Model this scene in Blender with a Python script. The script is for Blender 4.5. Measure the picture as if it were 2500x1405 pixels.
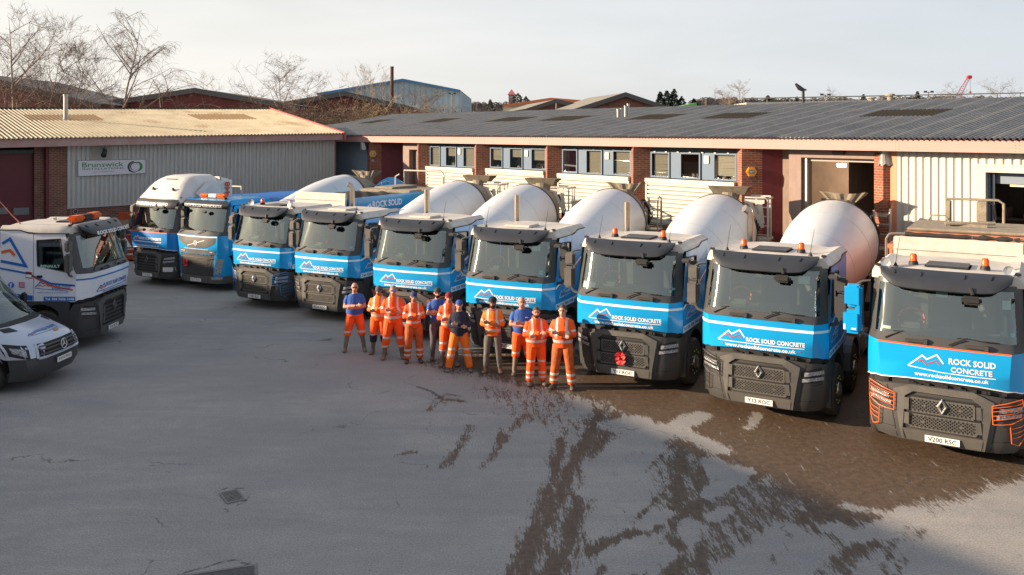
import bpy, bmesh, math, random
import numpy as np
from mathutils import Vector, Matrix
for o in list(bpy.data.objects): bpy.data.objects.remove(o)
SC = bpy.context.scene
COL = SC.collection
# ------------------------------------------------------------------ camera
F, YH, HC = 2110.0, 322.0, 5.54
cd = bpy.data.cameras.new('camera'); cam = bpy.data.objects.new('camera', cd); COL.objects.link(cam)
cam.location = (0, 0, HC); cam.rotation_euler = (math.pi/2, 0, 0)
cd.sensor_width = 36; cd.lens = F/2500*36; cd.shift_y = -(702.5-YH)/2500
cd.clip_start = 0.1; cd.clip_end = 5000
SC.camera = cam
# ------------------------------------------------------------------ sun, sky
SUN_EL = math.radians(15)
SUN_AZ = Vector((-1.0, -0.04, 0)).normalized()
sd = Vector((SUN_AZ.x*math.cos(SUN_EL), SUN_AZ.y*math.cos(SUN_EL), math.sin(SUN_EL)))
sl = bpy.data.lights.new('sun', 'SUN'); so = bpy.data.objects.new('sun', sl); COL.objects.link(so)
sl.energy = 5.0; sl.angle = math.radians(0.6); sl.color = (1.0, 0.78, 0.56)
so.rotation_euler = sd.to_track_quat('Z', 'Y').to_euler(); so.location = (-60, 0, 20)
W = bpy.data.worlds.new('World'); SC.world = W; W.use_nodes = True
nt = W.node_tree; nt.nodes.clear()
N = nt.nodes.new; L = nt.links.new
wo = N('ShaderNodeOutputWorld'); bg = N('ShaderNodeBackground'); sky = N('ShaderNodeTexSky')
sky.sky_type = 'NISHITA'; sky.sun_disc = False; sky.sun_elevation = SUN_EL
sky.sun_rotation = math.atan2(SUN_AZ.x, SUN_AZ.y); sky.altitude = 100; sky.dust_density = 2.0
tc = N('ShaderNodeTexCoord'); mp = N('ShaderNodeMapping'); mp.inputs['Scale'].default_value = (1.2, 1.2, 9.0)
nz = N('ShaderNodeTexNoise'); nz.inputs['Scale'].default_value = 1.6; nz.inputs['Detail'].default_value = 5
rmp = N('ShaderNodeMapRange'); rmp.inputs['From Min'].default_value = .35; rmp.inputs['From Max'].default_value = .7
rmp.inputs['To Min'].default_value = .80; rmp.inputs['To Max'].default_value = .96
mx = N('ShaderNodeMixRGB'); mx.inputs[2].default_value = (4.3, 4.45, 4.75, 1)
# thin high cloud: warmer towards the sun side
sx = N('ShaderNodeSeparateXYZ'); mrw = N('ShaderNodeMapRange'); mrw.inputs['From Min'].default_value = -.7; mrw.inputs['From Max'].default_value = .5
cw = N('ShaderNodeMixRGB'); cw.inputs[1].default_value = (5.65, 5.3, 4.85, 1); cw.inputs[2].default_value = (3.85, 4.05, 4.35, 1)
L(tc.outputs['Generated'], mp.inputs[0]); L(mp.outputs[0], nz.inputs['Vector']); L(nz.outputs[0], rmp.inputs['Value'])
L(tc.outputs['Generated'], sx.inputs[0]); L(sx.outputs['X'], mrw.inputs['Value']); L(mrw.outputs[0], cw.inputs[0])
nz2 = N('ShaderNodeTexNoise'); nz2.inputs['Scale'].default_value = 2.6; nz2.inputs['Detail'].default_value = 7; nz2.inputs['Distortion'].default_value = .6; mp2 = N('ShaderNodeMapping'); mp2.inputs['Scale'].default_value = (1, 1, 6); mp2.inputs['Rotation'].default_value = (.05, .12, 0)
L(tc.outputs['Generated'], mp2.inputs[0]); L(mp2.outputs[0], nz2.inputs['Vector'])
cr = N('ShaderNodeMapRange'); cr.inputs['From Min'].default_value = .32; cr.inputs['From Max'].default_value = .68; cr.inputs['To Min'].default_value = .95; cr.inputs['To Max'].default_value = 1.04; L(nz2.outputs[0], cr.inputs['Value'])
cm = N('ShaderNodeMixRGB'); cm.blend_type = 'MULTIPLY'; cm.inputs[0].default_value = 1; L(cw.outputs[0], cm.inputs[1]); L(cr.outputs[0], cm.inputs[2])
L(sky.outputs[0], mx.inputs[1]); L(cm.outputs[0], mx.inputs[2]); L(rmp.outputs[0], mx.inputs[0])
# the veil of cloud thins towards the zenith
mre = N('ShaderNodeMapRange'); mre.inputs['From Min'].default_value = .08; mre.inputs['From Max'].default_value = .75; mre.inputs['To Min'].default_value = 1.0; mre.inputs['To Max'].default_value = 0; mre.interpolation_type = 'SMOOTHSTEP'
zc = N('ShaderNodeMixRGB'); zc.inputs[1].default_value = (.54, .61, .74, 1); zc.inputs[2].default_value = (1, 1, 1, 1)
dim = N('ShaderNodeMixRGB'); dim.blend_type = 'MULTIPLY'; dim.inputs[0].default_value = 1
L(sx.outputs['Z'], mre.inputs['Value']); L(mx.outputs[0], dim.inputs[1]); L(mre.outputs[0], zc.inputs[0]); L(zc.outputs[0], dim.inputs[2])
L(dim.outputs[0], bg.inputs[0]); bg.inputs[1].default_value = 0.086; L(bg.outputs[0], wo.inputs[0])
SC.view_settings.view_transform = 'Standard'; SC.view_settings.look = 'None'
SC.view_settings.exposure = 1.18; SC.view_settings.gamma = 1
SC.cycles.max_bounces = 6; SC.cycles.transparent_max_bounces = 12; SC.cycles.caustics_reflective = False; SC.cycles.caustics_refractive = False
# ------------------------------------------------------------------ projection helpers (photo pixels -> places on real surfaces)
def ray(px, py): return (px-1250)/F, (YH-py)/F
def gp(px, py):
    Y = F*HC/(py-YH); return Vector(((px-1250)/F*Y, Y, 0))
def at(px, py, Y): u, w = ray(px, py); return Vector((u*Y, Y, HC+w*Y))
# ------------------------------------------------------------------ materials
MATS = {}
def lin(c): return tuple(((x/255)/12.92 if x/255 <= .04045 else ((x/255+.055)/1.055)**2.4) for x in c)
def mat(name, col, rough=.6, metal=0, noise=0, nscale=6, bump=0, bscale=40, coat=0, spec=.5, col2=None, stretch=(1,1,1), emis=0, coord='Object'):
    if name in MATS: return MATS[name]
    m = bpy.data.materials.new(name); m.use_nodes = True; MATS[name] = m
    n = m.node_tree.nodes; l = m.node_tree.links; b = n['Principled BSDF']
    c = (*col, 1); b.inputs['Base Color'].default_value = c; b.inputs['Roughness'].default_value = rough
    b.inputs['Metallic'].default_value = metal; b.inputs['Specular IOR Level'].default_value = spec
    if coat: b.inputs['Coat Weight'].default_value = coat; b.inputs['Coat Roughness'].default_value = .06
    if emis: b.inputs['Emission Color'].default_value = c; b.inputs['Emission Strength'].default_value = emis
    if noise or bump:
        t = n.new('ShaderNodeTexCoord'); mpp = n.new('ShaderNodeMapping'); mpp.inputs['Scale'].default_value = stretch
        l.new(t.outputs[coord], mpp.inputs[0])
    if noise:
        z = n.new('ShaderNodeTexNoise'); z.inputs['Scale'].default_value = nscale; z.inputs['Detail'].default_value = 6; z.inputs['Roughness'].default_value = .65
        l.new(mpp.outputs[0], z.inputs['Vector'])
        r = n.new('ShaderNodeMapRange'); r.inputs['From Min'].default_value = .3; r.inputs['From Max'].default_value = .7; l.new(z.outputs[0], r.inputs['Value'])
        x = n.new('ShaderNodeMixRGB'); x.inputs[1].default_value = c
        x.inputs[2].default_value = (*(col2 if col2 else [v*(1-noise) for v in col]), 1)
        l.new(r.outputs[0], x.inputs[0]); l.new(x.outputs[0], b.inputs['Base Color'])
        m['mixnode'] = x.name
    if bump:
        z2 = n.new('ShaderNodeTexNoise'); z2.inputs['Scale'].default_value = bscale; z2.inputs['Detail'].default_value = 5
        l.new(mpp.outputs[0], z2.inputs['Vector'])
        bp = n.new('ShaderNodeBump'); bp.inputs['Strength'].default_value = bump; bp.inputs['Distance'].default_value = .02
        l.new(z2.outputs[0], bp.inputs['Height']); l.new(bp.outputs[0], b.inputs['Normal'])
    return m
def brick(name, c1, c2, mortar, sx=1.0, sc=1.0, plane='xz'):
    if name in MATS: return MATS[name]
    m = bpy.data.materials.new(name); m.use_nodes = True; MATS[name] = m
    n = m.node_tree.nodes; l = m.node_tree.links; b = n['Principled BSDF']; b.inputs['Roughness'].default_value = .85
    t = n.new('ShaderNodeTexCoord'); s = n.new('ShaderNodeSeparateXYZ'); cb = n.new('ShaderNodeCombineXYZ')
    l.new(t.outputs['Object'], s.inputs[0])
    mu = n.new('ShaderNodeMath'); mu.operation = 'MULTIPLY'; mu.inputs[1].default_value = sx
    l.new(s.outputs['Y' if plane == 'yz' else 'X'], mu.inputs[0]); l.new(mu.outputs[0], cb.inputs[0]); l.new(s.outputs['Z'], cb.inputs[1])
    br = n.new('ShaderNodeTexBrick'); br.inputs['Scale'].default_value = sc
    br.inputs['Brick Width'].default_value = .225; br.inputs['Row Height'].default_value = .075; br.inputs['Mortar Size'].default_value = .008
    br.inputs['Color1'].default_value = (*c1, 1); br.inputs['Color2'].default_value = (*c2, 1); br.inputs['Mortar'].default_value = (*mortar, 1)
    br.inputs['Bias'].default_value = -.2
    l.new(cb.outputs[0], br.inputs['Vector'])
    z = n.new('ShaderNodeTexNoise'); z.inputs['Scale'].default_value = 2.2; z.inputs['Detail'].default_value = 8; l.new(t.outputs['Object'], z.inputs['Vector'])
    x = n.new('ShaderNodeMixRGB'); x.blend_type = 'MULTIPLY'; x.inputs[0].default_value = .6
    rr = n.new('ShaderNodeMapRange'); rr.inputs['From Min'].default_value = .3; rr.inputs['From Max'].default_value = .7; rr.inputs['To Min'].default_value = .55; rr.inputs['To Max'].default_value = 1.25
    l.new(z.outputs[0], rr.inputs['Value']); l.new(br.outputs['Color'], x.inputs[1]); l.new(rr.outputs[0], x.inputs[2]); l.new(x.outputs[0], b.inputs['Base Color'])
    bp = n.new('ShaderNodeBump'); bp.inputs['Strength'].default_value = .5; bp.inputs['Distance'].default_value = .01; bp.invert = True
    l.new(br.outputs['Fac'], bp.inputs['Height']); l.new(bp.outputs[0], b.inputs['Normal'])
    return m
def glassmat(name, tint=(.5, .6, .56), refl=.10, rough=.015):
    if name in MATS: return MATS[name]
    m = bpy.data.materials.new(name); m.use_nodes = True; MATS[name] = m
    n = m.node_tree.nodes; l = m.node_tree.links; n.clear()
    o = n.new('ShaderNodeOutputMaterial'); tr = n.new('ShaderNodeBsdfTransparent'); tr.inputs[0].default_value = (*tint, 1)
    gl = n.new('ShaderNodeBsdfGlossy'); gl.inputs['Roughness'].default_value = rough; gl.inputs[0].default_value = (.9, 1, .97, 1)
    fr = n.new('ShaderNodeFresnel'); fr.inputs[0].default_value = 1.5
    ad = n.new('ShaderNodeMath'); ad.operation = 'ADD'; ad.inputs[1].default_value = refl; ad.use_clamp = True
    mm = n.new('ShaderNodeMixShader'); l.new(fr.outputs[0], ad.inputs[0]); l.new(ad.outputs[0], mm.inputs[0])
    l.new(tr.outputs[0], mm.inputs[1]); l.new(gl.outputs[0], mm.inputs[2]); l.new(mm.outputs[0], o.inputs[0])
    return m
# ------------------------------------------------------------------ mesh building
class MB:
    def __init__(s): s.v = []; s.f = []; s.mi = []
    def face(s, pts, m=0):
        k = len(s.v); s.v += [tuple(p) for p in pts]; s.f.append(tuple(range(k, k+len(pts)))); s.mi.append(m)
    def add(s, vs, fs, m=0):
        k = len(s.v); s.v += [tuple(p) for p in vs]; s.f += [tuple(i+k for i in f) for f in fs]; s.mi += [m]*len(fs)
    def box(s, x0, x1, y0, y1, z0, z1, m=0):
        s.add([(x0,y0,z0),(x1,y0,z0),(x1,y1,z0),(x0,y1,z0),(x0,y0,z1),(x1,y0,z1),(x1,y1,z1),(x0,y1,z1)],
              [(0,3,2,1),(4,5,6,7),(0,1,5,4),(1,2,6,5),(2,3,7,6),(3,0,4,7)], m)
    def bbox(s, x0, x1, y0, y1, z0, z1, b=.02, m=0):
        # box with chamfered edges
        bm = bmesh.new(); bmesh.ops.create_cube(bm, size=1)
        for v in bm.verts: v.co = Vector(((x0+x1)/2+v.co.x*(x1-x0), (y0+y1)/2+v.co.y*(y1-y0), (z0+z1)/2+v.co.z*(z1-z0)))
        bmesh.ops.bevel(bm, geom=bm.edges[:], offset=b, segments=2, affect='EDGES')
        bm.verts.index_update(); s.add([v.co[:] for v in bm.verts], [[v.index for v in f.verts] for f in bm.faces], m); bm.free()
    def tube(s, pts, r, n=8, m=0, cap=True):
        pts = [Vector(p) for p in pts]; rs = r if isinstance(r, (list, tuple)) else [r]*len(pts)
        vs = []; fs = []; up = None
        for i, p in enumerate(pts):
            d = (pts[min(i+1, len(pts)-1)]-pts[max(i-1, 0)])
            d = d.normalized() if d.length > 1e-9 else Vector((0, 0, 1))
            if up is None: up = Vector((0,0,1)) if abs(d.z) < .9 else Vector((1,0,0))
            a = d.cross(up).normalized(); b = a.cross(d); up = b
            for k in range(n):
                t = 2*math.pi*(k+.5)/n; vs.append(p+rs[i]*(a*math.cos(t)+b*math.sin(t)))
        for i in range(len(pts)-1):
            for k in range(n): fs.append((i*n+k, i*n+(k+1) % n, (i+1)*n+(k+1) % n, (i+1)*n+k))
        if cap: fs.append(tuple(range(n))[::-1]); fs.append(tuple(range((len(pts)-1)*n, len(pts)*n)))
        s.add(vs, fs, m)
    def lathe(s, prof, o=(0,0,0), ax=(0,0,1), n=24, m=0, mfun=None):
        # prof: list of (distance along axis, radius)
        ax = Vector(ax).normalized(); a = ax.cross(Vector((0,0,1)) if abs(ax.z) < .9 else Vector((1,0,0))).normalized(); b = ax.cross(a); o = Vector(o)
        k0 = len(s.v)
        for d, r in prof:
            for k in range(n):
                t = 2*math.pi*k/n; s.v.append(tuple(o+ax*d+r*(a*math.cos(t)+b*math.sin(t))))
        for i in range(len(prof)-1):
            for k in range(n):
                s.f.append((k0+i*n+k, k0+i*n+(k+1) % n, k0+(i+1)*n+(k+1) % n, k0+(i+1)*n+k)); s.mi.append(mfun(i, k) if mfun else m)
        s.f.append(tuple(k0+k for k in range(n))); s.mi.append(m); s.f.append(tuple(k0+(len(prof)-1)*n+k for k in range(n))); s.mi.append(m)
    def grid(s, fn, us, vs_, m=0, mfun=None):
        k0 = len(s.v)
        for u in us:
            for w in vs_: s.v.append(tuple(fn(u, w)))
        nv = len(vs_)
        for i in range(len(us)-1):
            for j in range(nv-1):
                s.f.append((k0+i*nv+j, k0+(i+1)*nv+j, k0+(i+1)*nv+j+1, k0+i*nv+j+1)); s.mi.append(mfun(i, j) if mfun else m)
    def prism(s, poly, y0, y1, m=0, ax='xz'):
        # closed outline extruded
        def P(a, b, c): return (a, c, b) if ax == 'xz' else ((c, a, b) if ax == 'yz' else (a, b, c))
        n = len(poly)
        s.add([P(a, b, y0) for a, b in poly]+[P(a, b, y1) for a, b in poly],
              [tuple(range(n))[::-1], tuple(range(n, 2*n))]+[(i, (i+1) % n, n+(i+1) % n, n+i) for i in range(n)], m)
    def mesh(s, name, mats, smooth=None, recalc=True):
        me = bpy.data.meshes.new(name); me.from_pydata(s.v, [], s.f)
        for mm in mats: me.materials.append(mm)
        me.polygons.foreach_set('material_index', s.mi)
        if recalc:
            bm = bmesh.new(); bm.from_mesh(me); bmesh.ops.recalc_face_normals(bm, faces=bm.faces[:]); bm.to_mesh(me); bm.free()
        if smooth is not None:
            me.polygons.foreach_set('use_smooth', [True]*len(me.polygons)); me.set_sharp_from_angle(angle=math.radians(smooth))
        me.update(); return me
    def build(s, name, mats, parent=None, loc=(0,0,0), rot=0, smooth=None, label=None, **kw):
        return ob(name, s.mesh(name, mats if isinstance(mats, (list, tuple)) else [mats], smooth, kw.pop('recalc', True)), parent, loc, rot, label=label, **kw)
def ob(name, me, parent=None, loc=(0,0,0), rot=0, label=None, cat=None, group=None, kind=None, scale=None):
    o = bpy.data.objects.new(name, me); COL.objects.link(o); o.location = loc
    o.rotation_euler = (0, 0, rot) if not isinstance(rot, (tuple, list)) else rot
    if scale: o.scale = scale
    if parent: o.parent = parent
    if label: o['label'] = label
    if cat: o['category'] = cat
    if group: o['group'] = group
    if kind: o['kind'] = kind
    return o
def thing(name, label, cat, loc=(0,0,0), rot=0, group=None): return ob(name, None, None, loc, rot, label, cat, group)
TXT = {}
def text2d(st, bold=.02, shear=0, font=None):
    key = (st, bold, shear)
    if key not in TXT:
        c = bpy.data.curves.new('t', 'FONT'); c.body = st; c.offset = bold; c.shear = shear; c.resolution_u = 2
        o = bpy.data.objects.new('t', c); COL.objects.link(o)
        me = bpy.data.meshes.new_from_object(o)
        vs = [(v.co.x, v.co.y) for v in me.vertices]; fs = [tuple(p.vertices) for p in me.polygons]
        bpy.data.objects.remove(o); bpy.data.curves.remove(c); bpy.data.meshes.remove(me)
        xs = [a for a, b in vs]; ys = [b for a, b in vs]
        x0, x1, y0, y1 = min(xs), max(xs), min(ys), max(ys)
        TXT[key] = ([((a-x0)/(x1-x0), (b-y0)/(y1-y0)) for a, b in vs], fs)
    return TXT[key]
def put_text(mb, st, x0, x1, z0, z1, fn, m=0, **kw):
    vs, fs = text2d(st, **kw)
    mb.add([fn(x0+a*(x1-x0), z0+b*(z1-z0)) for a, b in vs], fs, m)
def put_line(mb, pts, w, fn, m=0, step=.12):
    # a painted stripe: polyline with width laid on a surface
    pts = [Vector(p) for p in pts]
    q = [pts[0]]
    for a, b in zip(pts[:-1], pts[1:]):
        n = max(1, int((b-a).length/step))
        for i in range(1, n+1): q.append(a.lerp(b, i/n))
    nr = []
    for i in range(len(q)):
        a = (q[i]-q[i-1]).normalized() if i else (q[1]-q[0]).normalized()
        b = (q[i+1]-q[i]).normalized() if i < len(q)-1 else a
        na = Vector((-a.y, a.x)); nb = Vector((-b.y, b.x)); mt = (na+nb); k = max(.35, 1+na.dot(nb))
        nr.append(mt/k)
    for i in range(len(q)-1):
        a, b = q[i], q[i+1]; h = w/2
        mb.face([fn(*(a+nr[i]*h)), fn(*(b+nr[i+1]*h)), fn(*(b-nr[i+1]*h)), fn(*(a-nr[i]*h))], m)
# ------------------------------------------------------------------ ground
def ground():
    M = MATS.setdefault('ground', bpy.data.materials.new('ground')); M.use_nodes = True
    n = M.node_tree.nodes; l = M.node_tree.links; b = n['Principled BSDF']
    t = n.new('ShaderNodeTexCoord')
    def noise(sc, det=6, rg=.6, src=None, dist=0):
        z = n.new('ShaderNodeTexNoise'); z.inputs['Scale'].default_value = sc; z.inputs['Detail'].default_value = det; z.inputs['Roughness'].default_value = rg; z.inputs['Distortion'].default_value = dist
        l.new(src or t.outputs['Object'], z.inputs['Vector']); return z.outputs[0]
    def mr(v, a, b_, c, d):
        r = n.new('ShaderNodeMapRange'); l.new(v, r.inputs['Value'])
        for k, x in zip(('From Min', 'From Max', 'To Min', 'To Max'), (a, b_, c, d)): r.inputs[k].default_value = x
        return r.outputs[0]
    def ma(op, a, b_):
        q = n.new('ShaderNodeMath'); q.operation = op
        for i, x in enumerate((a, b_)):
            if isinstance(x, (int, float)): q.inputs[i].default_value = x
            else: l.new(x, q.inputs[i])
        return q.outputs[0]
    def mix(f, a, b_, mode='MIX'):
        x = n.new('ShaderNodeMixRGB'); x.blend_type = mode
        for i, v in enumerate((f, a, b_)):
            if isinstance(v, (int, float)): x.inputs[i].default_value = v
            elif isinstance(v, tuple): x.inputs[i].default_value = (*v, 1)
            else: l.new(v, x.inputs[i])
        return x.outputs[0]
    rot = n.new('ShaderNodeMapping'); rot.inputs['Rotation'].default_value = (0, 0, math.radians(35)); rot.inputs['Scale'].default_value = (.35, 1.6, 1)
    l.new(t.outputs['Object'], rot.inputs[0])
    big = noise(.22, 4); swirl = noise(.8, 7, .6, rot.outputs[0], .8); fine = noise(38, 4, .8); mid = noise(4, 8, .7); grit = noise(110, 2, .9)
    base = mix(mr(big, .35, .65, 0, 1), (.29, .28, .265), (.42, .385, .345))
    base = mix(mr(swirl, .38, .66, 0, .6), base, (.245, .24, .235))
    base = mix(mr(mid, .3, .75, .35, 0), base, (.22, .21, .20))
    base = mix(.6, base, mix(1.0, base, mr(fine, .25, .75, .2, 1.85), 'MULTIPLY'))
    # wet and oil-stained ground: shapes stored on the mesh, frayed by noise
    at_ = n.new('ShaderNodeAttribute'); at_.attribute_name = 'wet'
    rot2 = n.new('ShaderNodeMapping'); rot2.inputs['Rotation'].default_value = (0, 0, math.radians(30)); rot2.inputs['Scale'].default_value = (5.0, .8, 1)
    l.new(t.outputs['Object'], rot2.inputs[0])
    fr = noise(1.5, 9, .72, rot2.outputs[0]); fr2 = noise(9, 6, .7); fr3 = noise(7, 6, .75, rot2.outputs[0])
    w = ma('ADD', at_.outputs['Fac'], ma('MULTIPLY', ma('SUBTRACT', fr, .5), 1.5)); w = ma('ADD', w, ma('MULTIPLY', ma('SUBTRACT', fr3, .5), 1.5)); w = ma('ADD', w, ma('MULTIPLY', ma('SUBTRACT', fr2, .5), .5))
    w = mr(w, .44, .58, 0, 1)
    wetc = mix(mr(fr2, .35, .7, 0, 1), (.072, .050, .034), (.150, .100, .064))
    colr = mix(w, base, wetc)
    # red diesel stain and cracks
    ar = n.new('ShaderNodeAttribute'); ar.attribute_name = 'red'
    rd = ma('ADD', ar.outputs['Fac'], ma('MULTIPLY', ma('SUBTRACT', fr2, .5), .9)); colr = mix(mr(rd, .5, .75, 0, .8), colr, (.17, .05, .035))
    ac = n.new('ShaderNodeAttribute'); ac.attribute_name = 'dark'
    dk = ma('ADD', ac.outputs['Fac'], ma('MULTIPLY', ma('SUBTRACT', fr2, .5), .8)); colr = mix(mr(dk, .5, .7, 0, .75), colr, (.06, .05, .045))
    colr = mix(mr(grit, .66, .76, 0, .25), colr, (.38, .35, .31))
    vo = n.new('ShaderNodeTexVoronoi'); vo.feature = 'DISTANCE_TO_EDGE'; vo.inputs['Scale'].default_value = .16; wv = noise(1.2, 5)
    vm = n.new('ShaderNodeMixRGB'); vm.inputs[0].default_value = .55; l.new(t.outputs['Object'], vm.inputs[1]); nn_ = n.new('ShaderNodeTexNoise'); nn_.inputs['Scale'].default_value = .9; nn_.inputs['Detail'].default_value = 6; l.new(t.outputs['Object'], nn_.inputs['Vector']); vs_ = n.new('ShaderNodeVectorMath'); vs_.operation = 'MULTIPLY_ADD'; vs_.inputs[1].default_value = (2.5, 2.5, 0); l.new(nn_.outputs[1], vs_.inputs[0]); l.new(t.outputs['Object'], vs_.inputs[2]); l.new(vs_.outputs[0], vo.inputs['Vector'])
    crk = ma('MULTIPLY', mr(vo.outputs['Distance'], .0, .0035, 1, 0), mr(wv, .50, .60, 0, .8)); colr = mix(crk, colr, (.07, .062, .055))
    spk = n.new('ShaderNodeTexVoronoi'); spk.inputs['Scale'].default_value = 3.2; l.new(t.outputs['Object'], spk.inputs['Vector'])
    colr = mix(mr(spk.outputs['Distance'], .035, .05, .8, 0), colr, mix(mr(mid, .4, .6, 0, 1), (.06, .055, .05), (.5, .47, .42)))
    l.new(colr, b.inputs['Base Color'])
    l.new(mr(w, 0, 1, .92, .5), b.inputs['Roughness']); b.inputs['Specular IOR Level'].default_value = .3
    bp = n.new('ShaderNodeBump'); bp.inputs['Strength'].default_value = .5; bp.inputs['Distance'].default_value = .012
    l.new(ma('ADD', fine, ma('MULTIPLY', mid, 1.5)), bp.inputs['Height']); l.new(bp.outputs[0], b.inputs['Normal'])
    # fine mesh in the yard, coarse skirt to the horizon; one sheet
    xs = np.concatenate([[-3000, -800, -200, -60], np.arange(-16, 16.01, .075), [60, 200, 800, 3000]])
    ys = np.concatenate([[-800, -100, -20], np.arange(9.6, 34.01, .075), [60, 120, 400, 1200, 4000]])
    X, Y = np.meshgrid(xs, ys, indexing='ij'); shp = X.shape
    PX = 1250+F*X/np.maximum(Y, .1); PY = YH+F*HC/np.maximum(Y, .1)
    wet = np.zeros(shp); red = np.zeros(shp); dark = np.zeros(shp)
    def G(p): g = gp(*p); return (g.x, g.y)
    def stroke(arr, pts, wd, amt, soft=.6):
        pts = [G(p) for p in pts]; best = np.full(shp, 1e9)
        for (ax, ay), (bx, by) in zip(pts[:-1], pts[1:]):
            dx, dy = bx-ax, by-ay; tt = np.clip(((X-ax)*dx+(Y-ay)*dy)/(dx*dx+dy*dy+1e-9), 0, 1)
            best = np.minimum(best, np.hypot(X-ax-tt*dx, Y-ay-tt*dy))
        ww = wd*1.35; val = np.clip((ww-best)/(ww*(.9 if amt > 0 and soft == .6 else soft)), 0, 1)*abs(amt)
        if amt > 0: np.maximum(arr, val, out=arr)
        else: arr *= (1-val)
    def area(arr, poly, amt, soft=.5):
        poly = [G(p) for p in poly]; ins = np.zeros(shp, bool); d = np.full(shp, 1e9); m = len(poly)
        for i in range(m):
            (ax, ay), (bx, by) = poly[i], poly[(i+1) % m]
            c = ((ay > Y) != (by > Y)) & (X < (bx-ax)*(Y-ay)/((by-ay)+1e-12)+ax); ins ^= c
            dx, dy = bx-ax, by-ay; tt = np.clip(((X-ax)*dx+(Y-ay)*dy)/(dx*dx+dy*dy+1e-9), 0, 1)
            d = np.minimum(d, np.hypot(X-ax-tt*dx, Y-ay-tt*dy))
        val = np.where(ins, np.clip(.5+d/soft, 0, 1), np.clip(.5-d/soft, 0, 1))*abs(amt)
        if amt > 0: np.maximum(arr, val, out=arr)
        else: arr *= (1-np.where(ins, np.clip(d/soft, 0, 1), 0)*abs(amt))
    # wet ground round the trucks
    area(wet, [(1020,885),(1150,860),(1500,850),(1800,800),(2200,850),(2500,980),(2700,1100),(2600,1170),(2330,1240),(2200,1290),(2080,1330),(1950,1300),(1850,1180),(1700,1130),(1560,1040),(1440,985),(1330,960),(1180,925),(1060,905)], .80, 1.2)
    area(wet, [(1560,1100),(1700,1110),(1960,1180),(2180,1260),(2250,1300),(2150,1400),(1900,1405),(1700,1400),(1600,1330)], .56, .9)
    area(wet, [(1300,1010),(1480,990),(1600,1080),(1560,1250),(1480,1405),(1240,1405),(1290,1250),(1330,1120)], .42, .9)
    area(wet, [(1170,930),(1400,960),(1440,1010),(1330,1060),(1200,1010),(1130,950)], .46, .8)
    S = lambda pts, wd=.28, a=.85: stroke(wet, pts, wd*1.08, a*.9, .95)
    area(dark, [(-200,1300),(500,1250),(620,1405),(-200,1500)], .0, 1)
    for q in range(9): S([(1640+70*q,1090+22*q),(1480+85*q,1240+18*q),(1330+105*q,1430+10*q)], .10, .70)
    S([(1470,1000),(1440,1060),(1390,1150),(1330,1270),(1270,1430)], .30); S([(1500,1010),(1455,1110),(1420,1210),(1385,1330),(1340,1430)], .34)
    S([(1370,1075),(1350,1180),(1300,1300),(1240,1430)], .22, .8); S([(1450,1345),(1560,1300),(1700,1235),(1830,1170),(1930,1125)], .26, .95)
    S([(1690,1000),(1665,1100),(1652,1230),(1655,1420)], .26, .9); S([(1725,1030),(1712,1130),(1705,1230),(1705,1290),(1715,1420)], .17, .85)
    S([(1850,1190),(1700,1290),(1560,1400),(1500,1450)], .17, .7); S([(2050,1180),(1960,1270),(1880,1370),(1850,1430)], .22, .85)
    S([(2210,1260),(2120,1330),(2010,1385),(1900,1440)], .28, .9); S([(2260,1290),(2240,1340),(2180,1420)], .16, .75); S([(2000,1290),(2040,1330),(2010,1380)], .2, .8)
    S([(1150,1040),(1125,1090),(1085,1140)], .18, .72); S([(1230,1045),(1210,1105),(1180,1140)], .16, .7); S([(975,1110),(1005,1105)], .13, .7)
    S([(1050,1000),(1080,975),(1130,980)], .16, .72); S([(1280,1010),(1250,1050),(1225,1080)], .16, .68)
    D = lambda pts, wd, a=-.95: stroke(wet, pts, wd*1.25, a, .9)     # dry islands
    D([(1525,1085),(1470,1130),(1440,1200)], .2); D([(1560,1120),(1530,1180),(1450,1290)], .15); D([(1590,1050),(1560,1030),(1500,1040)], .25); D([(1710,1015),(1650,1045),(1620,1060)], .22)
    D([(1730,1210),(1770,1185),(1810,1170)], .14); D([(1740,1130),(1770,1160),(1800,1150)], .2); D([(1630,1255),(1570,1285)], .12); D([(1740,1265),(1770,1245)], .10)
    D([(2230,1250),(2150,1300),(2090,1310),(2040,1290)], .17); D([(1920,1290),(1860,1340),(1800,1400)], .17); D([(1990,1330),(1940,1390),(1850,1420)], .26); D([(1680,1280),(1680,1310)], .15)
    D([(1550,1330),(1500,1360)], .18); D([(1630,1350),(1560,1385)], .15); D([(1850,1010),(1830,1045)], .12, -.6); D([(2060,1235),(2130,1250)], .12, -.6); D([(1680,1060),(1760,1100)], .2, -.8)
    area(wet, [(2300,1235),(2500,1160),(2800,1100),(2800,1500),(2150,1500),(2190,1330)], -.9, .4)
    stroke(red, [(1068,975),(1090,962),(1120,968)], .2, .66); stroke(red, [(1385,1080),(1365,1130),(1380,1150)], .14, .55); pass
    stroke(dark, [(1020,945),(1050,955),(1080,975)], .10, .85); stroke(dark, [(520,1205),(560,1190),(600,1195),(612,1215),(580,1235)], .06, .75); stroke(dark, [(545,1240),(560,1250)], .10, .62)
    stroke(dark, [(1040,930),(1090,925)], .05, .7); stroke(dark, [(430,1405),(560,1368),(590,1372),(620,1405)], .06, .8); stroke(dark, [(590,1375),(640,1370)], .05, .8)
    stroke(dark, [(150,1150),(200,1140)], .05, .5)
    nx, ny = shp
    verts = np.stack([X, Y, np.zeros(shp)], -1).reshape(-1, 3)
    idx = np.arange(nx*ny).reshape(nx, ny)
    fcs = np.stack([idx[:-1, :-1], idx[1:, :-1], idx[1:, 1:], idx[:-1, 1:]], -1).reshape(-1, 4)
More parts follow.
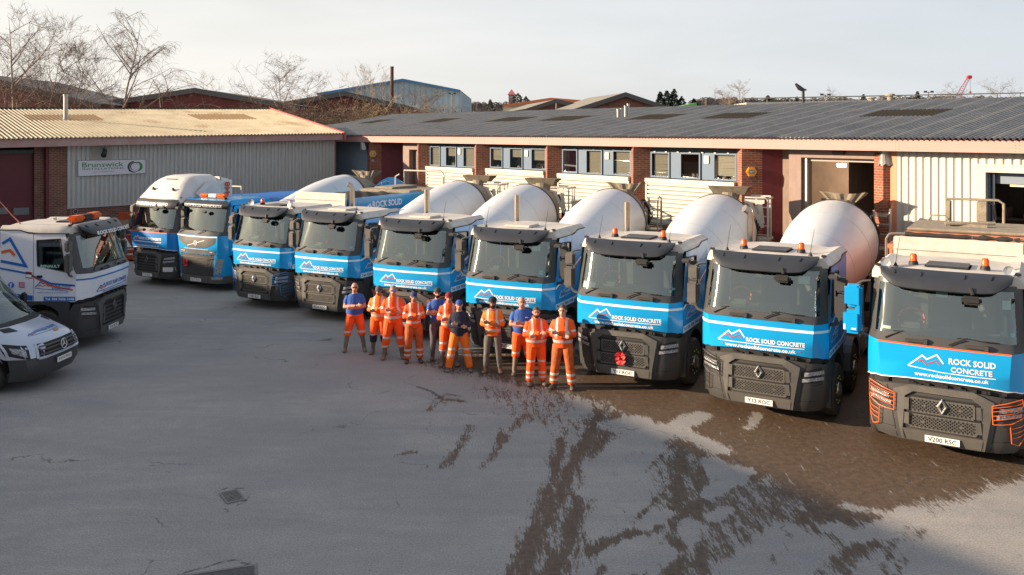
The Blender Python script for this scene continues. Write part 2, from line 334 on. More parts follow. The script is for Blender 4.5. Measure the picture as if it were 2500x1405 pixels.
    me = bpy.data.meshes.new('yard_ground'); me.vertices.add(len(verts)); me.vertices.foreach_set('co', verts.ravel())
    me.loops.add(fcs.size); me.loops.foreach_set('vertex_index', fcs.ravel().astype(np.int32))
    me.polygons.add(len(fcs)); me.polygons.foreach_set('loop_start', np.arange(0, fcs.size, 4, dtype=np.int32)); me.polygons.foreach_set('loop_total', np.full(len(fcs), 4, dtype=np.int32))
    me.update(); me.validate()
    for nm, arr in (('wet', wet), ('red', red), ('dark', dark)):
        a = me.attributes.new(nm, 'FLOAT', 'POINT'); a.data.foreach_set('value', arr.ravel().astype(np.float32))
    me.materials.append(M)
    ob('ground', me, kind='structure')
ground()
# drain
def drain():
    A, B, C, D = [gp(*p) for p in ((537,1206),(577,1198),(597,1220),(557,1232))]
    c = (A+B+C+D)/4; d = (D-A); rot = math.atan2(d.y, d.x); ln = d.length; wd = (B-A).length+.04
    t = thing('drain_grate', 'rusty iron drain grate with slots let into the yard', 'drain', (c.x, c.y, 0), rot)
    m = MB(); e = .03
    m.box(-ln/2, ln/2, -wd/2, -wd/2+e, .002, .016); m.box(-ln/2, ln/2, wd/2-e, wd/2, .002, .016); m.box(-ln/2, -ln/2+e, -wd/2+e, wd/2-e, .002, .016); m.box(ln/2-e, ln/2, -wd/2+e, wd/2-e, .002, .016)
    m.build('frame', mat('iron', (.27, .26, .245), .7, .4, .4, 20), t)
    m = MB()
    for i in range(8): x = -ln/2+e+(i+.25)*(ln-2*e)/8; m.box(x, x+.024, -wd/2+e, wd/2-e, .003, .013)
    m.build('grating', MATS['iron'], t)
    m = MB(); m.box(-ln/2+e, ln/2-e, -wd/2+e, wd/2-e, .0005, .0022); m.build('drain_pit', mat('pit', (.008, .008, .008), 1), t)
    p = [gp(430,1405), gp(560,1366), gp(640,1440)]
    m = MB(); a = gp(500, 1390); q = gp(600, 1400)
    t2 = thing('manhole_cover', 'steel manhole cover plate at the bottom edge of the picture', 'manhole cover', (gp(535,1420).x, gp(535,1420).y, 0), math.radians(18))
    m.box(-.42, .42, -.25, .25, .001, .008); m.build('cover_plate', mat('plate', (.10, .10, .10), .6, .3, .5, 14, .4, 60), t2)
    m = MB()
    for s in ((-.46,.46,-.29,-.25),(-.46,.46,.25,.29),(-.46,-.42,-.25,.25),(.42,.46,-.25,.25)): m.box(*s, .001, .012)
    m.build('frame', MATS['iron'], t2)
drain()
# ------------------------------------------------------------------ buildings
BR = brick('red_brick', (.30,.075,.035), (.17,.045,.03), (.33,.24,.17))
BRS = brick('red_brick_splay', (.30,.075,.035), (.17,.045,.03), (.33,.24,.17), sx=1.42)
BRD = brick('brown_brick', (.20,.07,.045), (.11,.045,.032), (.26,.20,.16))
FAS = mat('pink_fascia', (.48,.265,.235), .7, 0, .12, 3, .15, 20, stretch=(.6,.6,3))
FAS2 = mat('grey_pink_fascia', (.42,.30,.28), .8, 0, .45, 2.5, .2, 20, col2=(.36,.19,.17))
REDT = mat('red_trim', (.42,.10,.075), .7, 0, .3, 5)
CREAM = mat('cream_cladding', (.47,.475,.43), .55, 0, .10, 2.5, col2=(.52,.50,.42))
CLADW = mat('white_cladding', (.50,.495,.475), .5, 0, .12, 2, stretch=(6,6,.5), col2=(.52,.47,.38))
CLADG = mat('grey_cladding', (.46,.475,.46), .5, 0, .2, 2.0, stretch=(5,5,.6), col2=(.38,.375,.34))
CLADB = mat('blue_grey_cladding', (.19,.26,.32), .5, 0, .15, 3)
BLUEF = mat('blue_window_frame', (.06,.12,.20), .5, 0, .12, 4)
DKGRN = mat('dark_soffit', (.08,.105,.10), .8, 0, .3, 6)
MAROON = mat('maroon_boards', (.17,.022,.03), .65, 0, .3, 5)
MAROOND = mat('maroon_door', (.115,.014,.022), .55, 0, .2, 3)
PINKR = mat('pinkish_render', (.30,.22,.19), .9, 0, .2, 5)
INTW = mat('interior_wall', (.27,.20,.155), .9, 0, .3, 2, stretch=(1,1,.7))
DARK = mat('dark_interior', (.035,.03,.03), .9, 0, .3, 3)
GALV = mat('galvanised', (.42,.42,.40), .45, .6, .25, 12)
WGL = glassmat('window_glass', (.75,.78,.78), .06)
ORTR = mat('orange_trim', (.66,.26,.13), .6, 0, .15, 4)
def striped(name, c1, c2, period, axis='Z', rough=.5, duty=.3):
    if name in MATS: return MATS[name]
    m = mat(name, c1, rough); n = m.node_tree.nodes; l = m.node_tree.links
    t = n.new('ShaderNodeTexCoord'); s = n.new('ShaderNodeSeparateXYZ'); l.new(t.outputs['Object'], s.inputs[0])
    d = n.new('ShaderNodeMath'); d.operation = 'DIVIDE'; d.inputs[1].default_value = period; l.new(s.outputs[axis], d.inputs[0])
    f = n.new('ShaderNodeMath'); f.operation = 'FRACT'; l.new(d.outputs[0], f.inputs[0])
    r = n.new('ShaderNodeMapRange'); r.inputs['From Min'].default_value = duty-.1; r.inputs['From Max'].default_value = duty+.1; l.new(f.outputs[0], r.inputs['Value'])
    x = n.new('ShaderNodeMixRGB'); x.inputs[1].default_value = (*c2, 1); x.inputs[2].default_value = (*c1, 1)
    l.new(r.outputs[0], x.inputs[0]); l.new(x.outputs[0], n['Principled BSDF'].inputs['Base Color']); return m
# --- long terrace on the right; local x runs along its front towards the viewer, local y inwards
EX = Vector((.651, -.759, 0)).normalized(); NI = Vector((.759, .651, 0)).normalized(); CW = 24.2
def planeR(px, py, off=0):
    u, w = ray(px, py); Y = (CW+off)/(NI.x*u+NI.y); P = Vector((u*Y, Y, HC+w*Y)); return P
def wr(px, py, off=0):
    P = planeR(px, py, off); return P.dot(EX), P.z
def roofR(px, py):
    # point on the front slope of the terrace roof
    u, w = ray(px, py); D = Vector((u, 1, w)); o = Vector((0, 0, HC))
    k = RSL; A = D.z-k*D.dot(NI); B = RZ0-k*(CW-.6)-HC
    Y = B/A; P = o+D*Y; return P.dot(EX), P.dot(NI)-CW, P.z
RZ0 = 5.30; RZ1 = 6.58; RW = 8.6; RSL = (RZ1-RZ0)/RW
RT = thing('warehouse_terrace', 'long brick warehouse terrace with dark corrugated roof and pink fascia behind the mixer trucks', 'warehouse', (NI.x*CW, NI.y*CW, 0), math.atan2(EX.y, EX.x))
TL, TR_ = wr(822,400)[0]-7.5, -1.0
def corr(mb, x0, x1, zf, pitch, amp, yo=0, m=0, prof='sin', per=8):
    # vertical corrugated sheet in the x-z plane
    n = int((x1-x0)/pitch)*per; k0 = len(mb.v)
    for i in range(n+1):
        x = x0+(x1-x0)*i/n; ph = (x/pitch) % 1
        if prof == 'sin': y = amp*math.sin(2*math.pi*ph)
        else: y = -amp if ph < .55 else (amp if .68 < ph < .88 else (-amp+2*amp*(ph-.55)/.13 if ph <= .68 else amp-2*amp*(ph-.88)/.12))
        z0, z1 = zf(x); mb.v += [(x, yo+y, z0), (x, yo+y, z1)]
    for i in range(n): mb.f.append((k0+2*i, k0+2*i+2, k0+2*i+3, k0+2*i+1)); mb.mi.append(m)
def terrace():
    z0f, z1f = 5.0, 5.31
    f0 = wr(1053,350,-.5)[1]; 
    m = MB(); m.box(TL, TR_, -.5, -.47, f0-.0, f0+.315); m.build('fascia', FAS, RT)
    m = MB(); t = TL
    while t < TR_-1:
        t += 3.05
        for k in range(4):
            for dx in (-.05, .05): m.box(t+dx-.008, t+dx+.008, -.504, -.5, f0+.04+k*.075, f0+.055+k*.075)
    m.build('fascia_screws', REDT, RT)
    m = MB(); m.box(TL, TR_, -.47, .0, f0+.02, f0+.05); m.build('soffit', DKGRN, RT)
    # roof
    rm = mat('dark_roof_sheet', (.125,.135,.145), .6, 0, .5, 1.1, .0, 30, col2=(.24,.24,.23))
    nn = rm.node_tree.nodes; ll = rm.node_tree.links; pb = nn['Principled BSDF']; pb.inputs['Specular IOR Level'].default_value = .35
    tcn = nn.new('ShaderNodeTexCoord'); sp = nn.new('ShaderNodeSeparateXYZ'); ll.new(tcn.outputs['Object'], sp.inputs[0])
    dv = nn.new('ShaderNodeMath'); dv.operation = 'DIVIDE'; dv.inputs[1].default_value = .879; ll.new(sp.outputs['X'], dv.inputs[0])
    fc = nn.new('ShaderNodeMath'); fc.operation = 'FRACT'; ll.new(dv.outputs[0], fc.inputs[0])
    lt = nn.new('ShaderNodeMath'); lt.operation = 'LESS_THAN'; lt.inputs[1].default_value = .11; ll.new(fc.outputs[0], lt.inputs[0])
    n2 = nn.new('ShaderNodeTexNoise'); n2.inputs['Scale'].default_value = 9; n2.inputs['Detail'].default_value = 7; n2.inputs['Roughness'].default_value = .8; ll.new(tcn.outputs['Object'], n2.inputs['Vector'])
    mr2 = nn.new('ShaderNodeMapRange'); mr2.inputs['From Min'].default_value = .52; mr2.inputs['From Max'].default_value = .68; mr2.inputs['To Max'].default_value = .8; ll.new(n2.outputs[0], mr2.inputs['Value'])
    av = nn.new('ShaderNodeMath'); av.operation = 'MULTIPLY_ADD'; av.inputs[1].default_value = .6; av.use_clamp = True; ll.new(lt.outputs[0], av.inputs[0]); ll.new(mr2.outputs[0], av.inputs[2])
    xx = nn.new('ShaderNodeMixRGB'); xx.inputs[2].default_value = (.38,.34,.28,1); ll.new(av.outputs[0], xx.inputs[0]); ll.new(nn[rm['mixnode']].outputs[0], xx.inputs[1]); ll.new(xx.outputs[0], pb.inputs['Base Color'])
    # sunlit rib crests put into the colour: pale crests, darker valleys, uneven strength
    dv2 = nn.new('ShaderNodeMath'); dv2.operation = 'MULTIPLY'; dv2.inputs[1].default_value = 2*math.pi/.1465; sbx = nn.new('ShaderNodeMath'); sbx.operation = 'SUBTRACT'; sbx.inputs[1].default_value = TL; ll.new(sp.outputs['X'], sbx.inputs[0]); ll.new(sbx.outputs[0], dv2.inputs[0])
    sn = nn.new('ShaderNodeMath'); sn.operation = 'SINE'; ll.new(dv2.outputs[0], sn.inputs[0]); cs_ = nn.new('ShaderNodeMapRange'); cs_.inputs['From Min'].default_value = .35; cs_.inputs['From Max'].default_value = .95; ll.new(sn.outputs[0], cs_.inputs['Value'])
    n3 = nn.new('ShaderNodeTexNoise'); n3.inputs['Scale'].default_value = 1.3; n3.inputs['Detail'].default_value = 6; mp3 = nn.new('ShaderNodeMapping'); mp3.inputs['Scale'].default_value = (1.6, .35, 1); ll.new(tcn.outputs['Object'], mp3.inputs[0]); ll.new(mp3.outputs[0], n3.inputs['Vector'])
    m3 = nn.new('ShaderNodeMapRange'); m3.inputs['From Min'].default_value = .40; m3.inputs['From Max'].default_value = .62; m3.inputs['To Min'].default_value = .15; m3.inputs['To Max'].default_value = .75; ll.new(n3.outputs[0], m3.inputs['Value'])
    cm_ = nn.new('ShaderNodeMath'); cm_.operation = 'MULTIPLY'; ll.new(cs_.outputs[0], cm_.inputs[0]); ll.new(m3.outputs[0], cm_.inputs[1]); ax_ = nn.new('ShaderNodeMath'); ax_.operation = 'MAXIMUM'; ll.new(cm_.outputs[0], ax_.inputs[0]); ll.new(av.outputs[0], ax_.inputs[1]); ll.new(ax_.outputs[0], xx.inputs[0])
    rl = mat('mossy_rooflight', (.055,.040,.022), .9, 0, .5, 14, col2=(.10,.075,.04))
    patches = []
    for (a, b, yy) in ((815,895,299),(890,985,297),(1040,1145,295),(1208,1330,292),(1350,1475,288),(1555,1690,286),(1745,1895,283),(2125,2325,278),(2620,2860,270)):
        ta, ya, _ = roofR(a, yy+5); tb, yb, _ = roofR(b, yy-5); patches.append((ta+.0, tb-.0, 3.9, 5.6))
    m = MB(); pit = .1465; per = 6; n = int((TR_-TL)/pit*per); rows = [(-.62, 2.9), (2.8, 5.75), (5.65, 8.6)]
    yb_ = sorted(set([-.62, 2.85, 3.9, 5.6, 5.72, RW]))
    for j in range(len(yb_)-1):
        k0 = len(m.v); y0, y1 = yb_[j], yb_[j+1]; lift = .012*(0 if j == 0 else (1 if j < 4 else 2))
        for i in range(n+1):
            x = TL+i*pit/per; h = .036*math.sin(2*math.pi*x/pit)
            m.v += [(x, y0, RZ0+(y0+.6)*RSL+h+.06-lift*0+(.012 if j in (0,) else 0)*0), (x, y1, RZ0+(y1+.6)*RSL+h+.06)]
        for i in range(n):
            xc = TL+(i+.5)*pit/per; mi = 1 if (abs(y0-3.9) < .01 and any(a < xc < b for a, b, _, _ in patches)) else 0
            m.f.append((k0+2*i, k0+2*i+2, k0+2*i+3, k0+2*i+1)); m.mi.append(mi)
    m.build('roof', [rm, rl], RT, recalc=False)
    m = MB(); m.box(TL, TR_, RW-.12, RW+.15, RZ1+.04, RZ1+.10)
    m.add([(TL,RW,RZ1+.05),(TR_,RW,RZ1+.05),(TR_,RW+9,5.3),(TL,RW+9,5.3)], [(0,1,2,3)]); m.build('ridge_cap', mat('ridge_grey', (.33,.30,.26), .8, 0, .3, 8), RT)
    m = MB(); m.box(TL, TR_, RW+8.6, RW+8.8, 0, 5.3); m.box(TL-.1, TL, 0, RW+8.6, 0, 5.3); m.prism([(-.6,5.3),(RW,RZ1+.02),(RW+9,5.3)], TL-.08, TL, ax='yz')
    m.box(TR_, TR_+.1, 0, RW+8.6, 0, 5.3); m.build('back_wall', BR, RT)
    # flues
    m = MB()
    for px, pt, pb_ in ((1509,270,291),(1517,269,290),(1527,262,290),(1534,257,289)):
        t_, y_, z_ = roofR(px, pb_); P = planeR(px, pb_, y_); zt = HC+ray(px, pt)[1]*P.y
        m.lathe([(z_-.1,.06),(zt,.06),(zt,.075),(zt+.06,.075),(zt+.06,0.01)], (t_, y_, 0), n=12)
    m.build('flue_pipe', GALV, RT, smooth=40)
    # facade segments in front view
    T = lambda px: wr(px, 400)[0]
    ztop = f0+.05
    # blue-grey corrugated wall
    m = MB(); corr(m, TL, T(897), lambda x: (0, ztop), .12, .018); m.build('corrugated_wall', CLADB, RT)
    def pier(a, tip, b, matl=None):
        # prow-shaped brick pier: right face looks along world -y
        ta, tb = T(a), T(b); Pb = planeR(b, 400); X = (tip-1250)/F*Pb.y; tt = Vector((X, Pb.y, 0)); lt_ = tt.dot(EX); ly = tt.dot(NI)-CW
        m = MB(); m.prism([(ta, .0), (lt_, ly), (tb, .0), (tb, .3), (ta, .3)], 0, ztop, ax='xy'); m.build('brick_pier', matl or BRS, RT)
        return lt_, ly
    pier(897, 903, 931); pier(1018, 1021, 1048); pier(1158, 1162, 1197); pier(1331, 1336, 1373); pier(1540, 1546, 1589); p4 = pier(1799, 1811, 1861); p5 = pier(2134, 2156, 2175)
    # zinc caps on two piers
    for k, (px, sc) in enumerate(((902, 1), (2156, 1))):
        a = wr(px, 400); ly = p5[1] if k else -.45
        lt_ = p5[0] if k else T(903)-.1
        m = MB(); z1, z0 = ztop-.03, ztop-.42
        pts = [(-.24,.14),(-.16,.05),(-.08,-.02),(0,-.05),(.08,-.02),(.16,.05),(.22,.14)]
        for i in range(6):
            (x0,y0),(x1,y1) = pts[i], pts[i+1]; d = .07 if i % 2 else 0; d2 = 0 if i % 2 else .07
            m.face([(lt_+x0, ly+y0, z0-d), (lt_+x1, ly+y1, z0-d2), (lt_+x1*.55, ly+y1*.8, z1-.04), (lt_+x0*.55, ly+y0*.8, z1-.04)])
        m.prism([(lt_-.12,ly+.08),(lt_,ly-.05),(lt_+.12,ly+.08)], z1-.04, z1, ax='xy')
        m.build('zinc_cap', GALV, RT)
    # chevron board panels
    def boards(a, b, doub, name='board_panel'):
        # splayed board panel: runs along world x from the pier inwards
        Pa = planeR(a, 400); Xb = (b-1250)/F*Pa.y; A = Vector((Pa.dot(EX), 0)); Q = Vector((Xb, Pa.y, 0)); B = Vector((Q.dot(EX), Q.dot(NI)-CW)); w = (B-A).length
        fn = lambda u, z, d=0: (A.x+(B.x-A.x)*u/w-d*.70, A.y+(B.y-A.y)*u/w-d*.70, z)
        m = MB(); m.face([fn(0,0), fn(w,0), fn(w,ztop), fn(0,ztop)])
        for x0, x1, sg in ([(0, w/2, 1), (w/2, w, -1)] if doub else [(0, w, -1)]):
            z = -1.5
            while z < ztop+1.5:
                dz = (x1-x0)*1.25; za, zb = (z, z+dz) if sg > 0 else (z+dz, z)
                q = [(x, min(max(zz, 0), ztop-.01)) for x, zz in ((x0, za), (x1, zb), (x1, zb+.10), (x0, za+.10))]
                if max(p[1] for p in q)-min(p[1] for p in q) > .02:
                    m.face([fn(x, zz, .025) for x, zz in q]); m.face([fn(*q[0], .025), fn(*q[1], .025), fn(*q[1], 0), fn(*q[0], 0)]); m.face([fn(*q[3], .025), fn(*q[2], .025), fn(*q[2], 0), fn(*q[3], 0)])
                z += .14
        m.build(name, MAROON, RT)
    boards(931, 983, False); boards(1861, 1926, True)
    # small doorway 983..1018
    ta, tb = T(983), T(1018); m = MB(); m.box(ta, tb, .02, .3, ztop-.4, ztop); m.box(ta, ta+.55, .02, .3, 0, ztop-.4); m.build('door_surround', PINKR, RT)
    m = MB(); m.box(ta+.6, tb, .3, .34, 2.5, ztop-.4); m.build('roller_shutter', striped('shutter_slats', (.20,.17,.15), (.08,.07,.06), .09), RT)
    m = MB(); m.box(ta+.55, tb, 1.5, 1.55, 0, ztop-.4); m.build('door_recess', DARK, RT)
    # window bays
    def bay(a, b, blinds):
        ta, tb = T(a), T(b); w = tb-ta
        zt = wr(a+3, {1050:357,1197:360,1373:364,1589:371}[a])[1]; zb = wr(a+3, {1050:405,1197:410,1373:422,1589:433}[a])[1]
        m = MB(); m.box(ta, tb, .03, .12, zt, ztop); m.build('window_head', DKGRN, RT)  # soffit's shade above the windows put into this strip's dark colour
        fr = [(0, .235, 'w'), (.235, .25, 'g'), (.25, .36, 'p'), (.36, .60, 'w'), (.60, .618, 'g'), (.618, .745, 'v'), (.745, 1, 'w')]
        for i, (f0_, f1_, k) in enumerate(fr):
            x0, x1 = ta+w*f0_, ta+w*f1_
            if k in 'pv':
                m = MB(); m.box(x0, x1, .0, .05, zb, zt); m.build('blue_panel', BLUEF, RT)
                if k == 'v':
                    m = MB(); cx = (x0+x1)/2-.03; m.bbox(cx-.10, cx+.10, -.045, .0, zt-.36, zt-.10, .01); m.build('vent_cover', mat('vent_white', (.75,.68,.58), .5), RT)
            elif k == 'g':
                m = MB(); m.box(x0, x1, .02, .05, zb, zt); m.build('frame_gap', DARK, RT)
            else:
                e = .055; m = MB(); m.box(x0, x1, -.02, .05, zb, zb+e); m.box(x0, x1, -.02, .05, zt-e, zt); m.box(x0, x0+e, -.02, .05, zb+e, zt-e); m.box(x1-e, x1, -.02, .05, zb+e, zt-e)
                fo = m.build('window', BLUEF, RT)
                m = MB(); m.face([(x0+e,.02,zb+e),(x1-e,.02,zb+e),(x1-e,.02,zt-e),(x0+e,.02,zt-e)]); m.build('pane', WGL, fo)
                bl = blinds[{0:0,3:1,6:2}[i]]
                if bl:
                    zz = zt-(zt-zb)*bl; m = MB(); z = zt-e; k2 = 0; rd = random.Random(int(a+i))
                    while z > zz:
                        sl_ = .02*(zt-z)/(zt-zb)*(1 if bl < .98 else 0)*rd.choice((0,1))
                        m.add([(x0+e+.03,.07,z),(x1-e-.01,.07,z-sl_),(x1-e-.01,.10,z-.047-sl_),(x0+e+.03,.10,z-.047)], [(0,1,2,3)]); z -= .05
                    m.build('blind', mat('blind_slats', (.66,.60,.48), .6), fo, recalc=False)
                m = MB(); 
                for q in range(5): 
                    rx = random.Random(a*7+i*3+q); xx_ = rx.uniform(x0+.1, x1-.15); m.box(xx_, xx_+rx.uniform(.03,.16), .2, .32, zb+.05, zb+rx.uniform(.08,.2))
                m.build('sill_clutter', mat('clutter_paper', (.5,.47,.43), .8, 0, .6, 3), fo)
        m = MB(); 
        for i in range(7): x = ta+w*(i+.4)/7; m.box(x-.04, x+.04, -.05, .03, zt-.005, zt+.02)
        m.build('window_hinges', GALV, RT)
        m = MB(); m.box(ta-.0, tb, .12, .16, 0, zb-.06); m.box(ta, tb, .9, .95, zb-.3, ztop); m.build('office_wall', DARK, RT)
        # ribbed cream cladding below the windows
        zc = wr(a+8, {1050:545,1197:545,1373:545,1589:545}[a])[1]; zc = 2.3
        m = MB(); m.box(ta-.12, tb+.02, -.2, .12, zb-.17, zb-.03); z = zb-.17
        while z > zc:
            m.add([(ta-.05,-.15,z),(tb,-.15,z),(tb,-.15,z-.095),(ta-.05,-.15,z-.095),(tb,-.07,z-.115),(ta-.05,-.07,z-.115),(tb,-.15,z-.15),(ta-.05,-.15,z-.15)],
                  [(0,1,2,3),(3,2,4,5),(5,4,6,7)]); z -= .15
        m.box(ta-.12, ta-.05, -.17, .0, z, zb-.17); m.box(tb-.04, tb+.02, -.16, -.05, z, zb-.17)
        m.build('ribbed_cladding', CREAM, RT)
        m = MB(); m.box(ta-.1, tb, -.1, .12, 0, z); m.build('brick_base', BR, RT)
    bay(1050, 1160, (.93, .45, .98)); bay(1197, 1333, (.60, .42, .55)); bay(1373, 1541, (1, 1, 1)); bay(1589, 1799, (.93, 0, .80))
    # garage opening with lit interior
    ta, tb = T(1926), T(2135); zo = wr(2000, 386)[1]
    m = MB(); m.box(ta, tb, .0, .12, zo, ztop); m.box(ta, ta+.5, .12, .5, 0, zo); m.box(ta, ta+.42, .0, .12, 0, zo); m.build('garage_surround', PINKR, RT)
    m = MB(); m.box(ta+.5, tb, .13, .19, 0, .01); 
    m.box(ta+.5, ta+.56, .1, .2, 0, zo); m.build('door_track', GALV, RT)
    m = MB()
    for k in range(2): m.box(ta+.56, tb, .2, .24, zo-.06*(k+1)+.008, zo-.06*k)
    m.build('roller_shutter', striped('shutter_slats2', (.30,.26,.22), (.16,.14,.12), .06), RT)
    m = MB(); yb = 5.5
    m.add([(ta-3.6,.5,0),(tb+1,.5,0),(tb+1,yb,0),(ta-3.6,yb,0),(ta-3.6,.5,zo+.3),(tb+1,.5,zo+.3),(tb+1,yb,zo+.3),(ta-3.6,yb,zo+.3)], [(2,3,7,6),(3,0,4,7),(1,2,6,5),(4,5,6,7)]); m.add([(ta-3.6,.5,0),(ta,.5,0),(ta,.5,zo+.3),(ta-3.6,.5,zo+.3)], [(0,1,2,3)])
    m.build('garage_interior', INTW, RT)
    m = MB(); m.box(ta-.2, ta-.14, yb-.1, yb, 0, zo+.3); m.box(ta-1.8, ta-1.74, yb-.08, yb, .2, 3.0); m.box(ta-2.0, ta-1.3, yb-.06, yb, 3.0, 3.06); m.build('interior_pipes', DARK, RT)
    P = planeR(2055, 404, 3.2); m = MB(); lx, ly_ = P.dot(EX), 3.2; m.box(lx-.13, lx+.13, ly_-.06, ly_+.06, P.z-.05, P.z+.05)
    m.build('garage_lamp', mat('lamp_glow', (1,.86,.62), .5, emis=14), RT)
    a = bpy.data.lights.new('garage_light', 'POINT'); a.energy = 260; a.color = (1,.8,.58); a.shadow_soft_size = .15; lo = bpy.data.objects.new('garage_light', a); COL.objects.link(lo); lo.location = (P.x-.1*NI.x, P.y-.1*NI.y, P.z-.2)
    P = wr(2050, 373); m = MB(); m.bbox(P[0]-.2, P[0]+.2, -.14, 0, P[1]-.05, P[1]+.05, .03); m.build('bulkhead_lamp', mat('dark_plastic', (.03,.03,.032), .5), RT)
    # orange trim and white corrugated wall with door opening
    ta = T(2175); m = MB(); m.box(ta, T(2190), -.03, .02, 0, ztop); m.build('orange_trim', ORTR, RT)
    t0, t1, t2 = T(2190), T(2383), T(2408); zf0, zf1 = wr(2400,402)[1], wr(2412,421)[1]
    m = MB(); corr(m, t0, t1, lambda x: (0, ztop), .205, .022, prof='trap'); corr(m, t1, TR_, lambda x: (zf0, ztop), .205, .022, prof='trap'); m.build('corrugated_wall', CLADW, RT, recalc=False)
    m = MB(); m.box(t1-.02, t2, -.06, .1, 0, zf1); m.box(t1-.02, TR_, -.06, .1, zf1, zf0+.01); m.build('opening_frame', mat('cream_frame', (.52,.49,.42), .6, 0, .1, 3), RT)
    m = MB(); m.box(t2, t2+.06, .1, .3, 0, zf1); m.box(t2+.10, t2+.15, .12, .2, 0, zf1); m.box(t2, TR_, .25, .32, zf1-.30, zf1); m.build('door_track', mat('blue_grey_metal', (.13,.17,.22), .5, .3), RT)
    m = MB(); m.box(t2+.5, TR_, .2, .24, zf1-.36, zf1-.31); m.build('strip_lamp', mat('lamp_strip', (.8,.62,.42), .5), RT)
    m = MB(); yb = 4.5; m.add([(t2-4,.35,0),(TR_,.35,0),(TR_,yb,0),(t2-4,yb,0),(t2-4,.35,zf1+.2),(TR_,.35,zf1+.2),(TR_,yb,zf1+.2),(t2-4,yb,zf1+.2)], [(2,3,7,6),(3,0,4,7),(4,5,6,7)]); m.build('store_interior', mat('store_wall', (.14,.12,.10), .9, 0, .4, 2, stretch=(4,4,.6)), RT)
    m = MB(); m.box(t2-3.9, TR_, 3.3, 4.3, 2.95, 3.02); m.box(t2-3.9, TR_, 3.3, 4.3, 1.9, 1.96)
    rd = random.Random(5)
    for k in range(34):
        x = t2-3.8+k*.27; zz = 3.02 if k % 2 else 1.96; h = rd.uniform(.12,.35); m.box(x, x+rd.uniform(.12,.24), 3.4, 3.8, zz, zz+h)
    m.build('store_shelving', mat('shelf_stuff', (.12,.07,.06), .8, 0, .6, 5, col2=(.25,.2,.16)), RT)
    # alarm boxes
    def alarm(P, lab, sc):
        t_ = thing('alarm_box', lab, 'alarm box', P, math.radians(0), 'hexagonal alarm boxes on the brick piers')
        m = MB(); r = .2*sc; hx = [(r*math.cos(math.pi/3*k), r*.95*math.sin(math.pi/3*k)) for k in range(6)]
        m.prism(hx, -.05, .0); hx2 = [(a*.82, b*.82) for a, b in hx]; m.prism(hx2, -.07, -.05); m.build('housing', mat('alarm_yellow', (.75,.36,.04), .4), t_)
        m = MB(); m.box(-.085*sc, .085*sc, -.076, -.07, -.055*sc, .06*sc); s2 = m.build('badge', mat('alarm_blue', (.02,.03,.16), .4), t_)
        m = MB(); put_text(m, 'ADT', -.07*sc, .07*sc, -.03*sc, .04*sc, lambda x, z: (x, -.0785, z), bold=.05); m.build('lettering', mat('white_decal', (.8,.8,.8), .5), s2)
        m = MB(); m.box(-.09*sc, .09*sc, -.06, -.01, -.225*sc, -.18*sc); m.build('strobe', mat('strobe_blue', (.02,.12,.2), .3), t_)
    Pb = planeR(1861, 400); alarm(Vector(((1834-1250)/F*Pb.y, Pb.y-.005, HC+ray(1834,420)[1]*Pb.y)), 'yellow hexagonal alarm box on the brick pier left of the garage opening', .9)
    Pb = planeR(931, 400); alarm(Vector(((911-1250)/F*Pb.y, Pb.y-.005, HC+ray(911,376)[1]*Pb.y)), 'yellow hexagonal alarm box beside the corrugated corner wall, above a white camera', 1)
    t_ = thing('dome_camera', 'small white dome camera below the alarm box on the far pier', 'camera', Vector(((911-1250)/F*Pb.y, Pb.y-.005, HC+ray(911,393)[1]*Pb.y)))
    m = MB(); m.lathe([(0,.07),(.05,.07),(.05,.055),(.09,.045),(.11,.01)], (0,0,0), (0,-1,0), 14); m.build('dome', mat('cam_white', (.6,.58,.55), .4), t_, smooth=50)
    m = MB(); m.lathe([(.085,.03),(.113,.02)], (0,0,0), (0,-1,0), 10); m.build('lens', mat('black_gloss', (.01,.01,.01), .15), t_)
terrace()
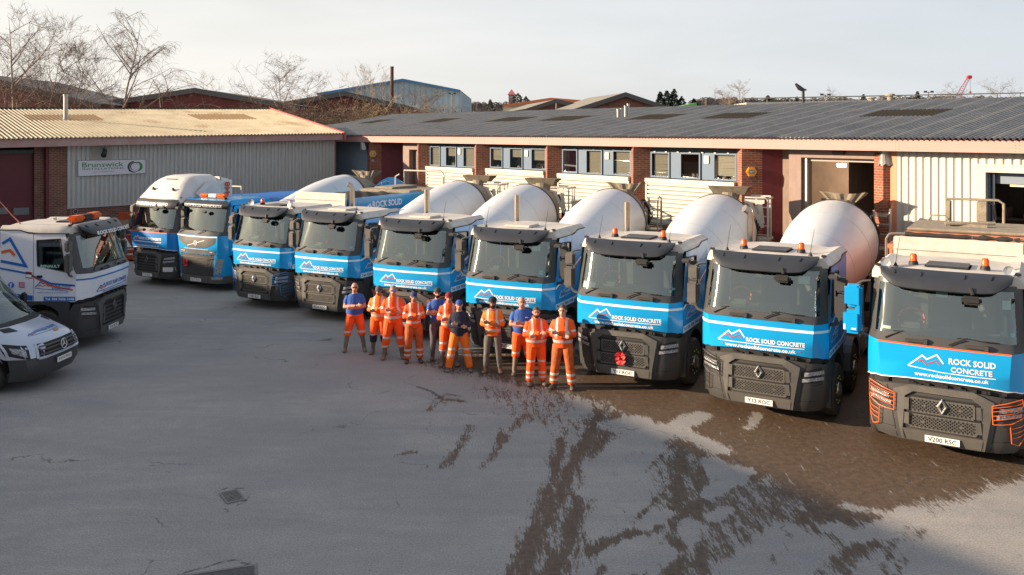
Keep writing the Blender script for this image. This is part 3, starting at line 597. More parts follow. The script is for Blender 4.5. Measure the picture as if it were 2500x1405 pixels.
# --- left unit: local x along the front away to the right, local y inwards
EL = Vector((.759, .651, 0)).normalized(); NL = Vector((-.651, .759, 0)).normalized(); OL = Vector((-9.27, 45.5, 0))
def wl(px, py, off=0):
    u, w = ray(px, py); D = Vector((u, 1, 0)); Y = (OL.dot(NL)+off)/D.dot(NL); P = Vector((u*Y, Y, HC+w*Y)); return (P-OL).dot(EL), P.z
LT = thing('industrial_unit', 'brick and grey corrugated unit with a lichen-covered pale roof and the Brunswick sign', 'warehouse', OL, math.atan2(EL.y, EL.x))
def left_unit():
    xa = -24.0 # left end just outside the picture
    def hz(px0, py0, px1, py1, off=0):
        # height as a linear function of x through two photo points
        (a, za), (b, zb) = wl(px0, py0, off), wl(px1, py1, off); return lambda x: za+(zb-za)*(x-a)/(b-a)
    off = -.5
    fb = hz(0,361.5,820,342,off); ft = hz(0,341.6,820,328,off); xe = wl(838, 340, off)[0]
    m = MB(); m.add([(xa,off,fb(xa)),(xe,off,fb(xe)),(xe,off,ft(xe)),(xa,off,ft(xa)),(xa,off+.04,fb(xa)),(xe,off+.04,fb(xe)),(xe,off+.04,ft(xe)),(xa,off+.04,ft(xa))], [(0,1,2,3),(4,5,6,7),(0,1,5,4),(1,2,6,5),(2,3,7,6),(3,0,4,7)]); m.build('fascia', FAS2, LT)
    m = MB(); m.add([(xa,off+.04,fb(xa)+.02),(xe,off+.04,fb(xe)+.02),(xe,0.05,fb(xe)+.02),(xa,.05,fb(xa)+.02)], [(0,1,2,3)]); m.build('soffit', DKGRN, LT)
    # roof slope up to a ridge 8.3 m back
    zr0, zr1 = 6.55, 6.92
    RWD = 8.3
    rz = lambda x: HC+ (322-266)/F*((OL+EL*x+NL*RWD).y)
    # ridge height from the photo: straight line y=266 at the left, 267 at the right end
    xr = xe
    def zr(x):
        P0, P1 = OL+EL*(-21.5)+NL*RWD, OL+EL*xr+NL*RWD
        za = HC+56/F*P0.y; zb = HC+55/F*P1.y; return za+(zb-za)*(x+21.5)/(xr+21.5)
    def Z(x, y): f = (y-off+.1)/(RWD-off+.1); return ft(x)+.03+(zr(x)-ft(x)-.03)*f
    rm = mat('lichen_roof', (.50,.44,.31), .85, 0, .5, 1.1, .0, 30, col2=(.35,.30,.21))
    nn = rm.node_tree.nodes; ll = rm.node_tree.links
    tcn = nn.new('ShaderNodeTexCoord'); n2 = nn.new('ShaderNodeTexNoise'); n2.inputs['Scale'].default_value = .35; n2.inputs['Detail'].default_value = 7; n2.inputs['Roughness'].default_value = .7; ll.new(tcn.outputs['Object'], n2.inputs['Vector'])
    mr2 = nn.new('ShaderNodeMapRange'); mr2.inputs['From Min'].default_value = .54; mr2.inputs['From Max'].default_value = .66; mr2.inputs['To Max'].default_value = .7; ll.new(n2.outputs[0], mr2.inputs['Value'])
    xx = nn.new('ShaderNodeMixRGB'); xx.inputs[2].default_value = (.20,.12,.05,1); ll.new(mr2.outputs[0], xx.inputs[0]); ll.new(nn[rm['mixnode']].outputs[0], xx.inputs[1]); ll.new(xx.outputs[0], nn['Principled BSDF'].inputs['Base Color'])
    rl = mat('brown_rooflight', (.27,.18,.09), .9, 0, .4, 10)
    m = MB(); pit = .178; per = 6; n = int((xe-xa)/pit*per); ys = [off-.1, 2.4, 4.3, 6.2, RWD]
    for j in range(4):
        k0 = len(m.v)
        for i in range(n+1):
            x = xa+(xe-xa)*i/n; h = .042*math.sin(2*math.pi*x/pit); m.v += [(x, ys[j], Z(x, ys[j])+h), (x, ys[j+1], Z(x, ys[j+1])+h)]
        for i in range(n):
            xc = xa+(xe-xa)*(i+.5)/n; mi = 1 if j == 2 and ((-5.6 < xc < -2.4) or (-13.5 < xc < -10.2) or (-21.5 < xc < -18.6)) else 0
            m.f.append((k0+2*i, k0+2*i+2, k0+2*i+3, k0+2*i+1)); m.mi.append(mi)
    m.build('roof', [rm, rl], LT, recalc=False)
    m = MB(); m.add([(xa,RWD-.1,zr(xa)+.06),(xr,RWD-.1,zr(xr)+.06),(xr,RWD+.15,zr(xr)+.06),(xa,RWD+.15,zr(xa)+.06),(xr,RWD+8,5.2),(xa,RWD+8,5.2)], [(0,1,2,3),(3,2,4,5)]); m.build('ridge_cap', GALV, LT)
    m = MB(); m.add([(xr-.02,off-.1,Z(xr,off-.1)-.32),(xr-.02,off-.1,Z(xr,off-.1)+.07),(xr-.02,RWD,zr(xr)+.09),(xr-.02,RWD,zr(xr)-.25),(xr+.12,off-.1,Z(xr,off-.1)-.32),(xr+.12,off-.1,Z(xr,off-.1)+.07),(xr+.12,RWD,zr(xr)+.09),(xr+.12,RWD,zr(xr)-.25)],
              [(0,1,2,3),(4,5,6,7),(1,2,6,5),(0,1,5,4),(0,3,7,4)]); m.build('verge_board', REDT, LT)
    m = MB(); xg = wl(820,400)[0]; m.prism([(0,0),(0,5.2),(RWD,zr(xg)-.1),(RWD+8,5.0),(RWD+8,0)], xg-.1, xg, ax='yz'); m.box(xa, xg-.1, 15.8, 16, 0, 5.1); m.prism([(0,0),(0,5.0),(RWD,zr(xa)-.1),(RWD+8,5.0),(RWD+8,0)], xa-.1, xa, ax='yz'); m.build('gable_wall', BR, LT)
    # front wall
    x163, x820 = wl(163,400)[0], xg; pb = hz(163,507,334,497)
    m = MB(); corr(m, x163, x820-.02, lambda x: (pb(x), fb(x)+.02), .19, .022, prof='trap'); m.build('corrugated_wall', CLADG, LT, recalc=False)
    m = MB(); m.add([(x163,-.03,pb(x163)-.06),(x820,-.03,pb(x820)-.06),(x820,-.03,pb(x820)),(x163,-.03,pb(x163)),(x163,.05,pb(x163)),(x820,.05,pb(x820))], [(0,1,2,3),(3,2,5,4)]); m.build('flashing', mat('pale_flashing', (.42,.38,.37), .6), LT)
    m = MB(); m.add([(x163,.03,0),(x820,.03,0),(x820,.03,pb(x820)),(x163,.03,pb(x163))], [(0,1,2,3)]); m.build('brick_base', BRD, LT)
    m = MB(); xp = wl(119,400)[0]; m.box(xp, x163, -.04, .1, 0, fb(xp)+.02); m.build('brick_pier', BRD, LT)
    xq = wl(112,400)[0]; m = MB(); m.box(xq, xp, .0, .1, 0, fb(xq)+.02); m.build('red_post', MAROON, LT)
    xd = wl(87,400)[0]; m = MB(); m.box(xd, xq, .25, .35, 0, fb(xd)+.02); m.build('recessed_wall', BRD, LT)
    m = MB(); zt = wl(60,375,.45)[1]; m.box(xa, xd, .45, .5, 0, zt)
    for k in range(9): m.box(xa, xd, .44, .452, .53*k+.5, .53*k+.508)
    dr = m.build('sectional_door', MAROOND, LT)
    m = MB(); m.box(xa, xd, .3, .5, zt, fb(xa)+.02); m.build('door_header', DKGRN, LT)
    for a, b in ((-40, 19), (33, 71)):
        x0, z0 = wl(a, 526, .44); x1, z1 = wl(b, 508, .44)
        m = MB(); m.box(x0, x1, .43, .45, z0, z1+.02); m.build('door_window', mat('door_glass', (.16,.17,.17), .25, 0, .1, 3), dr)
    x, z = wl(185,517); m = MB(); m.lathe([(0,.1),(.03,.1),(.03,.075),(0.01,.075),(.01,.01)], (x,.03,z), (0,-1,0), 18, mfun=lambda i, k: 1 if i > 2 else 0); m.build('vent', [GALV, DARK], LT)
    # floodlight and its plate
    x, z = wl(248,366); m = MB(); m.box(x-.42, x+.42, -.035, -.02, z-.75, z+.15); m.build('mounting_plate', mat('plate_grey', (.33,.32,.29), .7), LT)
    tt = thing('flood_lamp', 'grey flood lamp on an arm above the Brunswick sign', 'lamp', OL+EL*x+NL*(-.04)+Vector((0,0,z)), math.atan2(EL.y, EL.x))
    m = MB(); m.tube([(0.12,0,.06),(.05,-.25,.02),(0,-.35,-.1)], .05); m.build('arm', GALV, tt); m = MB(); m.tube([(.05,-.3,-.02),(-.08,-.55,-.25)], [.09,.12], 12); m.build('lamp_head', mat('dark_plastic', (.03,.03,.032), .5), tt, smooth=40)
    # flue
    x, z = -11.9, 0
    m = MB(); y_ = 4.6; zb = Z(x, y_); m.lathe([(zb-.1,.17),(zb+.05,.13),(zb+.08,.1),(zb+1.12,.1),(zb+1.12,.115),(zb+1.2,.115),(zb+1.2,.01)], (x, y_, 0), n=14); m.build('flue_pipe', GALV, LT, smooth=40)
    # sign
    (x0, zt0), (x1, zt1) = wl(189,392,-.08), wl(357,389,-.08); zb0, zb1 = wl(189,432,-.08)[1], wl(357,424,-.08)[1]
    sg = thing('sign_board', 'white Brunswick Installations sign on the grey corrugated wall', 'sign', OL, math.atan2(EL.y, EL.x))
    fn = lambda u, v, d=-.085: (x0+(x1-x0)*u, d, (zb0+(zb1-zb0)*u)*(1-v)+(zt0+(zt1-zt0)*u)*v)
    m = MB(); m.add([fn(0,0,-.08),fn(1,0,-.08),fn(1,1,-.08),fn(0,1,-.08),fn(0,0,-.04),fn(1,0,-.04),fn(1,1,-.04),fn(0,1,-.04)], [(0,1,2,3),(0,1,5,4),(1,2,6,5),(2,3,7,6),(3,0,4,7)]); m.build('panel', mat('sign_white', (.58,.58,.62), .4), sg)
    m = MB()
    for q in ((0,0,1,.03),(0,.97,1,1),(0,.03,.012,.97),(.988,.03,1,.97)): m.face([fn(q[0],q[1],-.086),fn(q[2],q[1],-.086),fn(q[2],q[3],-.086),fn(q[0],q[3],-.086)])
    m.build('frame', mat('sign_frame', (.16,.17,.19), .5), sg)
    m = MB(); put_text(m, 'Brunswick', .065, .66, .55, .86, fn, bold=.01); m.build('lettering', mat('sign_green', (.03,.22,.04), .5), sg)
    m = MB(); put_text(m, 'INSTALLATIONS', .068, .66, .38, .50, fn, bold=0); put_text(m, 'UNIT 5, PHOENIX PARK', .22, .52, .20, .27, fn, bold=.0); m.build('lettering', mat('sign_navy', (.03,.04,.09), .5), sg)
    for nm, cc, a0, a1, r0, r1 in (('swirl', (.03,.035,.04), 100, 345, .34, .46), ('swirl', (.10,.11,.11), 60, 300, .24, .33), ('swirl', (.03,.22,.04), -60, 115, .30, .47)):
        m = MB(); K = 18; ar = (zt0-zb0)/(x1-x0)
        for k in range(K):
            p = []
            for kk, rr in ((k, 0), (k+1, 0), (k+1, 1), (k, 1)):
                th = math.radians(a0+(a1-a0)*kk/K); tp = math.sin(math.pi*min(1, (kk/K)*1.0+.15)); r = r0+(r1-r0)*rr*max(.15, tp); p.append(fn(.83+r*ar*math.cos(th), .5+r*math.sin(th), -.0855-.0005*(r0*10)))
            m.face(p)
        m.build(nm, mat('sw'+str(a0), cc, .5), sg)
left_unit()
# ------------------------------------------------------------------ lorries. local x to the picture's right, front towards -y
BLUE = mat('blue_paint', (.0,.32,.68), .32, 0, .10, 1.5, coat=.4, col2=(.005,.28,.60))
BLUED = mat('deep_blue_paint', (.0,.21,.58), .35, 0, .08, 1.5, coat=.4)
WHITE = mat('white_paint', (.68,.67,.65), .4, 0, .14, 2.5, coat=.25, col2=(.55,.52,.47))
WHITEC = mat('dusty_white_paint', (.62,.58,.52), .55, 0, .25, 4, col2=(.46,.42,.36))
GREY = mat('grey_plastic', (.085,.084,.080), .42, 0, .3, 5, .12, 90, col2=(.12,.112,.10))
GREY2 = mat('dark_grey_plastic', (.052,.053,.054), .4, 0, .35, 4, .08, 90, col2=(.055,.052,.05))
BLK = mat('black_plastic', (.012,.012,.013), .6)
VIS = mat('visor_plastic', (.030,.034,.042), .42, 0, .25, 3)
RUB = mat('tyre_rubber', (.022,.020,.019), .85, 0, .5, 9, col2=(.06,.048,.038))
STEEL = mat('stainless', (.50,.44,.37), .32, .9, .2, 10)
CHR = mat('chrome', (.70,.70,.70), .35, .8)
GLA = glassmat('windscreen_glass', (.80,.94,.84), .15, .02)
GLS = glassmat('side_glass', (.40,.46,.43), .04)
SEAT = mat('seat_fabric', (.10,.09,.08), .9, 0, .3, 8)
DASH = mat('dash_plastic', (.03,.03,.03), .7)
REDP = mat('red_plastic', (.55,.03,.02), .45)
WDEC = mat('white_decal', (.8,.8,.8), .5)
RDEC = mat('red_decal', (.45,.05,.04), .5)
ODEC = mat('orange_decal', (.70,.12,.02), .5)
NDEC = mat('navy_decal', (.01,.03,.12), .5)
BDEC = mat('blue_decal', (.01,.13,.45), .5)
PLATE = mat('plate_white', (.78,.77,.74), .4)
HLG = mat('headlight_clear', (.62,.64,.68), .12, .3, .9, 28, .6, 60, col2=(.06,.06,.07))
AMB = mat('beacon_amber', (.85,.13,.01), .25, 0, .3, 30)
GRN = mat('nut_marker_green', (.45,.60,.06), .5)
DRUM = mat('drum_white', (.62,.65,.67), .38, 0, .07, 1.6, .04, 3, coat=.12, col2=(.54,.55,.55), stretch=(1,.35,1))
SAND = mat('cement_dust', (.34,.29,.22), .9, 0, .5, 6, .5, 25, col2=(.20,.17,.13))
LEV = [  # z, then (x,y) of five columns: centre, flat edge, crease, corner, side
 (.30, [(0,.03),(.52,.04),(.83,.11),(1.03,.26),(1.12,.55)]),
 (.45, [(0,-.02),(.52,-.01),(.86,.06),(1.11,.25),(1.19,.55)]),
 (1.0, [(0,-.03),(.52,-.02),(.90,.05),(1.14,.22),(1.22,.50)]),
 (1.30,[(0,-.03),(.52,-.02),(.94,.06),(1.14,.20),(1.21,.32)]),
 (1.65,[(0,-.05),(.52,-.03),(.98,.035),(1.13,.17),(1.21,.32)]),
 (1.95,[(0,-.03),(.52,-.01),(1.0,.02),(1.12,.16),(1.20,.32)]),
 (2.08,[(0,.05),(.52,.07),(.98,.12),(1.11,.25),(1.19,.38)]),
 (2.5, [(0,.16),(.52,.18),(.96,.25),(1.09,.36),(1.17,.47)]),
 (2.98,[(0,.29),(.52,.31),(.93,.38),(1.06,.47),(1.14,.58)])]
def prof(z):
    z = max(LEV[0][0], min(LEV[-1][0], z))
    for (za, A), (zb, B) in zip(LEV[:-1], LEV[1:]):
        if z <= zb: t = (z-za)/(zb-za); return [(a[0]+(b[0]-a[0])*t, a[1]+(b[1]-a[1])*t) for a, b in zip(A, B)]
def surf(x, z, out=0):
    P = prof(z); ax = abs(x)
    for (xa, ya), (xb, yb) in zip(P[:-1], P[1:]):
        if ax <= xb: return Vector((x, ya+(yb-ya)*(ax-xa)/(xb-xa)-out, z))
    return Vector((x, P[-1][1]+(ax-P[-1][0])*3-out, z))
def scol(c, z, sg=1, out=0):
    P = prof(z); i = min(int(c), 3); t = c-i; x = P[i][0]+(P[i+1][0]-P[i][0])*t; y = P[i][1]+(P[i+1][1]-P[i][1])*t
    d = Vector((x*.5, -1 if c < 2 else (-.8 if c < 3 else -.4))).normalized() if c < 3.5 else Vector((1,-.2)).normalized()
    return Vector((sg*(x+d.x*out if c > 1.9 else x), y+d.y*out, z))
COLS = [-4,-3.5,-3,-2.5,-2,-1,0,1,2,2.5,3,3.5,4]
def band(mb, zs, cols=COLS, out=0, m=0):
    # cab skin between heights; zs entries are heights or functions of the column
    def P(c, z): return scol(abs(c), z(abs(c)) if callable(z) else z, 1 if c >= 0 else -1, out)
    k0 = len(mb.v); n = len(zs)
    for c in cols:
        for z in zs: mb.v.append(tuple(P(c, z)))
    for i in range(len(cols)-1):
        for j in range(n-1): mb.f.append((k0+i*n+j, k0+(i+1)*n+j, k0+(i+1)*n+j+1, k0+i*n+j+1)); mb.mi.append(m)
CACHE = {}
def cached(key, fn):
    if key not in CACHE: CACHE[key] = fn()
    return CACHE[key]
PBOT = lambda c: {0:1.375,1:1.37,2:1.325,3:1.30,4:1.28}.get(c, 1.375-.02*c)
SY = 2.26 # back of cab
def mountain(m, x0, z0, sc, fn, mw, mr, w=.022):
    put_line(m, [(x0+.0*sc,z0),(x0+.245*sc,z0+.22*sc),(x0+.32*sc,z0+.155*sc),(x0+.49*sc,z0+.26*sc),(x0+.60*sc,z0+.11*sc)], w*sc, fn, mw, .2)
    put_line(m, [(x0+.18*sc,z0+.10*sc),(x0+.245*sc,z0+.135*sc),(x0+.31*sc,z0+.06*sc),(x0+.47*sc,z0+.15*sc),(x0+.54*sc,z0+.08*sc)], w*.9*sc, fn, mr, .2)
def fS(x, z): return surf(x, z, .006)
def front_logo(style):
    def f():
        m = MB()
        if style == 'one':
            mountain(m, -.80, 1.49, .88, fS, 0, 1, .026); put_text(m, 'ROCK SOLID CONCRETE', -.24, .84, 1.515, 1.60, fS, bold=.035)
            put_line(m, [(-.80,1.485),(.83,1.485)], .013, fS); put_text(m, 'www.rocksolidconcrete.co.uk', -.66, .68, 1.385, 1.455, fS, bold=.03)
            put_line(m, [(-.74,1.425),(-.70,1.425)], .012, fS, 1); put_line(m, [(.72,1.425),(.77,1.425)], .012, fS, 1)
        elif style == 'two':
            mountain(m, -.52, 1.585, .90, fS, 0, 1, .024); put_text(m, 'ROCK SOLID', .10, .78, 1.69, 1.79, fS, bold=.022); put_text(m, 'CONCRETE', .13, .73, 1.56, 1.65, fS, bold=.022)
            put_line(m, [(-.52,1.58),(.0,1.535),(.78,1.525)], .013, fS); put_text(m, 'www.rocksolidconcrete.co.uk', -.42, .68, 1.435, 1.50, fS, bold=.03)
        elif style == 'tractor':
            mountain(m, -.85, 1.62, .62, fS, 0, 2, .04); put_text(m, 'ROCK SOLID CONCRETE', -.44, .72, 1.655, 1.745, fS, bold=.05); put_line(m, [(-.84,1.585),(.72,1.585)], .03, fS)
            put_text(m, 'www.rocksolidconcrete.co.uk', -.66, .62, 1.42, 1.49, fS, bold=.015)
        elif style == 'white':
            mountain(m, -.78, 1.44, .62, fS, 3, 2, .05); put_text(m, 'ROCK SOLID CONCRETE', -.38, .80, 1.52, 1.62, fS, bold=.03)
            put_line(m, [(-.78,1.435),(.80,1.475)], .018, fS, 3); put_text(m, 'www.rocksolidconcrete.co.uk', -.55, .60, 1.385, 1.43, fS, bold=.02)
            m.mi = [3 if (a == 0) else a for a in m.mi]
        return m.mesh('lettering', [WDEC, RDEC, ODEC, BDEC])
    return cached('fl'+style, f)
def side_stripes(sg):
    def f():
        m = MB(); fn = lambda y, z: Vector((sg*1.217, y, z))
        put_line(m, [(.33,1.80),(.62,1.88),(1.35,2.12),(2.2,2.42)], .055, fn); put_line(m, [(.5,1.79),(1.35,2.06),(2.2,2.35)], .03, fn, 1)
        mountain(m, .55, 1.55, .62, fn, 0, 1, .03); put_text(m, 'ROCK SOLID', .9, 1.3, 1.70, 1.77, fn, bold=.03) if sg > 0 else None
        put_text(m, 'CONCRETE', .93, 1.28, 1.61, 1.67, fn, bold=.03) if sg > 0 else None
        put_line(m, [(.55,1.54),(1.3,1.56)], .012, fn)
        fn2 = lambda y, z: Vector((sg*1.219, y, z))
        put_line(m, [(.34,1.355),(1.5,1.355)], .13, fn, 0); put_line(m, [(1.5,1.38),(2.2,1.5)], .05, fn, 0)
        if sg > 0: put_text(m, 'Tel: 024 7636 1448', .38, 1.45, 1.315, 1.395, fn2, 2, bold=.04)
        return m.mesh('livery', [WDEC, RDEC, BDEC])
    return cached('ss%d' % sg, f)
def plate_mesh(txt):
    m = MB(); m.box(-.26, .26, -.045, -.035, .345, .455); fn = lambda x, z: Vector((x, -.0465, z)); put_text(m, txt, -.215, .215, .362, .438, fn, 1, bold=.015); 
    return m.mesh('number_plate', [PLATE, BLK])
def wheel_mesh(w=.30, r=.51, dusty=True):
    def f():
        m = MB(); n = 40
        m.lathe([(0,r*.62),(.0,r*.80),(.02,r*.95),(.04,r*.99),(w*.35,r),(w*.65,r),(w-.04,r*.99),(w,r*.93),(w,r*.6)], (0,0,0), (1,0,0), n); tyre = m.mesh('tyre', [RUB], 35)
        m = MB(); m.lathe([(w-.01,r*.61),(w-.005,r*.56),(w-.06,r*.52),(w-.07,r*.30),(w+.02,r*.27),(w+.03,r*.22),(w+.05,r*.18),(w+.055,.01)], (0,0,0), (1,0,0), 24); rim = m.mesh('rim', [STEEL], 35)
        m = MB()
        for k in range(10): t = 2*math.pi*k/10; m.lathe([(w-.02,.020),(w+.015,.014)], (0, .335*r/.51*math.cos(t)*.75, .335*r/.51*math.sin(t)*.75), (1,0,0), 6)
        nuts = m.mesh('nut_markers', [GRN]); return tyre, rim, nuts
    return cached('wh%s%s' % (w, r), f)
def add_wheel(root, sg, y, w=.30, r=.51, nuts=True):
    ty, ri, nu = wheel_mesh(w, r); x = sg*(1.24-w) if sg > 0 else -(1.24-w)
    o = ob('wheel', ty, root, (x, y, r), (0, 0, 0) if sg > 0 else (0, 0, math.pi))
    ob('rim', ri, o); 
    if nuts: ob('nut_markers', nu, o)
def lattice(zlo, zhi, xw):
    # stretched diamond mesh between two rails
    m = MB(); rows = 4; h = (zhi-zlo)/rows; nx = 16; wx = 2*xw/nx; fn = lambda x, z: surf(x, z, .024)
    for r_ in range(rows):
        z0 = zlo+r_*h
        for ph in (0, 1):
            pts = [(-xw+k*wx, z0+(h if (k+ph+r_) % 2 else 0)) for k in range(nx+1)]; put_line(m, pts, .011, fn, 0, 1)
    put_line(m, [(-xw,zlo),(xw,zlo)], .03, fn); put_line(m, [(-xw,zhi),(xw,zhi)], .03, fn)
    for s in (-1, 1): put_line(m, [(s*xw,zlo),(s*xw,zhi)], .03, fn); put_line(m, [(s*xw*.52,(zlo+zhi)/2),(s*xw*.66,(zlo+zhi)/2)], .03, lambda x, z: surf(x, z, .028))
    return m
def make_cab(root, o):
    """front end and cab shared by all the blue lorries; o = options"""
    body = o.get('body', BLUE); P = lambda nm, me, par=root, **k: ob(nm, me, par, **k)
    bk = 'b'+body.name
    def bumper():
        m = MB(); band(m, [.30,.36,.45,.7,1.0,1.16, lambda c: 1.26 if c < 1.5 else (1.22 if c < 3 else 1.2)])
        # closing lips
        band(m, [lambda c: 1.26 if c < 1.5 else (1.22 if c < 3 else 1.2), lambda c: 1.262 if c < 1.5 else 1.225], out=-.12)
        for s in (1,-1): m.prism([(.55,.30),(.72,.36),(.78,1.1),(.60,1.25),(.5,1.24),(.5,.32)], s*1.12 if s > 0 else -1.21, s*1.21 if s > 0 else -1.12, ax='yz')
        return m.mesh('bumper', [GREY2], 50)
    P('bumper', cached('bump', bumper))
    def surround():
        m = MB(); fn = lambda x, z: surf(x, z, .045)
        # raised trapezoid frame round the grilles
        outer = [(-.62,.32),(-.76,1.14),(-.47,1.275),(.47,1.275),(.76,1.14),(.62,.32)]
        inner = [(-.60,.52),(-.57,1.07),(-.44,1.165),(.44,1.165),(.57,1.07),(.60,.52)]
        def strip(a, b, nn=5):
            for i in range(len(a)-1):
                for k in range(nn):
                    t0, t1 = k/nn, (k+1)/nn; q = lambda p, r, t: (p[0]+(r[0]-p[0])*t, p[1]+(r[1]-p[1])*t)
                    A, B, C, D = q(a[i],a[i+1],t0), q(a[i],a[i+1],t1), q(b[i],b[i+1],t1), q(b[i],b[i+1],t0)
                    m.face([fn(*A), fn(*B), fn(*C), fn(*D)])
        strip(outer, inner)
        for i in range(len(outer)-1):
            a, b = outer[i], outer[i+1]; m.face([fn(*a), fn(*b), surf(*b, -.02), surf(*a, -.02)])
        for i in range(len(inner)-1):
            a, b = inner[i], inner[i+1]; m.face([fn(*a), fn(*b), surf(*b, -.02), surf(*a, -.02)])
        m.face([fn(-.62,.32), fn(.62,.32), fn(.60,.52), fn(-.60,.52)]); 
        for s in (-1, 1):
            for z0, z1 in ((.60,.80),(.84,1.05)): m.face([surf(s*.505,z0,.05), surf(s*.585,z0,.05), surf(s*.57,z1,.06), surf(s*.50,z1,.06)])
        return m.mesh('grille_surround', [GREY], 30)
    P('grille_surround', cached('surr', surround))
    def seams():
        m = MB(); fn = lambda x, z: surf(x, z, .0465)
        for s in (-1, 1):
            put_line(m, [(s*.575,.33),(s*.61,.53)], .012, fn); 
            f2 = lambda x, z: surf(x, z, .004)
            put_line(m, [(s*.70,.33),(s*.80,.9),(s*.86,1.2)], .014, f2)
            put_line(m, [(s*.74,.50),(s*1.0,.50),(s*1.14,.55)], .010, f2); put_line(m, [(s*.80,.78),(s*1.0,.80),(s*1.12,.84)], .012, f2)
        return m.mesh('panel_gaps', [BLK])
    P('panel_gaps', cached('seam', seams))
    if not o.get('old_grille'):
        P('upper_grille', cached('g1', lambda: lattice(.83, 1.05, .47).mesh('upper_grille', [GREY])))
        P('lower_grille', cached('g2', lambda: lattice(.565, .77, .50).mesh('lower_grille', [GREY])))
    else:
        def og():
            m = MB(); fn = lambda x, z: surf(x, z, .024)
            for z in (.60,.70,.80,.90,1.0): put_line(m, [(-.5,z),(.5,z)], .045, fn)
            return m.mesh('upper_grille', [GREY2])
        P('upper_grille', cached('og', og))
    def gback():
        m = MB(); fn = lambda x, z: surf(x, z, .012); m.grid(fn, np.linspace(-.56,.56,8), [.54,.8,1.1]); return m.mesh('grille_backing', [BLK])
    P('grille_backing', cached('gb', gback))
    def badge():
        m = MB(); y = -.085
        o_ = [(0,.135),(.088,0),(0,-.135),(-.088,0)]; i_ = [(0,.072),(.040,0),(0,-.072),(-.040,0)]
        for k in range(4):
            a, b, c, d = o_[k], o_[(k+1) % 4], i_[(k+1) % 4], i_[k]
            mid = lambda p, q: ((p[0]+q[0])/2, (p[1]+q[1])/2)
            e, f = mid(a, d), mid(b, c); zc = .965
            m.face([(a[0],y+.03,zc+a[1]),(b[0],y+.03,zc+b[1]),(f[0],y-.01,zc+f[1]),(e[0],y-.01,zc+e[1])]); m.face([(e[0],y-.01,zc+e[1]),(f[0],y-.01,zc+f[1]),(c[0],y+.03,zc+c[1]),(d[0],y+.03,zc+d[1])])
        return m.mesh('badge', [CHR if not o.get('old_grille') else GREY])
    P('badge', cached('badge%s' % bool(o.get('old_grille')), badge))
    def hl(s):
        def f():
            m = MB(); fn = lambda x, z: surf(x, z, .012)
            m.grid(lambda x, t: surf(s*x, .84+.03*(x-.78)/.36+t*(.22+.06*(x-.78)/.36), .008), np.linspace(.775,1.16,7), [0,.5,1])
            return m.mesh('headlight', [BLK], 40)
        def g():
            m = MB()
            m.grid(lambda x, t: surf(s*x, .86+.05*(x-.78)/.36+t*(.065), .02), np.linspace(.79,1.14,9), [0,.5,1]); m.grid(lambda x, t: surf(s*x, .965+.05*(x-.78)/.36+t*(.075), .02), np.linspace(.83,1.15,9), [0,.5,1])
            return m.mesh('lens', [HLG], 40)
        h = P('headlight', cached('hl%d' % s, f)); P('lens', cached('hg%d' % s, g), h)
    for s in (-1, 1): hl(s)
    if o.get('guard'):
        def gd(s):
            m = MB(); f = lambda x, z: surf(s*x, z, .075)
            def r(p, rad=.007):
                q = []
                for a, b in zip(p[:-1], p[1:]):
                    for t in (0, .25, .5, .75): q.append(f(a[0]+(b[0]-a[0])*t, a[1]+(b[1]-a[1])*t))
                q.append(f(*p[-1])); m.tube(q, rad, 6)
            r([(.74,.80),(.73,1.10),(1.15,1.22),(1.19,.92),(1.0,.82),(.74,.80)]); r([(.98,.82),(1.0,.50),(1.1,.46),(1.18,.56),(1.19,.92)])
            for z in (.87,.94,1.01,1.07): r([(.74,z),(1.18,z+.08)], .006)
            for z in (.58,.66,.74): r([(1.0,z),(1.18,z+.04)], .006)
            return m.mesh('headlight_guard', [o['guard']], 40)
        for s in o.get('guard_sides', (-1, 1)): P('headlight_guard', cached('gd%d%s' % (s, o['guard'].name), lambda: gd(s)))
    def panel():
        m = MB(); band(m, [PBOT, lambda c: PBOT(c)+.03, 1.5, 1.65, 1.8, 1.95]); return m.mesh('front_panel', [body], 28)
    fp = P('front_panel', cached('fp'+bk, panel))
    if o.get('logo'): P('lettering', front_logo(o['logo']), fp)
    st = o.get('stripe')
    if st:
        def stripe():
            m = MB()
            if st == 'white': band(m, [1.785, 1.835], out=.004)
            elif st == 'orange':
                band(m, [1.925, 1.952], out=.005, m=1, cols=[-2,-1,0,1,2]); band(m, [lambda c: PBOT(c)-.004, lambda c: PBOT(c)+.014], out=.005)
            elif st == 'yellow': band(m, [1.92, 1.95], out=.005, m=1); band(m, [lambda c: PBOT(c)-.002, lambda c: PBOT(c)+.014], out=.005)
            elif st == 'blue': band(m, [1.79, 1.83], out=.004, m=2)
            return m.mesh('stripe', [WDEC, ODEC, BDEC], 30)
        P('stripe', cached('st'+st, stripe), fp)
    def recess():
        m = MB(); band(m, [1.20, 1.40], out=-.06)
        rd = random.Random(3)
        for k in range(14): x = rd.uniform(-.9,.9); p = surf(x, 1.30, .0); m.box(x-.03, x+.04, p.y+.0, p.y+.05, 1.26, 1.26+rd.uniform(.03,.08), 0)
        return m.mesh('hinge_recess', [BLK])
    P('hinge_recess', cached('rec', recess))
    def scuttle():
        m = MB(); band(m, [1.952, 2.02, 2.085]); 
        for s in (-1, 1): band(m, [2.085, 2.4, 2.7, 2.985], cols=[s*2.72, s*3, s*3.5, s*4])
        band(m, [2.90, 2.985], cols=COLS[2:-2]); 
        for s in (-.55,.35):
            m.bbox(s-.02, s+.28, -.05, .02, 1.985, 2.03, .012); m.bbox(s+.26, s+.34, -.06, .04, 1.965, 2.05, .015)
        return m.mesh('windscreen_surround', [GREY2 if True else BLK], 40)
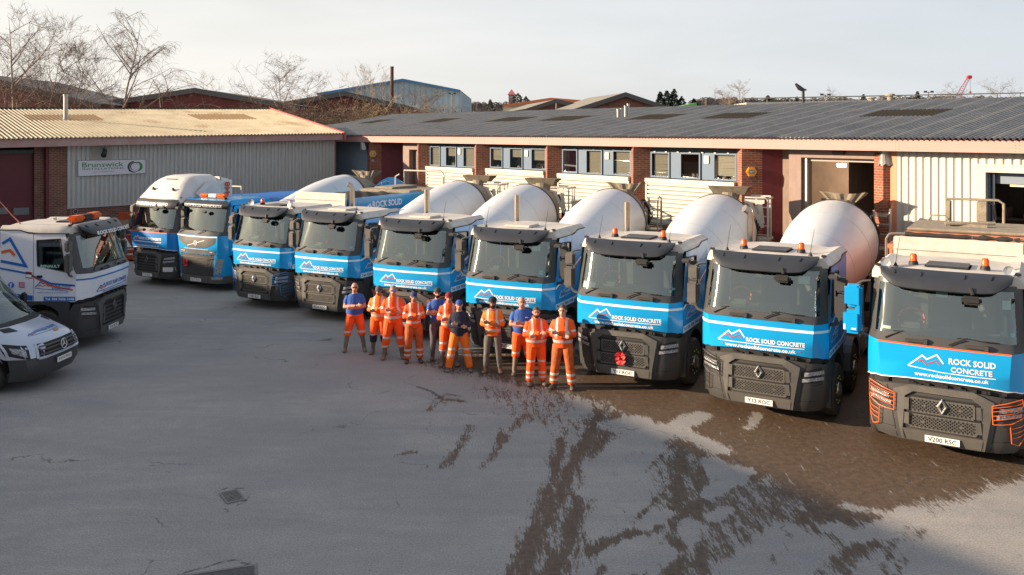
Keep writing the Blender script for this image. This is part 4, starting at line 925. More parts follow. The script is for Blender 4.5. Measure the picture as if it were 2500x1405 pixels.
    P('windscreen_surround', cached('scu', scuttle))
    def glass():
        m = MB(); band(m, [2.085, 2.3, 2.5, 2.7, 2.905], cols=[-2.72,-2.4,-2,-1.5,-1,0,1,1.5,2,2.4,2.72], out=-.004); return m.mesh('windscreen', [GLA], 60)
    P('windscreen', cached('gls', glass))
    def wiper():
        m = MB(); f = lambda x, z: surf(x, z, .035)
        m.tube([f(0,2.0), f(.10,2.05), f(.28,2.13)], .011, 6); m.tube([f(.12,2.115), f(.30,2.125), f(.5,2.105), f(.74,2.105)], .008, 5); return m.mesh('wiper', [BLK])
    wm = cached('wip', wiper)
    for x in (-.92, .10): P('wiper', wm, loc=(x*.97, .0 if x > -.5 else .06, 0))
    # sides
    def side(s):
        m = MB(); X = s*1.205; c = lambda x, y, z: (x, y, z)
        yw0, yw1, zw0, zw1 = .62, 1.30, 2.10, 2.84
        out = [(.32,1.27),(SY,1.27),(SY,3.06),(1.75,3.06),(1.55,2.97),(.60,2.97),(.46,2.5),(.38,2.08),(.32,1.95)]
        win = [(.60,2.02),(1.30,2.16),(1.32,2.80),(.72,2.84)]
        # ring of quads round the window
        ring = [((.32,1.27),(1.40,1.27),(1.30,2.16),(.60,2.02)), ((1.40,1.27),(1.40,2.97),(1.32,2.80),(1.30,2.16)), ((1.40,2.97),(.60,2.97),(.72,2.84),(1.32,2.80)), ((.60,2.97),(.46,2.5),(.60,2.02),(.72,2.84)), ((.46,2.5),(.38,2.08),(.32,1.95),(.32,1.27),(.60,2.02))]
        for q in ring: m.face([c(X-(0 if p[1] < 2.9 else 0), *p) for p in q])
        d = m.mesh('door', [body], 20)
        m = MB(); m.face([c(X-s*.012, *p) for p in win]); w = m.mesh('window', [GLS])
        m = MB(); n_ = 4
        for i in range(4):
            a, b = win[i], win[(i+1) % 4]; m.tube([c(X+s*.004, *a), c(X+s*.004, *b)], .016, 6)
        wf = m.mesh('window_frame', [BLK])
        m = MB(); m.face([c(X, 1.412, 1.27), c(X, SY, 1.27), c(X, SY, 3.06), c(X, 1.75, 3.06), c(X, 1.55, 2.97), c(X, 1.412, 2.97)]); 
        r = m.mesh('rear_quarter', [body])
        m = MB(); m.bbox(X-.03, X+.03, 1.18, 1.32, 1.86, 1.92, .01); h = m.mesh('handle', [BLK])
        return d, w, wf, r, h
    for s in (-1, 1):
        d, w, wf, r, h = cached('side%d%s' % (s, bk), lambda: side(s)); dd = P('door', d); P('window', w, dd); P('window_frame', wf, dd); P('handle', h, dd); P('rear_quarter', r)
        if st == 'white': P('livery', side_stripes(s), dd)
    def roof():
        m = MB(); ys = [.40,.46,.55,.8,1.2,1.6,1.9,2.15,SY+.01]
        def pt(t, y):
            s = 1 if t >= 0 else -1; a = abs(t); lip = 2.985 if y < 1.5 else (3.07 if y > 1.75 else 2.985+.085*(y-1.5)/.25)
            sec = [(0,3.165),(.5,3.16),(.86,3.13),(.98,3.15),(1.09,3.17),(1.16,3.13),(1.20,3.06),(1.212,lip)]
            x, z = sec[int(a)]; fr = max(0, (.62-y)/.22); 
            if a < 6.5: z = z-.05*fr*fr
            yy = y+ (.10*(x/1.2)**4 if y < .6 else 0)
            return (s*x*(1-.03*max(0,fr)), yy, z)
        m.grid(pt, list(range(-7, 8)), ys); m.grid(lambda t, k: (pt(t, .40)[0], pt(t,.40)[1]+.0, pt(t,.40)[2]*(1-k)+2.95*k), list(range(-7, 8)), [0, 1])
        return m.mesh('roof', [WHITEC], 35)
    P('roof', cached('roof', roof))
    def back():
        m = MB(); m.box(-1.19, 1.19, SY-.03, SY, 1.2, 3.1); return m.mesh('back_panel', [body])
    P('back_panel', cached('back'+bk, back))
    def gask():
        m = MB(); m.tube([(1.213,.50,2.975),(1.214,1.5,2.98),(1.214,1.75,3.062),(1.214,SY,3.065)], .014, 5)
        return m.mesh('roof_gasket', [BLK])
    P('roof_gasket', cached('gask', gask)); P('roof_gasket', CACHE['gask'], loc=(-2.427, 0, 0))
    def hatch():
        m = MB(); m.bbox(-.36, .36, .72, 1.35, 3.14, 3.20 if o.get('hatch') != 'tray' else 3.22, .03); return m.mesh('roof_hatch', [VIS if o.get('hatch') != 'tray' else WHITEC], 40)
    P('roof_hatch', cached('hat%s' % o.get('hatch'), hatch))
    if o.get('visor', 1):
        def visor():
            m = MB(); n = 16
            def pt(t, k):
                u = abs(t); top = Vector((t*1.03, .40+.05*u**3, 3.16+.01*u)); bx = t*.90
                bot = Vector((bx, 0.0+.12*u**3, 2.885+.06*u**5))
                if u > .9: q = (u-.9)/.1; bot = bot.lerp(Vector((t*1.0, .30, 3.06)), q)
                p = top.lerp(bot, k); p.y -= .05*math.sin(math.pi*k)*(1-u**4*.6); p.z += .03*math.sin(math.pi*k); return p
            ts = np.linspace(-1, 1, 25); ks = np.linspace(0, 1, 7)
            m.grid(pt, ts, ks); m.grid(lambda t, k: pt(t, k)+Vector((0,.02,-.02)), ts, ks)
            m.grid(lambda t, k: pt(t, 1)+Vector((0,.02,-.02))*k, ts, [0,1])
            for x in (-.78,-.35,.32,.72):
                a = pt(x, .22)+Vector((0,-.004,.006)); b = pt(x, .42)+Vector((0,-.004,.006)); m.tube([a, b], [.016,.012], 6, 1)
            return m.mesh('sun_visor', [o.get('visor_mat', VIS), BLK], 40)
        v = P('sun_visor', cached('vis', visor))
    def mirror(s):
        m = MB()
        if s < 0:
            m.bbox(-1.53,-1.31,.34,.46,2.54,2.82,.035); m.bbox(-1.55,-1.32,.32,.46,2.03,2.50,.04)
        else:
            m.bbox(1.31,1.53,.34,.46,2.54,2.82,.035); m.bbox(1.32,1.55,.32,.46,2.03,2.50,.04)
        m.tube([(s*1.2,.50,2.88),(s*1.33,.45,2.86),(s*1.42,.42,2.80)], .022, 7); m.tube([(s*1.2,.44,1.90),(s*1.34,.42,1.95),(s*1.42,.42,2.06)], .032, 7)
        m.tube([(s*1.31,.40,2.1),(s*1.31,.40,2.8)], .016, 6)
        if s > 0: m.bbox(1.22,1.40,.18,.30,2.80,2.88,.02)
        return m.mesh('mirror', [GREY2 if s > 0 else GREY], 40)  # sunlit side gets the lighter plastic, other side darker: light in the colour
    for s in (-1, 1): P('mirror', cached('mir%d' % s, lambda: mirror(s)))
    def cam_blade():
        m = MB(); m.bbox(.28,.58,-.06,.06,2.70,2.84,.04); m.tube([(.45,0,2.86),(.42,.04,2.96)], .03, 6); return m.mesh('kerb_mirror', [BLK], 40)
    P('kerb_mirror', cached('kerb', cam_blade))
    # inside
    def dash():
        m = MB(); m.add([(-1.08,.16,2.06),(1.08,.16,2.06),(1.08,.62,2.10),(-1.08,.62,2.10),(-1.1,.66,1.5),(1.1,.66,1.5)], [(0,1,2,3),(3,2,5,4)]); m.bbox(-.15,.5,.5,.66,2.05,2.18,.04); m.bbox(-.75,-.35,.5,.7,2.06,2.2,.05)
        m.box(-.03,.09,.12,.2,2.07,2.2); m.box(-1.15,1.15,.66,SY-.05,1.45,1.5); m.box(-1.16,1.16,SY-.09,SY-.05,1.5,3.05)
        return m.mesh('dashboard', [DASH])
    P('dashboard', cached('dash', dash))
    def seat():
        m = MB(); m.bbox(-.25,.25,1.25,1.75,1.75,1.95,.05); m.bbox(-.25,.25,1.68,1.85,1.9,2.55,.06); m.bbox(-.13,.13,1.70,1.82,2.56,2.78,.05); return m.mesh('seat', [SEAT], 40)
    for x in (-.58,.58): P('seat', cached('seat', seat), loc=(x,0,0))
    def swheel():
        m = MB(); c = Vector((0,0,0)); n = 22
        pts = [Vector((0.215*math.cos(2*math.pi*k/n), 0.215*math.sin(2*math.pi*k/n)*.55, 0.215*math.sin(2*math.pi*k/n)*.83)) for k in range(n+1)]
        m.tube(pts, .020, 6, 0, cap=False); m.tube([(-.22,0,0),(.22,0,0)], .028, 6, 1); m.bbox(-.08,.08,-.03,.03,-.07,.06,.02,1); m.tube([(0,0,0),(0,-.25,-.25)], .03, 6, 1); return m.mesh('steering_wheel', [REDP, BLK], 50)
    P('steering_wheel', cached('swh', swheel), loc=(-.56,.74,2.22))
    # below the doors
    def arch(s):
        m = MB(); N_ = 14; yc = 1.25; R = .62
        arc = [(yc-R*math.cos(math.pi*k/N_), .62+R*.92*math.sin(math.pi*k/N_)) for k in range(N_+1)]
        top = [(.60+1.35*k/N_, 1.28) for k in range(N_+1)]
        for k in range(N_): m.face([(s*1.20,*arc[k]),(s*1.20,*arc[k+1]),(s*1.20,*top[k+1]),(s*1.20,*top[k])]); m.face([(s*1.20,*arc[k]),(s*1.20,*arc[k+1]),(s*.85,*arc[k+1]),(s*.85,*arc[k])])
        m.add([(s*1.2,.5,.32),(s*1.2,.63,.62),(s*1.2,.60,1.28),(s*1.2,.5,1.28)], [(0,1,2,3)]); m.box(min(s*1.2,s*1.0),max(s*1.2,s*1.0),1.87,1.95,.5,1.28)
        return m.mesh('wheel_arch', [GREY2])
    for s in (-1, 1): P('wheel_arch', cached('arch%d' % s, lambda: arch(s)))
    for x in o.get('beacons', ()):
        def bc():
            m = MB(); m.lathe([(0,.085),(.04,.078),(.075,.062)], (0,0,0), n=14); k = len(m.f); m.lathe([(.07,.064),(.17,.058),(.195,.04),(.198,.005)], (0,0,0), n=14); m.mi[k:] = [1]*(len(m.f)-k); return m.mesh('beacon', [BLK, AMB], 40)
        P('beacon', cached('bc', bc), loc=(x, .95, 3.16))
    for x in o.get('aerials', ()):
        def ae():
            m = MB(); m.lathe([(0,.045),(.03,.03),(.07,.012)], (0,0,0), n=8); m.tube([(0,0,.06),(.03,.03,.3),(.06,.06,.52)], [.006,.005,.003], 5); return m.mesh('aerial', [BLK])
        P('aerial', cached('ae', ae), loc=(x, .62, 3.15))
    def clips():
        m = MB()
        for s in (-1,1): m.bbox(s*1.08-.05, s*1.08+.05, .48, .56, 3.14, 3.19, .015)
        return m.mesh('marker_lamps', [BLK])
    for s in (-1, 1):
        P('marker_lamp', cached('mk', lambda: (lambda m: (m.bbox(-.05,.05,-.04,.04,0,.045,.015), m.mesh('marker_lamp', [BLK]))[1])(MB())), loc=(s*1.08, .54, 3.15))
    if o.get('plate'): P('number_plate', plate_mesh(o['plate']))
    for k, (x, z, w, h, c) in enumerate(o.get('stickers', ())):
        m = MB(); m.grid(lambda a, b: surf(a, b, -.012), np.linspace(x, x+w, 3), [z, z+h]); P('sticker', m.mesh('sticker', [mat('sticker%d' % c, [(.35,.55,.55),(.05,.45,.65),(.75,.72,.68),(.5,.04,.03)][c], .5)]))
def chassis(root, y0, y1, axles, nuts=True, guard=True, front=(1.15, 3.05)):
    m = MB(); m.box(-.45,-.33,.9,y1,.62,.92); m.box(.33,.45,.9,y1,.62,.92)
    for y in np.arange(1.2, y1, 1.1): m.box(-.33,.33,y,y+.1,.66,.88)
    m.build('chassis', BLK, root)
    for y in front:
        for s in (-1, 1): add_wheel(root, s, y, nuts=nuts)
    for y in axles:
        for s in (-1, 1): add_wheel(root, s, y, w=.34, nuts=nuts)
    if len(front) > 1:
        for s in (-1, 1):
            m = MB(); R = .60; yc = front[1]
            arc = [(yc-R*math.cos(math.pi*k/10), .55+R*math.sin(math.pi*k/10)) for k in range(11)]
            for k in range(10): m.face([(s*1.25,*arc[k]),(s*1.25,*arc[k+1]),(s*.9,*arc[k+1]),(s*.9,*arc[k])])
            m.build('mudguard', GREY2, root, smooth=60)
    m = MB(); m.bbox(.75,1.22,3.9,5.1,.45,1.0,.05); m.build('fuel_tank', STEEL, root, smooth=40)
    m = MB(); m.bbox(-1.22,-.75,3.9,4.9,.45,1.0,.05); m.build('water_tank', GREY2, root, smooth=40)
    if guard:
        m = MB(); m.box(1.18,1.22,3.75,5.2,.55,.62); m.box(1.18,1.22,3.75,5.2,.85,.92); m.box(1.18,1.22,3.75,3.8,.55,1.15); m.build('side_guard', GALV, root)
def exhaust(root, bend=False, x=-.85, y=2.55, top=3.82):
    m = MB(); p = [(x,y,1.6),(x,y,top-.12)]
    p += [(x-.03,y-.05,top-.02),(x-.10,y-.12,top+.03)] if bend else [(x,y,top)]
    m.tube(p, .085, 14); m.build('exhaust_stack', STEEL, root, smooth=40)
def mixer(root, hop='flat', rear='ladder', slope=.155, dusty=False):
    tilt = math.atan(slope); ax = Vector((0, math.cos(tilt), math.sin(tilt))); o = Vector((0, 2.95, 1.84))
    pr = [(0,.30),(.12,.34),(.22,.56),(.4,.62),(1.3,.80),(2.2,.94),(3.1,1.07),(3.6,1.115),(4.1,1.14),(4.7,1.135),(5.1,1.09),(5.12,1.09),(5.6,.95),(6.1,.78),(6.45,.62)]
    prs = []
    for i in range(len(pr)-1):
        a, b = pr[i], pr[i+1]; prs.append(a)
    prs.append(pr[-1])
    def f():
        m = MB(); m.lathe(prs, o, ax, 72, mfun=lambda i, k: 1 if i >= 11 else 0); return m.mesh('drum', [DRUM, SAND], 18)
    d = ob('drum', cached('drum%s' % slope, f), root)
    def g():
        m = MB()
        for t, r in ((5.14, 1.09),): m.lathe([(t-.06,r-.02),(t-.06,r+.03),(t+.05,r+.0),(t+.05,r-.05)], o, ax, 64)
        return m.mesh('roller_ring', [mat('greasy_steel', (.10,.08,.06), .55, .4, .5, 6)], 30)
    ob('roller_ring', cached('ring%s' % slope, g), d)
    def h():
        m = MB()
        for t, r in ((1.3,.80),(2.2,.94),(3.6,1.115)): m.lathe([(t-.005,r+.002),(t+.005,r+.0035)], o, ax, 72)
        a = ax; e1 = Vector((1,0,0)); e2 = ax.cross(e1)
        return m.mesh('weld_seams', [mat('weld_grey', (.36,.36,.37), .5)], 30)
    ob('weld_seam', cached('seam%s' % slope, h), d)
    # pedestal frames
    m = MB(); m.box(-.5,.5,2.75,2.95,.9,1.95); m.add([(-.6,3.0,.95),(.6,3.0,.95),(.6,8.9,.95),(-.6,8.9,.95)], [(0,1,2,3)]); m.build('front_pedestal', WHITEC, root)
    m = MB()
    for s in (-1, 1): m.tube([(s*.75,8.4,.95),(s*.95,8.1,2.0)], .06, 6); m.tube([(s*.75,8.9,.95),(s*.8,9.3,2.9)], .05, 6)
    m.tube([(-.85,9.3,2.9),(.85,9.3,2.9)], .05, 6); m.build('rear_frame', WHITEC, root)
    # charging hopper
    zt = {'flat': 3.86, 'cloth': 3.80}[hop]
    hm = SAND if hop == 'cloth' else mat('hopper_rubber', (.07,.06,.045), .8, 0, .6, 5, col2=(.20,.17,.12))
    m = MB()
    if hop == 'flat':
        a = [(-.62,9.0,zt),(.62,9.0,zt),(.62,9.6,zt-.02),(-.62,9.6,zt-.02)]; b = [(-.48,9.1,zt-.24),(.48,9.1,zt-.24),(.4,9.5,zt-.26),(-.4,9.5,zt-.26)]
        m.add(a+b, [(0,1,5,4),(1,2,6,5),(2,3,7,6),(3,0,4,7)])
    else:
        n = 12
        def pt(t, k):
            x = t*(.62 if k < .5 else .36); z = zt+(.06*abs(t)**3 if k < .5 else -.24); y = 9.0+(.12 if k > .5 else 0)+.03*math.sin(t*9); return (x, y, z)
        m.grid(pt, np.linspace(-1,1,n), [0,1]); m.grid(lambda t, k: (t*(.62-.26*k), 9.6-.1*k, zt-.05+.05*abs(t)-.22*k), np.linspace(-1,1,n), [0,1])
        for s in (-1,1): m.face([(s*.62,9.0,zt+.06),(s*.62,9.6,zt),(s*.36,9.5,zt-.24),(s*.36,9.12,zt-.24)])
    m.build('charging_hopper', hm, root)
    m = MB(); m.lathe([(0,.30),(.35,.22),(.7,.20)], (0,9.3,zt-.22), (0,-.15,-1), 14); m.box(-.3,.3,9.2,9.5,1.6,2.9); m.build('discharge_funnel', SAND, root)
    m = MB(); m.add([(-.2,9.2,2.0),(.2,9.2,2.0),(.25,9.6,1.1),(-.25,9.6,1.1),(-.2,9.25,1.85),(.2,9.25,1.85)], [(0,1,2,3),(4,5,2,3)]); m.build('chute', SAND, root)
    # ladder and platform
    m = MB(); lm_ = WHITEC if rear == 'white' else GALV
    x0, x1 = (.80, 1.22); tp = 3.58 if rear == 'white' else 3.35
    for x in (x0, x1): m.tube([(x,9.35,.9),(x,9.3,2.6),(x,9.3,tp)], .032, 6)
    for z in np.arange(1.0, tp-.1, .28): m.tube([(x0,9.32,z),(x1,9.32,z)], .018, 5)
    if rear == 'white':
        m.tube([(.62,8.55,tp),(1.22,8.55,tp),(1.28,8.6,tp-.06),(1.28,8.6,2.35),(1.28,9.3,2.35)], .03, 6); m.tube([(.62,9.35,tp),(1.22,9.3,tp)], .03, 6); m.tube([(1.28,8.95,tp-.02),(1.28,8.95,2.35)], .025, 6)
        m.tube([(1.28,8.6,tp-.03),(1.28,9.3,tp-.03)], .028, 6); m.box(.7,1.3,8.6,9.3,2.30,2.36)
        m.add([(.62,8.5,tp-.05),(1.2,8.5,tp-.05),(1.2,8.5,tp-.16),(.62,8.5,tp-.16),(1.0,8.5,tp-.16),(1.14,8.5,tp-.16),(1.2,8.52,tp-.75),(1.05,8.52,tp-.75),(.72,8.5,tp-.16),(.85,8.5,tp-.16),(1.2,8.52,tp-.85),(1.1,8.52,tp-.9)], [(0,1,2,3),(4,5,6,7),(8,9,10,11)])
    else:
        m.tube([(x1,9.3,tp),(x1+.03,9.0,tp+.06),(x1+.06,8.7,tp),(x1+.06,8.65,2.35)], .026, 6); m.box(x0,x1+.06,8.65,9.3,2.32,2.36); m.tube([(x0,8.65,2.35),(x0,8.65,tp-.1),(x1,8.65,tp-.1)], .022, 6)
    m.build('ladder', lm_, root, smooth=40)
    m = MB()
    for k in range(3): m.tube([(.65+.05*k,9.0,3.3),(.85+.06*k,9.1,2.95-.1*k),(.80,9.2,2.4),(.6,9.2,1.8)], .022, 5)
    m.build('hydraulic_hoses', BLK, root)
# ------------------------------------------------------------------ the fleet
BGUARD = mat('blue_guard', (.02,.16,.40), .4); OGUARD = mat('orange_guard', (.75,.14,.02), .45); KGUARD = mat('black_guard', (.015,.015,.015), .5)
def lorry(name, lab, cat, x, y, th, grp='lorries lined up in the yard'): return thing(name, lab, cat, (x, y, 0), -math.radians(th), grp)
def poppy(lab, root_pose, lx, lz, sc=1, ly=-.11):
    # petal badge on a grille, a thing hung on the lorry
    X0, Y0, th = root_pose; c, s = math.cos(math.radians(th)), math.sin(math.radians(th))
    t = thing('poppy', lab, 'poppy', (X0+lx*c+ly*s, Y0-lx*s+ly*c, lz), -math.radians(th), 'red poppies on the lorry grilles')
    m = MB()
    for (cx, cz, r) in ((0, .055, .115), (0, -.055, .115)):
        pts = [(cx+r*1.28*math.cos(2*math.pi*k/20), -.02+.012*math.cos(2*math.pi*k/20*5), cz+r*math.sin(2*math.pi*k/20)) for k in range(20)]
        pts = [(a*sc, b-.012*(cz > 0), d*sc) for a, b, d in pts]; m.add(pts+[(cx*sc, .012, cz*sc)], [(k, (k+1) % 20, 20) for k in range(20)])
    m.build('petals', mat('poppy_red', (.62,.015,.02), .55, 0, .2, 20), t)
    m = MB(); m.lathe([(0,.035*sc),(.02,.03*sc),(.028,.01)], (0,-.03,0), (0,-1,0), 12); m.build('centre', BLK, t)
def tipper(root, col, inside, load=False, y0=2.75, y1=8.1, logo=False):
    H1 = 3.20
    m = MB(); m.bbox(-1.13,1.13,y0,y0+.08,1.1,3.45,.02); m.box(-1.13,1.13,y0-.03,y0,3.20,3.24); m.box(1.02,1.13,y0-.04,y0,1.2,3.2); m.build('headboard', WHITEC, root)
    for s in (-1, 1):
        m = MB(); x0, x1 = sorted((s*1.22, s*1.16)); m.box(x0, x1, y0+.1, y1, 1.15, H1); m.bbox(*sorted((s*1.26, s*1.14)), y0+.1, y1, H1-.02, H1+.07, .015)
        for y in np.arange(y0+.9, y1, 1.1): 
            if not logo: m.box(*sorted((s*1.22, s*1.25)), y, y+.08, 1.2, H1)
        w = m.build('side_wall', [col], root)
        m = MB(); m.box(*sorted((s*1.155, s*1.15)), y0+.1, y1, 1.2, H1+.03); m.build('liner', inside, w)
        if logo and s > 0:
            m = MB(); fn = lambda y, z: (1.2225, y, z); mountain(m, y0+.35, 2.55, 1.75, fn, 0, 1, .035); put_text(m, 'ROCK SOLID', y0+1.35, y0+3.1, 2.86, 3.10, fn, bold=.035); put_text(m, 'CONCRETE', y0+1.5, y0+3.0, 2.5, 2.74, fn, bold=.035)
            m.build('lettering', [WDEC, RDEC], w)
    m = MB(); m.box(-1.15,1.15,y1-.05,y1,1.15,H1); m.box(-1.15,1.15,y0+.08,y1,1.15,1.3); m.build('tailgate', inside, root)
    return H1
def headpole(root, y, z=3.47):
    m = MB(); m.tube([(-1.3,y,1.6),(-1.3,y,z-.12),(-1.24,y,z-.02),(-1.12,y,z),(1.5,y,z)], .03, 8); m.build('sheet_frame', STEEL, root, smooth=40)
    m = MB(); m.tube([(-.95+.1*k, y+.005*math.sin(k*2.3), z+.004*math.cos(k*1.7)) for k in range(21)], [.045+.012*math.sin(k*1.9)*(.3 if k < 12 else 1.6) for k in range(21)], 9); m.build('rolled_sheet', mat('sheet_black', (.03,.027,.024), .8, 0, .5, 12), root, smooth=60)
# T9 right-hand tipper
P9 = (7.17,14.4,31.6)
r = lorry('tipper_lorry', 'nearest blue tipper lorry at the right, orange headlight guards, blue mirror cover, plate V200 RSC', 'lorry', *P9)
make_cab(r, dict(plate='V200 RSC', logo='two', stripe='orange', guard=OGUARD, beacons=(-.55,.58), aerials=(-.80,), stickers=((.86,2.62,.12,.14,0),(.98,2.2,.06,.06,1),(-.95,2.13,.14,.05,2),(-.12,2.74,.18,.12,0))))
chassis(r, 0, 8.1, (6.0,7.35)); tipper(r, mat('orange_body', (.50,.19,.09), .75, 0, .35, 4, col2=(.36,.13,.07)), MATS['orange_body']); headpole(r, 3.05)
m = MB(); m.box(-1.15,1.15,4.35,4.47,3.0,3.2); m.add([(-1.15,4.5,2.6),(1.15,4.5,2.6),(1.15,5.4,3.28),(-1.15,5.4,3.28),(1.15,7.9,3.33),(-1.15,7.9,3.33)], [(0,1,2,3),(3,2,4,5)]); m.box(-.06,.06,3.0,5.2,2.75,3.15); m.build('cross_member', MATS['orange_body'], r)
m = MB(); m.bbox(-1.22,1.2,5.45,7.6,3.30,3.36,.02); m.box(-.4,.35,6.3,6.4,3.36,3.42); m.tube([(-.5,6.2,3.42),(.5,6.5,3.45)], .04, 6); m.build('body_cover', SAND, r)
m = MB(); m.tube([(-.62,7.9,3.3),(-.62,7.9,3.88),(.5,7.9,3.88),(.62,7.9,3.8),(.62,7.9,3.2)], .035, 8); m.tube([(-1.0,7.4,3.32),(-.9,7.4,3.5),(-.6,7.4,3.5),(-.5,7.4,3.32)], .02, 6); m.bbox(.05,.28,7.7,7.95,3.35,3.85,.02); m.bbox(-.6,-.5,7.6,7.9,3.3,3.85,.02); m.build('rear_hoop', SAND, r, smooth=40)
m = MB(); m.tube([(.30,7.8,3.85),(.42,7.8,3.75),(.45,7.85,3.4)], .03, 6); m.build('hydraulic_hoses', BLK, r)
m = MB(); m.bbox(-1.60,-1.30,.22,.40,2.42,2.82,.05); m.bbox(-1.62,-1.31,.20,.40,1.95,2.37,.06); m.bbox(-1.42,-1.31,.24,.40,2.0,2.8,.03); mc = m.build('mirror_cover', BLUE, r, smooth=40)
m = MB(); m.box(-1.60,-1.57,.193,.2,2.02,2.12); m.box(-1.47,-1.39,.193,.2,2.03,2.06); m.build('sticker', PLATE, mc)
for s in (-1, 1):
    m = MB(); m.lathe([(0,.03),(.05,.05),(.12,.085),(.13,.085),(.10,.05),(.10,.01)], (s*.95,.62,3.23), (0,-1,0), 14); m.tube([(s*.95,.62,3.23),(s*.95,.75,3.2)], .05, 8); m.build('air_horn', CHR, r, smooth=40)
# mixers T8..T4
def mix_lorry(lab, pose, o, **k):
    r = lorry('concrete_mixer_lorry', lab, 'mixer lorry', *pose, 'blue concrete mixer lorries with white drums'); o.setdefault('logo', 'one'); o.setdefault('stripe', 'white'); make_cab(r, o)
    ex = k.pop('ex', False); chassis(r, 0, 9.2, (6.7,8.05)); exhaust(r, ex); mixer(r, **k); return r
P7 = (2.38,18.5,28.0)
mix_lorry('blue mixer lorry second from the right, two amber beacons, plate Y13 ROC', (4.72,16.5,30.3), dict(plate='Y13 ROC', guard=KGUARD, guard_sides=(-1,), beacons=(-.55,.58), aerials=(-.80,.82), stickers=((.66,2.66,.21,.14,0),(.96,2.2,.06,.07,1))), hop='cloth', rear='hoop', ex=True)
mix_lorry('blue concrete mixer lorry with a red poppy on its grille and plate Y17 ROC', P7, dict(plate='Y17 ROC', beacons=(-.55,.58), aerials=(-.80,.82), stickers=((.96,2.15,.06,.06,1),(-1.0,2.11,.3,.13,2))), hop='flat', rear='white')
poppy('red poppy with round centre on the lower grille above plate Y17 ROC', P7, -.02, .715, .80)
mix_lorry('blue mixer lorry behind the turbaned man and the right-hand bald man', (-.2,20.8,25.8), dict(plate='V5 ROC', hatch='tray', aerials=(-.80,.82), stickers=((.62,2.68,.21,.13,0),(.86,2.14,.10,.10,1))), hop='cloth', rear='hoop')
mix_lorry('blue mixer lorry behind the middle of the group, orange guards on its headlights', (-2.86,23.07,25.4), dict(plate='RS74', hatch='tray', guard=OGUARD, aerials=(.82,)), hop='flat', rear='white')
mix_lorry('blue concrete mixer lorry behind the leftmost man, plate RS24 ROC', (-5.62,25.35,28.0), dict(plate='RS24 ROC', hatch='tray', guard=KGUARD, guard_sides=(-1,), aerials=(.82,), stickers=((.96,2.15,.06,.06,1),)), hop='flat', rear='white', ex=True)
# T3 tipper with sand
r = lorry('tipper_lorry', 'blue tipper lorry with a dark load, blue headlight guards and plate V300 RSC', 'lorry', -8.03, 27.03, 28.5)
make_cab(r, dict(plate='V300 RSC', logo='one', stripe='white', guard=BGUARD, beacons=(-.62,.58), stickers=((.9,2.2,.07,.08,1),(.72,2.2,.06,.2,3))))
chassis(r, 0, 8.1, (6.0,7.35)); tipper(r, BLUE, BLUE, logo=True, y0=3.0, y1=9.3)
m = MB()
def sandz(x, y): return 3.12+.28*math.exp(-((y-4.6)/1.3)**2-(x/.9)**2)+.16*math.exp(-((y-7.3)/1.3)**2-(x/.9)**2)+.03*math.sin(x*9+y*7)
m.grid(lambda x, y: (x, y, sandz(x, y)), np.linspace(-1.14,1.14,16), np.linspace(3.08,6.6,24)); m.build('load', mat('dark_load', (.055,.042,.034), .95, 0, .4, 14, .6, 40), r, smooth=60)
m = MB()
for k in range(3): m.bbox(-1.2,1.22,6.6+.9*k,7.45+.9*k,3.2,3.34-.02*k,.04)
m.bbox(-.7,.2,6.9,8.6,3.32,3.42,.03); m.build('body_cover', SAND, r)
m = MB(); m.tube([(-.9,9.2,3.2),(-.9,9.2,3.95),(.9,9.2,3.95),(1.0,9.2,3.85),(1.0,9.2,3.2)], .035, 8); m.tube([(-1.2,9.0,3.3),(-1.2,9.0,3.7),(-1.0,9.0,3.8)], .03, 6); m.tube([(1.2,9.0,3.2),(1.2,9.0,3.75),(1.0,9.2,3.8)], .03, 6); m.build('rear_hoop', WHITEC, r, smooth=40)
for s in (-1, 1):
    m = MB(); m.lathe([(0,.05),(.1,.10),(.14,.10),(.12,.06),(.12,.01)], (s*.86,.75,3.26), (-s*.3,-1,0), 14); m.build('work_lamp', CHR, r, smooth=40)
